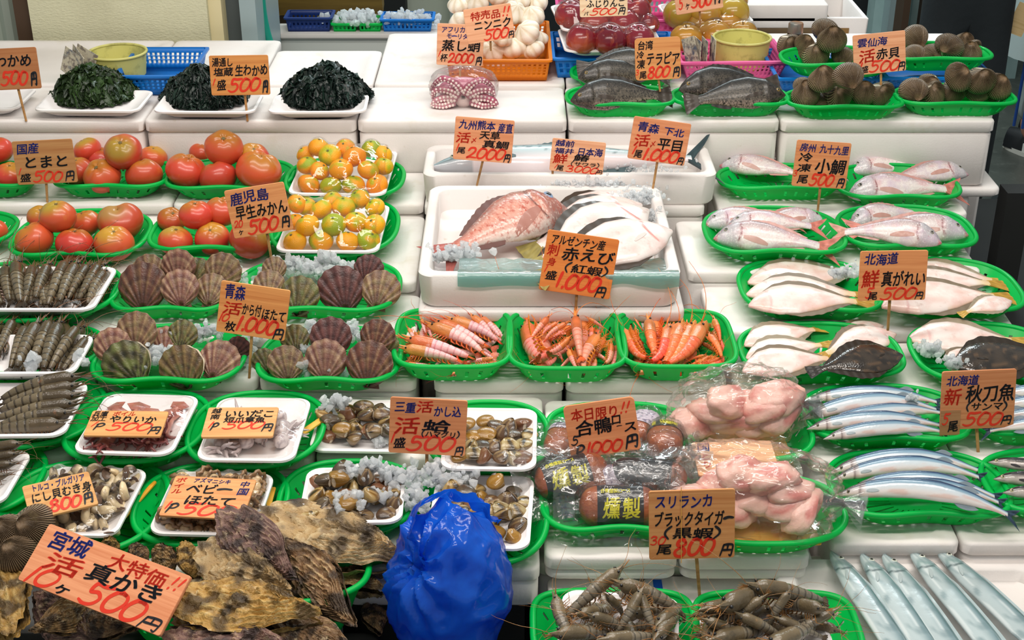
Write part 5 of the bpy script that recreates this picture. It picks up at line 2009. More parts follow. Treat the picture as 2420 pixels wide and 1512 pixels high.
prawns(RK2, more([(1260, 830), (1320, 840), (1390, 830), (1420, 850), (1300, 800), (1340, 860), (1400, 870), (1290, 860)], .014) + under(L_ := [((1245, 752), (1284, 882), 2, 70, .032), ((1300, 746), (1252, 800), 0, 20, .050), ((1322, 760), (1276, 790), 1, 30, .050), ((1344, 762), (1282, 800), 1, 20, .052), ((1360, 742), (1372, 862), 0, 10, .062, 'upright on top of the others'), ((1350, 792), (1282, 856), 2, -70, .046), ((1386, 750), (1428, 774), 0, -20, .046), ((1420, 786), (1366, 884), 1, 40, .044), ((1342, 822), (1364, 888), 0, 60, .036), ((1444, 808), (1436, 878), 1, -60, .026), ((1308, 868), (1342, 888), 0, 60, .016), ((1400, 770), (1396, 812), 0, 50, .030)], 12, 6, 0.014) + L_, z, 'red_prawn', 'pink prawn', 'in the middle basket', 'pink prawns in the middle basket', up=(0, -0.3, 1))
prawns(RK3, more([(1510, 840), (1570, 850), (1630, 850), (1680, 830), (1540, 870), (1600, 870), (1650, 870), (1690, 860)], .014) + under(L_ := [((1474, 772), (1520, 872), 1, 60, .040), ((1534, 750), (1550, 868), 0, 20, .050), ((1576, 764), (1552, 878), 1, -50, .046), ((1605, 758), (1574, 878), 0, -30, .046), ((1632, 760), (1586, 880), 0, -35, .044), ((1658, 760), (1592, 882), 1, -40, .044), ((1684, 750), (1706, 808), 0, -20, .040), ((1672, 786), (1712, 846), 0, -40, .034), ((1666, 838), (1628, 862), 2, 60, .024), ((1690, 842), (1620, 880), 1, 60, .016), ((1500, 752), (1518, 780), 0, 20, .036), ((1530, 800), (1548, 840), 0, 50, .026)], 12, 2, 0.016) + L_, z, 'red_prawn', 'orange prawn', 'in the basket by the flatfish', 'orange prawns', up=(0, -0.3, 1))
prawns(GK, more([(1390, 1440), (1440, 1440), (1500, 1450), (1550, 1450), (1370, 1480), (1420, 1480), (1480, 1490), (1540, 1490), (1420, 1410), (1490, 1415), (1560, 1500), (1380, 1510)], .02) + [((1450, 1360), (1356, 1438), 0, 20, .085), ((1322, 1422), (1352, 1502), 2, 80, .05), ((1478, 1388), (1596, 1432), 1, -10, .075), ((1438, 1412), (1470, 1446), 1, 30, .085), ((1506, 1408), (1464, 1486), 1, -40, .085), ((1518, 1410), (1546, 1486), 1, 50, .075), ((1376, 1452), (1432, 1444), 1, 20, .07), ((1404, 1462), (1470, 1490), 2, -20, .07), ((1560, 1470), (1606, 1432), 1, 30, .05), ((1330, 1500), (1440, 1496), 1, 10, .06), ((1440, 1512), (1546, 1504), 0, 20, .06), ((1552, 1500), (1592, 1452), 2, 30, .045), ((1380, 1420), (1330, 1470), 1, 40, .055), ((1400, 1490), (1330, 1530), 0, 40, .04), ((1500, 1530), (1570, 1510), 1, 40, .035)], tz('GP1'), 'grey_prawn', 'grey raw prawn', 'in the tray by the dark gap', 'grey prawns by the dark gap', up=(0, -0.3, 1), grow=1.55)
prawns(GK, more([(1700, 1450), (1750, 1450), (1800, 1440), (1860, 1440), (1910, 1450), (1700, 1490), (1760, 1490), (1820, 1490), (1880, 1490), (1930, 1480), (1780, 1420), (1850, 1415)], .02) + [((1800, 1390), (1924, 1412), 0, 10, .085), ((1668, 1440), (1730, 1428), 2, 30, .06), ((1722, 1430), (1800, 1400), 1, 10, .085), ((1790, 1420), (1720, 1470), 1, -30, .08), ((1860, 1410), (1820, 1470), 1, 30, .08), ((1930, 1440), (1850, 1430), 1, 10, .065), ((1955, 1450), (1880, 1490), 2, -30, .05), ((1680, 1470), (1760, 1500), 1, 30, .06), ((1760, 1460), (1840, 1500), 1, 20, .07), ((1850, 1466), (1930, 1500), 0, 40, .055), ((1700, 1510), (1800, 1490), 1, 20, .055), ((1830, 1520), (1920, 1480), 1, 30, .05), ((1670, 1500), (1680, 1450), 1, 60, .04), ((1740, 1530), (1850, 1525), 0, 20, .045)], tz('GP2'), 'grey_prawn', 'grey raw prawn', 'in the tray by the cutlassfish', 'grey prawns by the cutlassfish', up=(0, -0.3, 1), grow=1.6)

# ------------------------------------------------------------------ hard clams, ark shells
CK = [clam_kit(1, b, d, p, s) for b, d, p, s in (('8f6a34', '4a3218', 'd9bb7a', 1), ('a5772c', '5c3f18', 'e0c488', 2), ('6b4f38', '2c2018', 'b89a6c', 3), ('8a5a3c', '4a2a20', 'cfae84', 4), ('9a7c48', '57401f', 'e6d6a4', 5), ('5a4a3a', '1e1a18', 'a5906a', 6))]


def clams(tk, rows, place, skip=(), seed=0, size=(0.033, 0.041), y0=0.10, y1=0.90, top=6):
    M, w, d, h, z = TR[tk]
    r = random.Random(seed)
    for ri, n in enumerate(rows):
        rn = {0: 'back row', len(rows) - 1: 'front row'}.get(ri, ORD[ri] + ' row')
        for ci in range(n):
            if (ri, ci) in skip:
                continue
            fx = (ci + 0.5 + r.uniform(-0.22, 0.22) + (0.25 if ri % 2 else -0.1)) / n
            fy = y1 - (y1 - y0) * (ri + 0.5 + r.uniform(-0.25, 0.25)) / len(rows)
            W = r.uniform(*size)
            lift = 0.012 + W * 0.22 + (0.018 if r.random() < 0.33 else 0)
            p = M @ Vector(((fx - 0.5) * w * 0.86, (fy - 0.5) * d * 0.9, lift))
            E = Euler3(r)
            n_ = Vector((r.uniform(-0.55, 0.55), r.uniform(-0.9, 0.1), 1)).normalized()
            a = r.uniform(0, 6.28)
            x = Vector((math.cos(a), math.sin(a), 0))
            Mx = frame(p, x, n_)
            Mx = Mx @ Matrix.Translation((0, -W * 0.38, 0)) @ Matrix.Scale(W, 4)
            spawn(CK[r.randrange(6)], 'hard_clam', f'hard clam {place}, {rn}, {ORD[min(ci, 11)]} from the left', 'clam', Mx, 'hard clams ' + place)


clams('H1', [5, 6, 6, 6, 5], 'in the tray behind the clam board', seed=3, y0=0.16)
clams('H2', [6, 6, 6, 6], 'in the tray beside the smoked duck', seed=5)
clams('H3', [6, 6, 6, 5, 5], 'in the icy tray behind the oysters', seed=8)
clams('H4', [4, 6, 6, 6, 5], 'in the tray behind the blue bag', seed=9)

AK = [ark_kit(1, 1), ark_kit(1, 2), ark_kit(1, 3)]


def arks(z, place, items):
    r = random.Random(len(place) * 7)
    for i, e in enumerate(items):
        u, v, px, k, what = e[:5]
        W = 2 * px * mpp(u, v, z + 0.04) * 1.05
        p = P(u, v, z + 0.014 + W * k)
        ang = e[5] if len(e) > 5 else r.uniform(-50, 50)
        t = e[6] if len(e) > 6 else r.uniform(10, 50)
        n = Vector((math.sin(R(ang)) * 0.5, -math.cos(R(t)), math.sin(R(t)))).normalized()
        y = Matrix.Rotation(R(ang), 3, n) @ (Vector((0, math.sin(R(t)), math.cos(R(t)))))
        y = (y - n * y.dot(n)).normalized()
        # the hinge is turned up: one sees the round ribbed back below it
        y = -y if r.random() < 0.6 else y
        M = frame(p - y * W * 0.40, y.cross(n), n) @ Matrix.Scale(W, 4)
        spawn(AK[i % 3], 'ark_shell', f'ark shell {what} {place}', 'ark shell', M, 'ark shells ' + place)
# ------------------------------------------------------------------ fish
def spots(t, s, k, o):
    return nz((t * k, s * k * 0.35, o))


def p_tilapia(t, s, side):
    c = lerp(L3('5b5348'), L3('23211f'), sm(-0.2, 0.9, s))
    c = lerp(c, L3('a58f82'), sm(-0.35, -1.0, s))
    sc = 0.5 + 0.5 * math.sin(t * 190) * math.sin((s * 15) + (int(t * 60) % 2) * 1.5)
    c = c * (0.75 + 0.5 * sc * (t > 0.26))
    return lerp(c, L3('3a322e'), 0.6 * sm(0.26, 0.2, t)) * (0.9 + 0.3 * spots(t, s, 9, 2))


def p_bream(t, s, side):
    c = lerp(L3('e3d6d2'), L3('8f7478'), sm(-0.05, 0.95, s))
    c = lerp(c, L3('d3a2a4'), 0.6 * sm(0.0, 0.35, spots(t, s, 6, 4)))
    sc = 0.5 + 0.5 * math.sin(t * 230) * math.sin(s * 20 + (int(t * 73) % 2) * 1.5)
    c = c * (0.9 + 0.16 * sc * (t > 0.27))
    c = lerp(c, L3('b4b4ba'), 0.7 * sm(0.27, 0.2, t))
    c = lerp(c, L3('6f6c76'), 0.6 * sm(0.2, 0.05, t) * (s > 0.1))
    c = lerp(c, L3('c24a50'), 0.8 * sm(0.055, 0.02, t) * (s < 0.1))
    c = lerp(c, L3('7e2c34'), 0.9 * sm(0.012, 0.003, abs(t - (0.262 - 0.05 * s * s))) * (abs(s) < 0.7))
    return c


def p_redbream(t, s, side):
    c = lerp(L3('d99a86'), L3('6a4a46'), sm(0.1, 0.95, s))
    c = lerp(c, L3('e9d9cf'), sm(-0.45, -1.0, s))
    sc = 0.5 + 0.5 * math.sin(t * 200) * math.sin(s * 24 + (int(t * 64) % 2) * 1.57)
    c = lerp(c, lerp(L3('c86a58'), L3('f0d5ca'), sc), 0.22 * sm(0.28, 0.33, t))
    c = lerp(c, L3('8d5a55'), 0.75 * sm(0.27, 0.2, t))
    c = lerp(c, L3('5a2a26'), 0.9 * sm(0.016, 0.004, abs(t - (0.29 - 0.06 * s * s))) * (abs(s) < 0.8))
    return lerp(c, L3('c46a5c'), 0.5 * sm(0.75, 1.0, t)) * (0.93 + 0.25 * spots(t, s, 5, 8))


def p_saury(t, s, side):
    c = lerp(L3('f2e6e0'), L3('d3dde3'), sm(-0.6, 0.1, s))
    c = lerp(c, L3('7f9fb4'), sm(0.12, 0.4, s))
    c = lerp(c, L3('1f3c5e'), sm(0.5, 0.78, s))
    c = lerp(c, L3('e0a792'), 0.45 * sm(0.05, 0.3, spots(t, s, 7, 1)) * (s < 0.1))
    if t < 0.17:
        c = lerp(c, L3('d8b8ac'), 0.45)
        c = lerp(c, L3('35373c'), 0.75 * sm(0.2, 0.6, s))
        c = lerp(c, L3('5a3a38'), 0.7 * sm(0.012, 0.003, abs(t - 0.145)))
        c = lerp(c, L3('3a3436'), 0.8 * sm(0.12, 0.02, abs(s + 0.15)) * sm(0.08, 0.05, t))
    return c


def p_sardine(t, s, side):
    c = lerp(L3('b9aea6'), L3('2b2a2e'), sm(-0.4, 0.5, s))
    return lerp(c, L3('15151a'), 0.6 * sm(0.0, 0.3, spots(t, s, 8, 6)))


def p_mackerel(t, s, side):
    c = lerp(L3('eadfe2'), L3('b9cdd2'), sm(-0.5, 0.2, s))
    c = lerp(c, L3('5f7f88'), sm(0.3, 0.75, s))
    c = lerp(c, L3('2d4852'), sm(0.75, 0.98, s))
    c = lerp(c, L3('4f666c'), 0.7 * sm(0.25, 0.36, noise.noise(Vector((t * 42, s * 5, 1)))) * (s > -0.1))
    if t < 0.16:
        c = lerp(c, L3('6d8790'), 0.5)
        c = lerp(c, L3('30454d'), 0.8 * sm(0.1, 0.02, abs(s + 0.05)) * sm(0.12, 0.09, t))
    return c


def p_cutlass(t, s, side):
    c = lerp(L3('bccacc'), L3('7d979d'), sm(-0.3, 0.7, s))
    c = lerp(c, L3('34525a'), 0.9 * sm(0.5, 0.95, s))
    c = lerp(c, L3('eaf1f1'), 0.6 * sm(0.15, 0.4, nz((t * 5, s * 3, 3))))
    c = lerp(c, L3('6f898e'), 0.6 * sm(0.1, 0.4, nz((t * 16, s * 1.6, 9))))
    c = lerp(c, L3('7e9499'), 0.7 * sm(0.06, 0.0, abs(s - 0.12)) * (t > 0.12))
    if t < 0.13:
        c = lerp(c, L3('8ca6a8'), 0.35)
        c = lerp(c, L3('26363a'), 0.9 * sm(0.09, 0.02, abs(s + 0.25)) * sm(0.085, 0.06, t))
        c = lerp(c, L3('3c5054'), 0.8 * sm(0.006, 0.002, abs(t - 0.125 + 0.012 * s * s)))
    return c * 0.86


def p_flatwhite(t, s, side):
    c = lerp(L3('eedfd8'), L3('e6c2b6'), 0.9 * sm(-0.1, 0.4, spots(t, s, 5, 3)))
    c = lerp(c, L3('e0b890'), 0.5 * sm(0.8, 1.0, abs(s)) * (t > 0.5))
    c = lerp(c, L3('d8b24a'), 0.65 * sm(0.82, 0.98, t))
    c = lerp(c, L3('d99a98'), 0.55 * sm(0.015, 0.004, abs(t - (0.2 - 0.04 * s * s))))
    return lerp(c, L3('d8a09a'), 0.6 * sm(0.06, 0.01, t))


def p_flatdark(t, s, side):
    c = lerp(L3('3a2f25'), L3('241d18'), sm(-0.2, 0.3, spots(t, s, 8, 5)))
    return lerp(c, L3('6a5038'), 0.5 * sm(0.25, 0.45, spots(t, s, 14, 9)))


def p_halibut(t, s, side):
    c = lerp(L3('e9e0db'), L3('dcc6be'), 0.7 * sm(0.0, 0.4, spots(t, s, 4, 2)))
    c = lerp(c, L3('c8544a'), 0.8 * sm(0.012, 0.003, abs(t - (0.205 - 0.05 * s * s))) * (abs(s) < 0.75))
    return lerp(c, L3('b9a9a0'), 0.5 * sm(0.9, 1.0, abs(s)))


SILVER = fishskin('silver_skin', 0.2, coat=0.5)
SCALY = fishskin('scaly_skin', 0.3, 0, 0, 0.3, noise_mix=[('f4ecea', 70, 0.52, 0.72), ('b07c80', 30, 0.58, 0.8), ('c9b4c4', 6, 0.5, 0.75)])
TILSKIN = fishskin('tilapia_skin', 0.36, 0, 0, 0.2, noise_mix=[('17130f', 60, 0.46, 0.62), ('9a8a7c', 45, 0.6, 0.8)])
WHITEFLESH = fishskin('white_skin', 0.3, 0, 0.2, 0.35, noise_mix=[('dfaea4', 5, 0.48, 0.78), ('c4a496', 14, 0.58, 0.8)])
DARKSKIN = fishskin('dark_skin', 0.16, 70, 0.08, 0.7)

PB = [(0, .008, .012), (.04, .06, .045), (.1, .118, .075), (.2, .165, .11), (.34, .185, .135), (.5, .165, .13), (.7, .10, .08), (.88, .05, .045), (1, .046, .044)]
TBK = [(0, .008), (.08, .06), (.2, .088), (.4, .085), (.7, .045), (1, .014)]
PT = [(0, .006, .012), (.04, .055, .05), (.1, .105, .09), (.22, .175, .14), (.4, .205, .17), (.6, .175, .14), (.8, .105, .08), (.93, .062, .05), (1, .058, .052)]
PS = [(0, .002, .002), (.03, .010, .010), (.09, .028, .024), (.18, .042, .040), (.35, .050, .048), (.6, .050, .048), (.8, .034, .030), (.93, .016, .014), (1, .014, .012)]
PM = [(0, .003, .006), (.05, .032, .026), (.12, .058, .046), (.25, .078, .066), (.45, .08, .07), (.7, .052, .045), (.88, .022, .02), (1, .016, .015)]
PC = [(0, .002, .002), (.02, .010, .016), (.05, .022, .026), (.1, .036, .034), (.2, .048, .046), (.5, .048, .046), (.8, .022, .02), (1, .003, .003)]
PF = [(0, .012, .02), (.05, .07, .06), (.12, .13, .12), (.25, .20, .19), (.42, .22, .21), (.6, .18, .17), (.8, .085, .08), (.92, .042, .04), (1, .045, .043)]
TF = [(0, .012), (.08, .035), (.3, .05), (.6, .036), (.85, .018), (1, .008)]
FK = {
    'tilapia': fish_kit(1, PT, TBK, p_tilapia, TILSKIN, 0.14, 0, ('fan', .17, .13), (.26, .86, .03, 1), (.62, .84, .03), (.29, -.02, .2, -12, '4a4038'), (.10, .03, .022), '35302c', '4a4038', '9a7a3a'),
    'bream': fish_kit(1, PB, TBK, p_bream, SCALY, 0.10, 0.03, ('fork', .22, .16), (.30, .86, .025, 1), (.62, .84, .02), (.285, -.035, .24, -14, 'dcb0a6'), (.115, .055, .024), 'd9a49a', 'e0897a', '9a9484', seed=2),
    'bream2': fish_kit(1, PB, TBK, p_bream, SCALY, 0.20, 0.02, ('fork', .20, .15), (.30, .86, .025, 1), (.62, .84, .02), (.285, -.03, .25, -8, 'd6a498'), (.115, .055, .024), 'cf9c92', 'dca08c', '9a9484', seed=3),
    'redbream': fish_kit(1, PB, TBK, p_redbream, fishskin('red_scaly_skin', 0.28, 60, 0.10, 0.3, noise_mix=[('b4503e', 34, 0.5, 0.68), ('f2dcd0', 60, 0.55, 0.75)]), 0.10, 0.02, ('fork', .22, .15), (.30, .86, .035, 1), (.62, .84, .03), (.285, -.035, .27, -16, 'c48a7c'), (.115, .06, .032), '7a5650', 'b4625a', '8fa8c8', nt=80, seed=4),
    'saury': fish_kit(1, PS, [(0, .004), (.1, .022), (.3, .034), (.7, .028), (1, .006)], p_saury, SILVER, 0.16, 0.04, ('fork', .09, .05), (.70, .80, .02), (.68, .8, .02), (.18, -.01, .07, -5, 'c9d3d8'), (.078, .004, .011), '8f9ea8', '3f5266', '8a7c68', gill=0.15),
    'saury2': fish_kit(1, PS, [(0, .004), (.1, .022), (.3, .034), (.7, .028), (1, .006)], p_saury, SILVER, 0.26, 0.05, ('fork', .09, .05), (.70, .80, .02), (.68, .8, .02), (.18, -.01, .07, -5, 'c9d3d8'), (.078, .004, .011), '8f9ea8', '3f5266', '8a7c68', gill=0.15),
    'sardine': fish_kit(1, PM, [(0, .01), (.15, .045), (.4, .05), (.8, .025), (1, .008)], p_sardine, SILVER, 0.06, 0, ('fork', .15, .1), (.45, .6, .04), None, (.22, -.03, .1, -10, '4a4648'), (.08, .012, .02), '4a4648', '3a3638', 'c8b890', gill=0.2),
    'mackerel': fish_kit(1, PM, [(0, .008), (.1, .04), (.3, .06), (.6, .05), (.9, .014), (1, .008)], p_mackerel, SILVER, 0.02, 0, ('deep', .12, .15), (.35, .62, .03, 1), (.62, .75, .03), (.22, -.01, .1, -4, '6b858c'), (.085, .022, .011), '5e757a', '3f5157', 'b8b8a0', gill=0.2, nt=90),
    'cutlass': fish_kit(1, PC, [(0, .003), (.1, .016), (.4, .018), (1, .002)], p_cutlass, SILVER, 0.05, 0, None, (.12, .95, .012), None, (.14, -.006, .05, -20, 'bcc9ca'), (.058, .012, .011), 'b4c4c6', None, 'd8dccc', gill=0.125, nt=90),
    'flat': fish_kit(1, PF, TF, p_flatwhite, WHITEFLESH, 0.05, 0.03, ('fan', .17, .09), None, None, None, None, 'e2d3c6', 'cfa64a', gill=0.2, fringe=(.07, 'a89880')),
    'flat2': fish_kit(1, PF, TF, p_flatwhite, WHITEFLESH, 0.14, 0.03, ('fan', .17, .09), None, None, None, None, 'e2d3c6', 'c89a3c', gill=0.2, fringe=(.06, '8a7862')),
    'flatdark': fish_kit(1, PF, TF, p_flatdark, DARKSKIN, 0.04, 0.02, ('fan', .17, .09), None, None, (.24, 0, .1, -20, '2e2620'), (.07, .03, .016), '2e2620', '2e2620', '6a5a30', gill=0.2, fringe=(.08, '33291f')),
    'halibut': fish_kit(1, PF, TF, p_halibut, WHITEFLESH, 0.12, 0.02, ('fan', .17, .10), None, None, (.235, -.02, .13, -20, 'ece0da'), None, 'e8dcd4', 'a89a58', gill=0.21, fringe=(.05, '4f4238'), nt=80),
}
TAILLEN = {'tilapia': 1.155, 'bream': 1.2, 'bream2': 1.18, 'redbream': 1.2, 'saury': 1.08, 'saury2': 1.08, 'sardine': 1.13, 'mackerel': 1.10, 'cutlass': 1.0, 'flat': 1.15, 'flat2': 1.15, 'flatdark': 1.15, 'halibut': 1.15}


def fish(kind, name, head, tail, z, label, cat='fish', tilt=25, dz=0.03, dz2=None, group=None, twist=0, flip=False, fat=1.0):
    a, b = P(*head, z + dz), P(*tail, z + (dz if dz2 is None else dz2))
    N = Vector((0, -math.sin(R(tilt)), math.cos(R(tilt))))
    s = (b - a).length / TAILLEN[kind]
    rightward = b.x > a.x
    if flip:
        rightward = not rightward
    M = frame(a, b - a, N if rightward else -N)
    M = M @ Matrix.Rotation(R(twist), 4, 'X') @ Matrix.Diagonal((s, s * fat, s * fat, 1))
    if not rightward:
        M = M @ Matrix.Scale(-1, 4, (0, 0, 1))
    return spawn(FK[kind], name, label, cat, M, group)


fish('tilapia', 'tilapia', (1366, 184), (1580, 176), BZ, 'tilapia with a blue sheen, head out behind the dark single one', tilt=52, dz=.055)
fish('tilapia', 'tilapia', (1560, 150), (1364, 158), BZ, 'pale tilapia whose tail points at the blue crate', tilt=50, dz=.075)
fish('tilapia', 'tilapia', (1348, 238), (1586, 224), BZ, 'dark tilapia alone in the front basket', tilt=55, dz=.045)
fish('tilapia', 'tilapia', (1604, 212), (1840, 196), BZ, 'tilapia lying behind another under the pink basket', tilt=55, dz=.060)
fish('tilapia', 'tilapia', (1856, 224), (1618, 240), BZ, 'scaly tilapia in front under the pink basket, head by the ark shells', tilt=52, dz=.048)
G1 = 'small bream in the green baskets'
for k, h, t, z, ti, dz, what in [
    ('bream', (1700, 388), (1930, 412), .76, 14, .040, 'pale small bream, head towards the mackerel box, upper row'),
    ('bream2', (1790, 372), (2000, 400), .76, 14, .026, 'small bream mostly hidden by the bream price board'),
    ('bream', (2008, 402), (2222, 384), .76, 12, .030, 'small bream at the back of the basket under the tall box'),
    ('bream2', (2290, 410), (2080, 424), .76, 16, .040, 'small bream with its head hanging out towards the floor'),
    ('bream', (2006, 458), (2284, 440), .76, 22, .034, 'small bream in front under the tall box, mouth red'),
    ('bream', (1666, 528), (1900, 514), .745, 18, .036, 'small bream with its grey head beyond the basket edge'),
    ('bream2', (1952, 520), (1740, 540), .745, 18, .026, 'small bream at the back of the basket, head by the bream board'),
    ('bream', (1720, 530), (1958, 532), .745, 18, .044, 'small bream with the red spread tail'),
    ('bream', (1686, 560), (1988, 582), .745, 24, .042, 'small bream lying in front of the one with the red tail'),
    ('bream2', (2010, 530), (2206, 496), .745, 18, .026, 'small bream at the back, its tail sticking up'),
    ('bream', (2290, 552), (1990, 536), .745, 22, .036, 'small bream reaching furthest over the floor side'),
    ('bream2', (2226, 572), (1956, 542), .745, 26, .050, 'dark-backed small bream lying over the others in front')]:
    fish(k, 'small_bream', h, t, z, what, 'fish', ti + 14, dz, group=G1)
G2 = 'flatfish in the green baskets'
for k, h, t, z, ti, dz, what in [
    ('flat', (1768, 662), (2052, 640), .715, 12, .030, 'white flatfish with a dark fin fringe at the back by its price board'),
    ('flat2', (1764, 690), (2062, 690), .715, 10, .040, 'white flatfish with a yellow tail in the middle of three'),
    ('flat2', (1770, 716), (2064, 706), .715, 12, .048, 'white flatfish lying in front of three beside the board'),
    ('flat', (2120, 640), (2380, 660), .715, 12, .030, 'white flatfish at the back of the basket by the floor'),
    ('flat2', (2100, 676), (2376, 662), .715, 10, .040, 'white flatfish with a stub tail in the basket by the floor'),
    ('flat2', (2086, 718), (2392, 690), .715, 12, .050, 'white flatfish with a broad yellow tail, in front by the floor'),
    ('flat', (2392, 708), (2270, 738), .715, 12, .046, 'small white flatfish with its snout towards the floor'),
    ('flat', (1760, 812), (1950, 768), .695, 12, .036, 'pale flatfish with a brown fringe at the back, beside the dark one'),
    ('flat2', (2088, 766), (1960, 808), .695, 12, .030, 'white flatfish with its pink snout up at the back'),
    ('flat2', (2118, 784), (1930, 838), .695, 12, .036, 'white flatfish leaning against the board stick'),
    ('flat', (1764, 842), (1968, 806), .695, 12, .042, 'pale flatfish, the middle snout of three'),
    ('flat2', (1756, 872), (1990, 838), .695, 14, .050, 'pale flatfish in front, below the two other snouts'),
    ('flatdark', (2134, 836), (1912, 874), .695, 20, .058, 'dark brown wet flatfish lying over the pale ones'),
    ('flat', (2146, 796), (2430, 800), .695, 14, .040, 'white flatfish with its snout out of the basket, behind the saury board'),
    ('flat2', (2250, 870), (2322, 810), .695, 14, .050, 'small white flatfish half on ice behind the saury board'),
    ('flatdark', (2250, 862), (2520, 830), .695, 18, .056, 'dark flatfish cut off above the saury board')]:
    fish(k, 'flatfish', h, t, z, what, 'fish', ti, dz, group=G2)
G3 = 'saury in the green baskets'
for k, h, t, z, dz, what in [
    ('saury', (1910, 942), (2242, 946), .67, .044, 'saury at the back of the upper basket'), ('saury2', (1897, 988), (2246, 960), .67, .046, 'saury arched over the rim, head furthest out'), ('saury', (1944, 1004), (2250, 968), .67, .044, 'thin saury turned belly out in the middle of the upper basket'),
    ('saury', (1910, 1010), (2250, 1000), .67, .050, 'saury second from the front of the upper basket'), ('saury', (1950, 1034), (2252, 1014), .67, .048, 'saury in front of the upper basket'),
    ('saury2', (1964, 1113), (2348, 1106), .64, .044, 'saury at the back of the lower basket'), ('saury2', (1972, 1130), (2348, 1122), .64, .050, 'saury second from the back of the lower basket'), ('saury2', (2008, 1154), (2384, 1170), .64, .052, 'saury in the middle of the lower basket'),
    ('saury2', (2032, 1168), (2392, 1184), .64, .052, 'saury second from the front of the lower basket'), ('saury2', (1974, 1166), (2420, 1214), .64, .056, 'saury in front of the lower basket with the longest tail'),
    ('saury', (2640, 936), (2300, 940), .67, .044, 'saury at the back of the cut-off basket'), ('saury', (2650, 962), (2300, 966), .67, .046, 'saury second in the cut-off basket'), ('saury', (2650, 990), (2306, 992), .67, .050, 'saury third in the cut-off basket'), ('saury', (2650, 1012), (2320, 1014), .67, .050, 'saury in front of the cut-off basket')]:
    fish(k, 'saury', h, t, z, what, 'fish', 44, dz, group=G3, fat=1.28)
for h, t, dz, what in [((2336, 1092), (2600, 1120), .050, 'highest'), ((2348, 1132), (2640, 1140), .044, 'middle'), ((2370, 1164), (2660, 1176), .05, 'lowest')]:
    fish('sardine', 'sardine', h, t, .64, f'dark sardine, {what} of the heads beside the lower saury', 'fish', 30, dz, group='dark sardines')
fish('mackerel', 'spanish_mackerel', (1018, 396), (1694, 372), .773, 'long silver spotted mackerel in the long foam box', tilt=24, dz=.062)
fish('redbream', 'red_sea_bream', (1340, 486), (1018, 606), .757, 'large red sea bream with its head up against the flatfish', tilt=24, dz=.085, dz2=.055, fat=1.4)
G4 = 'large white flatfish in the foam box'
for h, t, dz, what in [((1494, 466), (1252, 560), .056, 'topmost at the back'), ((1516, 478), (1236, 590), .070, 'second from the back'), ((1532, 490), (1250, 628), .084, 'third from the back'), ((1588, 540), (1268, 650), .098, 'largest, in front with the red gill mark')]:
    fish('halibut', 'large_flatfish', h, t, .757, 'large white flatfish in the foam box, ' + what, 'fish', 20, dz, dz - .03, group=G4, fat=1.08)
for i, (h, t) in enumerate([((1964, 1302), (2260, 1760)), ((2036, 1306), (2330, 1770)), ((2088, 1307), (2400, 1790)), ((2152, 1298), (2520, 1760)), ((2214, 1296), (2640, 1720))]):
    fish('cutlass', 'cutlassfish', h, t, .585, f'silver cutlassfish, {ORD[i]} from the baskets of chicken', 'fish', 14, .034, group='cutlassfish in the shallow box')

# ------------------------------------------------------------------ ark shells
for key, u0, u1, y, h, z, lab in (('a', 1838, 2092, 3.265, .036, .905, 'blue crate under the back ark shells beside the pink basket'), ('b', 2096, 2345, 3.29, .030, .905, 'blue crate under the back ark shells at the end')):
    pa, pb = PY(u0, 210, y), PY(u1, 210, y)
    spawn(crate_kit(pb.x - pa.x, 0.25, h, BLUE), 'plastic_crate', lab, 'crate', Matrix.Translation(((pa.x + pb.x) / 2, y + 0.125, z)), 'blue plastic crates')
basket('AC1', 'bean', 1848, 2112, 112, 187, .943, 'green basket of ark shells behind the bottle side, on a blue crate', dmax=.2)
basket('AC2', 'bean', 2086, 2336, 108, 172, .938, 'green basket of ark shells behind, at the end of the stall', dmax=.2)
arks(.943, 'in the back basket by the bottle', [(1866, 108, 30, .3, 'gaping at the near end', 30), (1902, 106, 26, .55, 'brown above the light one'), (1950, 70, 30, .9, 'topmost at the back', -20), (1966, 96, 34, .7, 'open and lying on top', 5), (1930, 132, 36, .15, 'largest in front', 40), (1992, 132, 27, .15, 'pale ribbed near the price board', -10), (1906, 128, 22, .2, 'small light brown')])
arks(.938, 'in the back basket at the end', [(2160, 86, 32, .6, 'tall at the near end', 20), (2160, 128, 28, .2, 'striped beside the price board'), (2204, 126, 30, .2, 'round in the middle of the front'), (2244, 108, 34, .5, 'shiny and slanting', -40), (2278, 98, 24, .5, 'grey topped at the back', 10), (2302, 112, 20, .4, 'small and grey at the end'), (2292, 128, 28, .2, 'grey with red flesh showing', 0)])
arks(BZ, 'in the front basket by the tilapia', [(1905, 225, 36, .35, 'gaping at the near end', 30), (1944, 190, 34, .9, 'light brown, second highest', 20), (2004, 178, 34, 1.3, 'topmost and ribbed', 10), (1986, 222, 40, .3, 'upright and dark in the middle', 60), (2040, 222, 32, .3, 'round with pale ribs', -10), (2086, 222, 32, .3, 'glossy at the far end', 40), (1930, 240, 28, .1, 'dark at the bottom of the front'), (1900, 205, 26, .5, 'half hidden behind the gaping one')])
arks(BZ, 'in the front basket at the end', [(2158, 212, 34, .55, 'round with a flaking hinge', 10), (2208, 222, 34, .3, 'standing on edge', 70), (2196, 200, 28, .6, 'half hidden behind the one on edge'), (2256, 218, 32, .3, 'with fine pale ribs', 20), (2264, 182, 34, .9, 'long and grey on top', -70), (2310, 218, 30, .3, 'round and pale ribbed', 0), (2318, 192, 36, .7, 'wide and dark at the back', 10), (2356, 205, 34, .5, 'open at the far end', -40), (2160, 232, 26, .05, 'brown under the flaking one'), (2356, 228, 24, .1, 'small at the far corner')])
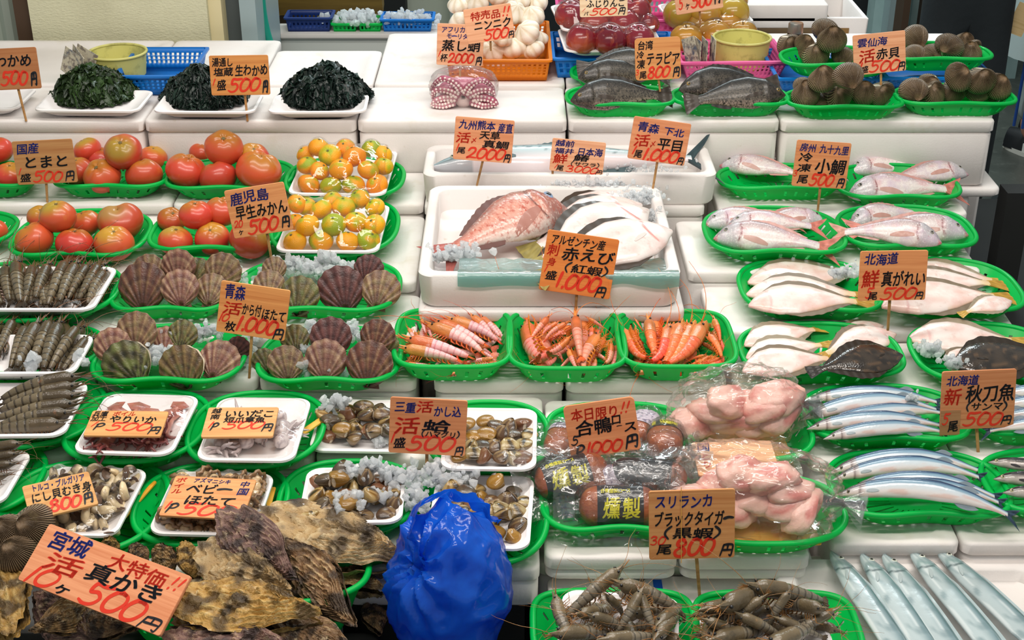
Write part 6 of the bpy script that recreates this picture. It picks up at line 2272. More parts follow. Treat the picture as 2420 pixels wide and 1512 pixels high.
arks(.66, 'beside the oysters', [(14, 1262, 52, .6, 'large, cut off by the edge', 30, 30), (80, 1245, 54, .6, 'large, in front of the snail meat', 60, 30), (40, 1306, 50, .3, 'large, lowest of three', 40, 30)])

# ------------------------------------------------------------------ ice and seaweed: heaps nobody could count
def ice(label, spots_, z, size=0.013, seed=0):
    size *= 0.66
    pts = [(P(u, v, z + dz), int(n * 2.3), (sx * 0.0008, sy * 0.0008, 0.010)) for u, v, dz, n, sx, sy in spots_]
    tag(obj('crushed_ice', ice_heap(pts, size, seed)), label, 'ice', 'crushed ice', 'stuff')


ice('crushed ice on the upper scallops beside the price boards', [(480, 712, .02, 26, 40, 8), (410, 714, .015, 18, 30, 6), (510, 690, .03, 16, 14, 8), (560, 668, .03, 16, 14, 8)], zC, seed=1)
ice('crushed ice heaped behind the dark ridged scallop', [(690, 632, .05, 34, 28, 10), (740, 648, .045, 30, 26, 9), (775, 622, .06, 20, 12, 9), (836, 640, .045, 18, 16, 8), (620, 664, .02, 14, 10, 8)], zC, 0.016, 2)
ice('crushed ice over the gaping scallops', [(340, 800, .045, 30, 24, 10), (372, 850, .04, 34, 16, 16), (440, 800, .045, 36, 22, 10), (500, 880, .02, 14, 12, 8), (490, 790, .05, 24, 16, 8), (370, 840, .035, 16, 16, 10)], zD, 0.014, 3)
ice('crushed ice over the scallops next to the pink prawns', [(760, 790, .05, 36, 30, 10), (830, 796, .05, 26, 16, 10), (720, 880, .02, 34, 34, 8), (790, 884, .015, 24, 24, 7), (716, 826, .04, 16, 10, 8), (690, 884, .014, 14, 16, 6)], zD, 0.014, 4)
ice('crushed ice spilt between the scallop baskets', [(582, 850, .004, 30, 10, 22), (600, 800, .03, 14, 10, 10), (586, 820, .02, 18, 8, 14)], zD, 0.012, 5)
ice('crushed ice among the hard clams behind the oysters', [(835, 1188, .03, 20, 18, 14), (900, 1180, .02, 22, 24, 20), (875, 1110, .04, 24, 14, 8), (822, 1130, .03, 14, 8, 8), (930, 1130, .03, 20, 12, 12)], zF + .036, 0.013, 6)
ice('crushed ice between the two lower clam trays', [(968, 1140, .045, 24, 14, 16), (980, 1190, .03, 20, 10, 14), (1004, 1210, .03, 8, 5, 5), (1060, 1140, .05, 40, 30, 12), (1030, 1120, .05, 24, 12, 8)], zF + .02, 0.014, 7)
ice('lump of ice on the clams behind their price board', [(800, 960, .05, 18, 10, 7), (770, 980, .03, 14, 8, 6), (900, 1052, .015, 10, 6, 4)], zE, 0.015, 8)
ice('crushed ice in the corner by the red sea bream', [(1050, 612, .03, 46, 22, 8), (1100, 606, .03, 26, 20, 8)], .775, 0.013, 9)
ice('fine ice heaped over the large flatfish', [(1420, 448, .06, 120, 60, 8), (1520, 474, .055, 90, 30, 16), (1350, 452, .05, 40, 30, 8), (1550, 520, .05, 40, 12, 16)], .757, 0.009, 10)
ice('fine ice along the spotted mackerel', [(1250, 405, .03, 40, 120, 5), (1500, 405, .03, 30, 80, 4)], .79, 0.008, 11)
ice('crushed ice on the flatfish under their price board', [(1990, 654, .06, 34, 22, 8), (2010, 646, .05, 16, 16, 6)], .715, 0.011, 12)
ice('crushed ice under the flatfish behind the saury board', [(2200, 836, .04, 20, 12, 10), (2254, 866, .05, 22, 14, 8), (2185, 828, .03, 10, 8, 6)], .695, 0.013, 13)
ice('ice chips lying in the saury basket', [(2152, 945, .06, 7, 8, 3)], .67, 0.009, 14)
ice('ice chips at the corner of the tiger prawn tray', [(76, 868, .03, 8, 8, 5), (194, 858, .02, 6, 6, 5)], zD + .03, 0.016, 15)

for quad, seed, n, c1, c2, lab, ww in (
        ([(112, 160), (318, 160), (306, 256), (104, 256)], 1, 480, '22301c', '3f5a2e', 'heap of green seaweed on a white tray before the yellow tub', .006),
        ([(386, 158), (590, 160), (588, 258), (366, 262)], 2, 520, '101a17', '2a3f34', 'heap of blackish seaweed half behind the middle price board', .0035),
        ([(660, 158), (866, 168), (878, 240), (650, 262)], 3, 500, '0e1816', '263c32', 'heap of darkest seaweed beside the wrapped octopus', .005)):
    zz = BZ + .008
    a, b = P(quad[3][0], quad[3][1] - 4, zz), P(quad[2][0], quad[2][1] - 4, zz)
    w = (b.x - a.x)
    yb = a.y + 0.15
    top = P((quad[0][0] + quad[1][0]) / 2, quad[0][1], zz)
    # height from the row its top is seen at, at the heap's middle
    ym = a.y + 0.075
    h = PY((quad[0][0] + quad[1][0]) / 2, quad[0][1] - 2, ym + 0.01).z - zz
    tag(obj('seaweed_heap', weed_heap(w * 0.98, 0.165, h, n, seed, c1, c2, ww), None, Matrix.Translation(((a.x + b.x) / 2, ym, zz))), lab, 'seaweed', 'heaps of seaweed', 'stuff')
# ------------------------------------------------------------------ things lying in packs, bags and crates
def blob(name, m, w, d, h, seed, amp=0.18, fr=1.6, col=None, col2=None, nu=28, nv=18):
    D = dome(nu, nv)
    V = D.reshape(-1, 3).copy()
    k = 1 + amp * nzv(V, fr, seed) + amp * 0.4 * nzv(V, fr * 3, seed + 4)
    W = V * k[:, None] * np.array([w / 2, d / 2, h / 2])
    C = None
    if col:
        C = lerp(L3(col), L3(col2 or col), sm(-0.15, 0.35, nzv(V, 1.8, seed + 9)))
    return mesh(name, W, loft(D)[1], m, C, 180)


def crumple(name, m, w, d, h, seed, flat=0.0, amp=0.12, nu=72, nv=44):
    """A bag's film as a closed crumpled hull with sharp folds."""
    D = dome(nu, nv)
    V = D.reshape(-1, 3).copy()
    V = np.sign(V) * np.abs(V) ** np.array([0.75, 0.8, 0.9])
    k = np.ones(len(V))
    for f, a in ((2.1, 1.0), (4.3, 0.6), (8.7, 0.3)):
        k += amp * a * (1 - 2.2 * np.abs(nzv(V, f, seed + f)))
    W = V * k[:, None] * np.array([w / 2, d / 2, h / 2])
    W[:, 2] = np.maximum(W[:, 2], -h / 2 * 0.9)
    return mesh(name, W, loft(D)[1], m, None, 40)


# smoked duck: a loaf of meat with a printed black band, sealed in a clear bag
DUCK = mat('smoked_duck', '9c4f24', 0.35, mix=[('6b2d16', 30, 0.45, 0.7), ('b8682f', 60, 0.55, 0.8)], bump=('noise', 160, 0.4, None), coat=0.5)
BAND = mat('black_band', '12141a', 0.25, bump=('noise', 60, 0.5, None), coat=0.6)
PALE = mat('pale_print', 'cfc2cf', 0.4, mix=[('6f6480', 160, 0.5, 0.62)], bump=('noise', 70, 0.4, None))


def duck_kit(L, ra, rb, band=(-0.30, 0.38), text=True, seed=0, pale=False, bar=False, flange=0.028):
    n = 32
    xs = np.linspace(-1, 1, 25)
    rings = []
    for x in xs:
        k = max(0.05, 1 - abs(x) ** 5.5)
        wob = 1 + 0.04 * nz((x * 3, 0, seed))
        rings.append([(x * L / 2, ra * k ** 0.5 * wob * np.sign(math.cos(a)) * abs(math.cos(a)) ** 0.8, rb * k ** 0.5 * wob * np.sign(math.sin(a)) * abs(math.sin(a)) ** 0.8) for a in np.linspace(0, 2 * math.pi, n, endpoint=False)])
    V, Fc = loft(np.array(rings))
    kit = [('meat', mesh('duck_meat', V, Fc, DUCK, None, 180))]

    def surf(x, a, off):
        k = max(0.05, 1 - abs(x * 2 / L) ** 5.5) ** 0.5
        return ((ra + off) * k * np.sign(math.cos(a)) * abs(math.cos(a)) ** 0.8, (rb + off) * k * np.sign(math.sin(a)) * abs(math.sin(a)) ** 0.8)

    bx_ = np.linspace(band[0] * L, band[1] * L, 14)
    rings = []
    for x in bx_:
        rings.append([(x, *surf(x, a, 0.0012)) for a in np.linspace(0, 2 * math.pi, n, endpoint=False)])
    V, Fc = loft(np.array(rings), False, False)
    sub = []
    if text:
        r = random.Random(seed)
        bits = []

        def wrap(v, f):
            out = []
            for x, y, _ in v:
                # y runs round the loaf: from its far shoulder over the top to the near side
                a = math.pi / 2 - y / ((ra + rb) / 2)
                q = surf(x, a, 0.0022)
                out.append((x, -q[0] * 1.0, q[1]))
            return np.array(out), f
        Wd, Hd = (band[1] - band[0]) * L, 0.9 * (ra + rb)
        for tx, x0, x1, y0, y1 in (('燻', .10, .50, .38, .86), ('製', .52, .92, .36, .84), ('合鴨燻製ロース', .06, .72, .10, .26)):
            v, f = lettering(tx, x0, x1, y0, y1, Wd, Hd, r)
            v[:, 0] += (band[0] + band[1]) / 2 * L
            v[:, 1] *= -1
            bits.append(wrap(v, f))
        sub.append(('lettering', weld('lettering', bits, INK['y'], 0), None, 'yellow lettering'))
    if bar:
        bits = []
        for i in range(14):
            x = band[0] * L + 0.008 + i * 0.0014
            w = 0.0005 if i % 3 else 0.0008
            pts = [(x + s * w / 2, *surf(x, a, 0.0019)) for a in np.linspace(1.2, 1.9, 6) for s in (-1, 1)]
            bits.append((np.array(pts), [(2 * k, 2 * k + 1, 2 * k + 3, 2 * k + 2) for k in range(5)]))
        sub.append(('bar_code', weld('bar_code', bits, INK['k'], 0), None, 'bar code'))
    kit.append(('band', mesh('band', V, Fc, PALE if pale else BAND, None, 60), sub, 'pale printed label' if pale else 'black printed band'))
    # the bag: film close round the loaf, its sealed flat margins standing off all round
    nx, ny = 44, 30
    X, Y = np.meshgrid(np.linspace(-1, 1, nx), np.linspace(-1, 1, ny))
    bw, bd = L + 2 * flange + 0.02, 2 * (ra + flange)
    gx, gy = X * bw / 2, Y * bd / 2
    q = 1 - (np.abs(gx) / (L / 2 + 0.006)) ** 4 - (np.abs(gy) / (ra + 0.005)) ** 2.4
    H = np.where(q > 0, (rb + 0.003) * np.maximum(q, 0) ** 0.42, 0)
    pts = np.column_stack([gx.ravel(), gy.ravel(), np.zeros(gx.size)])
    wr = 0.007 * nzv(pts, 55, seed) + 0.005 * (1 - 2 * np.abs(nzv(pts, 110, seed + 3)))
    top = pts.copy()
    top[:, 2] = H.ravel() + 0.0015 + np.abs(wr) * 0.8 + 0.012 * (H.ravel() == 0) * nzv(pts, 26, seed + 8)
    bot = pts.copy()
    bot[:, 2] = -H.ravel() * 0.98 + (top[:, 2] - 0.0012) * (H.ravel() == 0)
    Fg = [(j * nx + i, j * nx + i + 1, (j + 1) * nx + i + 1, (j + 1) * nx + i) for j in range(ny - 1) for i in range(nx - 1)]
    m = nx * ny
    kit.append(('bag', weld('duck_bag', [(np.vstack([top, bot]), Fg + [tuple(m + k for k in f[::-1]) for f in Fg])], BAGFILM, 40), None, 'clear sealed bag'))
    return kit


def put(kit, name, label, cat, u, v, z, rz=0, rx=0, ry=0, s=1, group=None):
    p = P(u, v, z)
    return spawn(kit, name, label, cat, Matrix.Translation(p) @ Matrix.Rotation(R(rz), 4, 'Z') @ Matrix.Rotation(R(rx), 4, 'X') @ Matrix.Rotation(R(ry), 4, 'Y') @ Matrix.Scale(s, 4), group)


GD = 'bagged smoked duck'
put(duck_kit(.115, .030, .024, (-.28, .30), True, 1), 'smoked_duck_pack', 'bagged smoked duck in front, the band facing straight out beside the prawn board', 'packed meat', 1462, 1196, .645 + .046, 0, 48, 0, 1.08, GD)
put(duck_kit(.120, .030, .022, (-.42, .20), True, 2), 'smoked_duck_pack', 'bagged smoked duck at the near end, black band slanting up', 'packed meat', 1352, 1124, .645 + .058, 22, 40, 0, 1.05, GD)
put(duck_kit(.125, .026, .016, (-.46, .30), False, 3), 'smoked_duck_pack', 'flat bagged smoked duck at the back, dark skin side up', 'packed meat', 1532, 1122, .645 + .06, -10, 30, 0, 1, GD)
put(duck_kit(.115, .028, .020, (-.1, .42), False, 4, True), 'smoked_duck_pack', 'bagged smoked duck with a pale label, in the middle of the front basket', 'packed meat', 1440, 1140, .645 + .045, 12, 30, 0, 1, GD)
put(duck_kit(.110, .030, .024, (.04, .46), True, 5), 'smoked_duck_pack', 'bagged smoked duck standing on end behind the duck board', 'packed meat', 1571, 1040, .665 + .050, 84, 0, 14, 1, GD)
put(duck_kit(.110, .026, .020, (.10, .48), False, 6, True, True), 'smoked_duck_pack', 'bagged smoked duck with a bar code, peeking out before the duck board', 'packed meat', 1324, 1040, .665 + .040, 80, 0, 10, .95, GD)
put(duck_kit(.110, .026, .020, (-.2, .48), False, 7, True), 'smoked_duck_pack', 'bagged smoked duck with pale print, squeezed behind the duck board edge', 'packed meat', 1515, 1010, .665 + .040, 70, 0, 10, 1, GD)

# chicken thighs in knotted bags
CHICK = mat('raw_chicken', rough=0.35, vc=True, coat=0.4, sss=0.12, bump=('noise', 110, 0.3, None), mix=[('e7b9a6', 30, 0.5, 0.75)])
CK2 = [blob('chicken_thigh', CHICK, .11, .075, .05, s, .22, 1.5, 'ecbcae', 'd27f76') for s in (1, 4, 7)]
for where, z, its, bag in (
        ('in the back bag', .672, [(1640, 1000, .035, 20), (1690, 975, .055, -20), (1740, 995, .04, 10), (1720, 950, .08, 40), (1790, 960, .07, -30), (1840, 975, .055, 60), (1780, 1000, .035, 0), (1832, 940, .085, 10)], (1742, 965, .068, .205, .13, .125, 3, 8)),
        ('in the front bag', .652, [(1660, 1180, .04, 10), (1720, 1160, .05, -30), (1760, 1120, .085, 20), (1800, 1170, .05, 40), (1850, 1190, .045, -10), (1890, 1200, .04, 60), (1820, 1130, .085, 0), (1730, 1200, .035, 20), (1870, 1160, .06, 30)], (1786, 1160, .066, .235, .15, .125, 5, -14))):
    for i, (u, v, dz, rz) in enumerate(its):
        p = P(u, v, z + dz)
        spawn([('meat', CK2[i % 3])], 'chicken_thigh', f'raw pink chicken thigh {where}, ' + ['lowest at the near end', 'second along the front', 'in the middle of the front', 'upper, next to the duck', 'upper, in the middle', 'at the far end', 'bottom, under the upper ones', 'highest', 'last along the far side'][i], 'chicken', T(p, rz, 0.9, rng.uniform(-30, 30), rng.uniform(-20, 20)), 'chicken thighs ' + where)
    u, v, dz, w, d, h, sd, rz = bag
    p = P(u, v, z + dz)
    hull = crumple('bag_hull', BAGFILM, w, d, h, sd)
    # the knotted end of the bag
    bits = []
    r = random.Random(sd)
    for k in range(5):
        a = r.uniform(-0.5, 0.5)
        pts = [np.array((w * .45, 0, 0)), np.array((w * .56, .012 * a, .01)), np.array((w * .68, .04 * a, -.005 + .02 * r.random()))]
        v_, f_ = sheet([(w * .44, -.012), (w * .56, -.004), (w * .70, -.035 + .02 * a), (w * .73, .02 + .02 * a), (w * .56, .006), (w * .44, .012)], .0012, .004)
        rot = np.array(Matrix.Rotation(k * 0.6 + a, 3, 'X'))
        bits.append((v_ @ rot.T, f_))
    spawn([('hull', hull), ('knotted_end', weld('knotted_end', bits, BAGFILM, 40))], 'plastic_bag', 'clear crumpled bag round the chicken ' + ('in the back basket' if sd == 3 else 'in the front basket, its end over the saury'), 'bag', T(p, rz), 'clear bags of chicken')
YEL = mat('yellow_sheet', 'e8a52c', 0.5, mix=[('8a5a1c', 30, 0.68, 0.8), ('f2bf55', 8, 0.4, 0.7)])
for quad, z, lab in (([(1640, 1180), (1905, 1170), (1934, 1286), (1660, 1290)], .652, 'yellow sheet under the front bag of chicken'), ([(1660, 1010), (1850, 1010), (1872, 1092), (1690, 1096)], .672, 'yellow sheet under the back bag of chicken'),
                     ([(332, 1130), (352, 1136), (282, 1262), (262, 1262)], zF + .040, 'yellow sheet beside the snail meat tray'), ([(640, 1150), (662, 1150), (612, 1262), (596, 1262)], zF + .04, 'yellow sheet beside the baby scallop tray'), ([(712, 975), (728, 985), (718, 1060), (706, 1060)], zE + .04, 'yellow sheet beside the baby octopus tray')):
    p = [P(*q, z) for q in quad]
    c = sum(p, Vector()) / 4
    x = (p[1] - p[0] + p[2] - p[3]) / 2
    y = (p[0] - p[3] + p[1] - p[2]) / 2
    V, Fc = slab(x.length, y.length, -.004, 0, .003, .001, False)
    spawn([('sheet', mesh('yellow_sheet', V, Fc, YEL, None, 40))], 'yellow_sheet', lab, 'sheet', frame(c, x, (0, 0, 1)), 'yellow sheets under the packs')

# ------------------------------------------------------------------ wrapped trays: squid, baby octopus, snail meat, baby scallops
SQ = mat('boiled_squid', rough=0.3, vc=True, coat=0.45, mix=[('7a3a30', 40, 0.5, 0.75)], bump=('noise', 120, 0.2, None))


def squid_kit(seed):
    n = 20
    rings, C = [], []
    for t in np.linspace(0, 1, 16):
        r = .016 * (0.15 + 0.85 * sm(0, .35, t)) * (1 - .12 * t)
        rings.append([(t * .085, r * math.cos(a), r * .8 * math.sin(a)) for a in np.linspace(0, 6.283, n, endpoint=False)])
        C += [lerp(L3('c4806c'), L3('8d4a42'), sm(-.1, .4, nz((t * 4, a, seed)))) for a in range(n)]
    V, Fc = loft(np.array(rings))
    kit = [('mantle', mesh('squid_mantle', V, Fc, SQ, np.array(C), 180))]
    fv, ff = sheet([(.0, 0), (.012, .022), (.034, .014), (.03, 0), (.034, -.014), (.012, -.022)], .0015, .003)
    fv[:, 2] += .010
    kit.append(('fin', weld('squid_fin', [(fv, ff, L3('b06a5a'))], SQ, 40)))
    r = random.Random(seed)
    for k in range(8):
        a = k * .785
        p = [np.array((.083, .008 * math.cos(a), .006 * math.sin(a)))]
        d = np.array((1, .5 * math.cos(a), .4 * math.sin(a)))
        for j in range(5):
            d = d + np.array((r.uniform(-.5, .2), r.uniform(-.5, .5), r.uniform(-.3, .3)))
            p.append(p[-1] + d / np.linalg.norm(d) * .008)
        tv, tf = tube(p, [.0042, .004, .0035, .003, .0024, .0012], 6)
        kit.append(('arm', weld('squid_arm', [(tv, tf, L3('7a3c3c'))], SQ, 180)))
    return kit


OC = mat('baby_octopus_skin', rough=0.3, vc=True, coat=0.4, sss=0.1, bump=('noise', 160, 0.25, None))


def babyoct_kit(seed):
    r = random.Random(seed)
    D = dome(20, 14)
    V = D.reshape(-1, 3) * np.array([.017, .015, .015]) * (1 + .1 * nzv(D.reshape(-1, 3), 1.5, seed))[:, None] + np.array([0, 0, .004])
    kit = [('head', mesh('octopus_head', V, loft(D)[1], OC, lerp(L3('cfc4c2'), L3('a89a9c'), sm(-.1, .3, nzv(D.reshape(-1, 3), 2.5, seed))), 180))]
    for k in range(8):
        a = k * .785 + r.uniform(-.2, .2)
        p = [np.array((.013, 0, 0))]
        d = np.array((.6, math.cos(a), .5 * math.sin(a)))
        for j in range(7):
            d = d / np.linalg.norm(d) + np.array((.12, r.uniform(-.5, .5), r.uniform(-.5, .4))) * .8
            p.append(p[-1] + d / np.linalg.norm(d) * .0065)
        tv, tf = tube(p, [.0052, .005, .0045, .004, .0034, .0028, .002, .001], 7)
        kit.append(('arm', weld('octopus_arm', [(tv, tf, L3('c2b4b4') * r.uniform(.75, 1.05))], OC, 180)))
    return kit


SN = mat('snail_meat', rough=0.28, vc=True, coat=0.45, mix=[('3a2e28', 60, 0.6, 0.75)], bump=('noise', 150, 0.3, None), rnd=0.15)


def snail_kit(seed):
    r = random.Random(seed)
    n = 22
    rings, C = [], []
    for i in range(n):
        t = i / (n - 1)
        a = t * 4.2
        rr = .013 * (1 - .6 * t)
        c = np.array((rr * math.cos(a), rr * math.sin(a), .009 * t))
        w = .0085 * math.sin(math.pi * (.1 + .85 * t)) ** .7
        e = np.array((math.cos(a), math.sin(a), 0))
        rings.append([c + (e * math.cos(b) + np.array((0, 0, 1)) * math.sin(b) * .8) * w * (1 + .15 * math.cos(3 * b + seed)) for b in np.linspace(0, 6.283, 12, endpoint=False)])
        C += [lerp(L3('dac49c'), L3('4f4038'), sm(.35, .9, t + .25 * nz((t * 5, b, seed)))) for b in range(12)]
    V, Fc = loft(np.array(rings))
    fv, ff = sheet([(.012 * math.cos(k * .63), .009 * math.sin(k * .63)) for k in range(10)], .0016, .002)
    fv += np.array((.012, -.006, -.001))
    return [('flesh', mesh('snail_flesh', V, Fc, SN, np.array(C), 180)), ('foot_plate', weld('foot_plate', [(fv, ff, L3('6a5040'))], SN, 40))]


def bscallop_kit(seed):
    r = random.Random(seed)
    D = dome(22, 12)
    V = D.reshape(-1, 3) * np.array([.0105, .0105, .0085]) * (1 + .06 * nzv(D.reshape(-1, 3), 2, seed))[:, None]
    kit = [('muscle', mesh('scallop_muscle', V, loft(D)[1], SN, lerp(L3('dcbf94'), L3('c09a6a'), sm(-.2, .3, nzv(V, 180, seed))), 180))]
    o = [((.0145 + .002 * math.cos(k * 1.9)) * math.cos(k * .2618), (.0145 + .002 * math.cos(k * 1.9)) * math.sin(k * .2618), .002 * math.sin(k * 2.1)) for k in range(24)]
    rv, rf = ring_tube(np.array(o), .0032, 6)
    kit.append(('frill', weld('scallop_frill', [(rv, rf, L3('8d6c4c'))], SN, 180)))
    return kit


def scatter_pack(tk, kits, n, name, labf, cat, group, size, layers=1, seed=0, rball=.014, film=True, filmlabel='', marg=.42, lift=.012):
    M, w, d, h, z = TR[tk]
    r = random.Random(seed)
    cols = max(2, int(round(math.sqrt(n / layers * w / d))))
    rows = max(2, int(math.ceil(n / layers / cols)))
    local = []
    k = 0
    for L in range(layers):
        for j in range(rows):
            for i in range(cols):
                if k >= n:
                    break
                fx = ((i + .5 + r.uniform(-.25, .25)) / cols - .5) * 2 * marg
                fy = (.5 - (j + .5 + r.uniform(-.25, .25)) / rows) * 2 * marg * (.62 if name in ('boiled_squid', 'baby_octopus') else 1)
                q = Vector((fx * w, fy * d, lift + L * rball * 1.3))
                local.append((q.x, q.y, q.z, rball))
                rn = 'back row' if j == 0 else 'front row' if j == rows - 1 else ORD[j] + ' row'
                lab = f"{labf}, {'upper layer, ' if L else ''}{rn}, {ORD[i]} from the left"
                Mx = M @ Matrix.Translation(q) @ Euler3(r).to_matrix().to_4x4() @ Matrix.Scale(size * r.uniform(.85, 1.15), 4)
                if name in ('boiled_squid', 'baby_octopus'):
                    Mx = M @ Matrix.Translation(q) @ Matrix.Rotation(r.uniform(-.6, .6) + (-1.57 if name == 'boiled_squid' else r.uniform(0, 6)), 4, 'Z') @ Matrix.Rotation(r.uniform(-.5, .5), 4, 'X') @ Matrix.Translation((-.035 if name == 'boiled_squid' else 0, 0, 0)) @ Matrix.Scale(size * r.uniform(.9, 1.1), 4)
                spawn(kits[k % len(kits)], name, lab, cat, Mx, group)
                k += 1
    if film:
        V, Fc = drape(local, w - .006, d - .006, h + .0015, h * .55)
        spawn([('film', mesh('cling_film', V, Fc, FILM, None, 180))], 'cling_film', filmlabel, 'film', M, 'clear film over the packs')


scatter_pack('Q1', [squid_kit(s) for s in (1, 2, 3)], 10, 'boiled_squid', 'small boiled squid in its tray', 'squid', 'boiled squid', .82, 1, 1, .018, True, 'clear film stretched over the boiled squid', .36, .02)
scatter_pack('Q2', [babyoct_kit(s) for s in (1, 2, 3, 4)], 12, 'baby_octopus', 'baby octopus in its tray', 'octopus', 'baby octopus', .85, 1, 2, .018, True, 'clear film stretched over the baby octopus', .40, .018)
scatter_pack('N1', [snail_kit(s) for s in (1, 2, 3, 4)], 64, 'snail_meat', 'piece of snail meat in its tray', 'snail meat', 'pieces of snail meat', 1.0, 2, 3, .014, True, 'clear film stretched over the snail meat', .43, .012)
scatter_pack('N2', [bscallop_kit(s) for s in (1, 2, 3)], 66, 'baby_scallop', 'boiled baby scallop in its tray', 'scallop', 'boiled baby scallops', 1.0, 2, 4, .013, True, 'clear film stretched over the baby scallops', .43, .013)

# ------------------------------------------------------------------ the steamed octopus in its bag
OCT = mat('octopus_skin', rough=0.3, vc=True, coat=0.5, bump=('noise', 120, 0.25, None), mix=[('7a3048', 30, 0.55, 0.8)])
p = P(1095, 262, BZ)
kit = []
s_ = mpp(1095, 262, BZ)
D = dome(30, 18)
V = D.reshape(-1, 3) * np.array([.066, .03, .034]) + np.array([0, 0.02, .03])
kit.append(('mantle', mesh('octopus_mantle', V, loft(D)[1], OCT, np.tile(L3('b86a80'), (len(V), 1)), 180)))
V = D.reshape(-1, 3) * np.array([.026, .014, .026]) + np.array([0, -.014, .022])
kit.append(('mouth_web', mesh('mouth_web', V, loft(D)[1], OCT, lerp(L3('f0d9d4'), L3('2a1a1c'), sm(.25, .12, np.linalg.norm(D.reshape(-1, 3)[:, [0, 2]] - np.array([0, .2]), axis=1)) * (D.reshape(-1, 3)[:, 1] < 0)), 180)))
ro = random.Random(4)
for k in range(8):
    a0 = R(-18 + 216 * k / 7)
    pts, rad = [], []
    side = 1 if math.cos(a0) > 0 else -1
    for j in range(14):
        t = j / 13
        a = a0 + side * (-1.1 * t * t) * (1 if math.sin(a0) > 0 else .3)
        rr = .018 + .052 * min(1, t * 1.7) + .004 * math.sin(k * 2)
        pts.append((rr * math.cos(a) * 1.12, -.026 + .03 * t * t - .012 * math.sin(t * 3), max(.008, .022 + rr * math.sin(a) * .92)))
        rad.append(.0125 * (1 - .62 * t))
    tv, tf = tube(pts, rad, 10)
    sb = []
    for j in range(1, 13):
        for o in (-.42, .42):
            c = np.array(pts[j])
            t = np.array(pts[min(j + 1, 13)]) - np.array(pts[j - 1])
            t /= np.linalg.norm(t)
            fw = np.array((0, -1, 0)) - t * (-t[1])
            fw /= np.linalg.norm(fw)
            sd = np.cross(t, fw)
            c = c + (fw * .86 + sd * o) * rad[j]
            dd = dome(9, 5).reshape(-1, 3) * rad[j] * .36
            sb.append((dd + c, loft(dome(9, 5))[1], L3('f3dcd6')))
    kit.append(('arm', weld('octopus_arm', [(tv, tf, lerp(L3('a84a66'), L3('c98a96'), ro.random()))], OCT, 180), [('sucker_pattern', weld('sucker_pattern', sb, OCT, 180), None, 'pale suckers')]))
kit.append(('bag', crumple('octopus_bag', BAGFILM, .165, .105, .098, 9, amp=.05), None, 'clear bag'))
for q in kit[-1:]:
    q[1].transform(Matrix.Translation((0, .005, .044)))
kit[0][1].transform(Matrix.Rotation(R(0), 4, 'X'))
spawn(kit, 'octopus', 'steamed pink octopus in a clear bag, white suckers outwards', 'octopus', Matrix.Translation(p + Vector((0, .045, .002))) @ Matrix.Scale(.94, 4))

# ------------------------------------------------------------------ teal sheet in the box of sea bream
TEAL = film_mat('teal_film', (0.02, 0.42, 0.36), 0.55, 30, 0.8, 0.25)
zb = .757
a, b = P(1082, 640, zb + .071), P(1604, 640, zb + .071)
yf = P(1300, 650, zb + .07).y
prof = [(.115, .052), (.09, .056), (.06, .055), (.035, .062), (.02, .0712), (.008, .0722), (-.0015, .0716), (-.003, .062), (-.0035, .050), (-.0035, .043)]
nx = 60
V = []
for i in range(nx):
    f = i / (nx - 1)
    x = a.x + (b.x - a.x) * f
    for j, (dy, dz) in enumerate(prof):
        q = (x, dy, dz)
        hang = 1.0 if j < 6 else (1 - .35 * (0.5 + nz((f * 6, 1, 2))))
        wob = .004 * nz((f * 22, j * .6, 5)) if j < 5 else .0012 * abs(nz((f * 30, j, 3)))
        zz = dz if j < 6 else .0716 - (.0716 - dz) * hang
        V.append((x, yf + dy + (-abs(wob) if j > 5 else 0), zb + zz + (wob if j < 5 else 0)))
n = len(prof)
Fc = [(i * n + j, (i + 1) * n + j, (i + 1) * n + j + 1, i * n + j + 1) for i in range(nx - 1) for j in range(n - 1)]
spawn([('sheet', mesh('plastic_sheet', V, Fc, TEAL, None, 180))], 'plastic_sheet', 'teal plastic sheet under the big fish, hanging over the foam box rim', 'plastic sheet')

# ------------------------------------------------------------------ oysters in two baskets and the blue bag
spawn([('body', bx('step_body', -1.15, -.20, 1.22, 1.70, TOP_Z + .0006, .545, TABLE, .01))], 'step_box', 'dark step that carries the baskets of oysters', 'box')
basket('OY1', 'oval', 250, 868, 1268, 1560, .546, 'large green basket heaped with oysters', h=.115, dmax=.34)
basket('OY2', 'oval', 640, 962, 1215, 1430, .56, 'green basket with two long oysters beside the blue bag', h=.09, dmax=.24)
OYK = [oyster_kit(.2, .095, s, c) for s, c in ((1, ('9a7444', 'dcc08c', '33261c')), (2, ('7d5c3c', 'c4a272', '241b16')), (3, ('a98a5c', 'e6d2a8', '3e3022')), (4, ('7c5c54', 'caa888', '2a2022')), (5, ('ad8440', 'dfbe78', '3c2c18')))]


def oyster(hinge, tip, z0, z1, width, k, roll, what):
    a, b = P(*hinge, z0), P(*tip, z1)
    L = (b - a).length
    s = L / .2
    M = frame(a, b - a, (0, -.45, .9)) @ Matrix.Rotation(R(roll), 4, 'X') @ Matrix.Diagonal((s, s * width, s * width, 1))
    spawn(OYK[k], 'oyster', 'rough oyster ' + what, 'oyster', M, 'oysters in the green baskets')


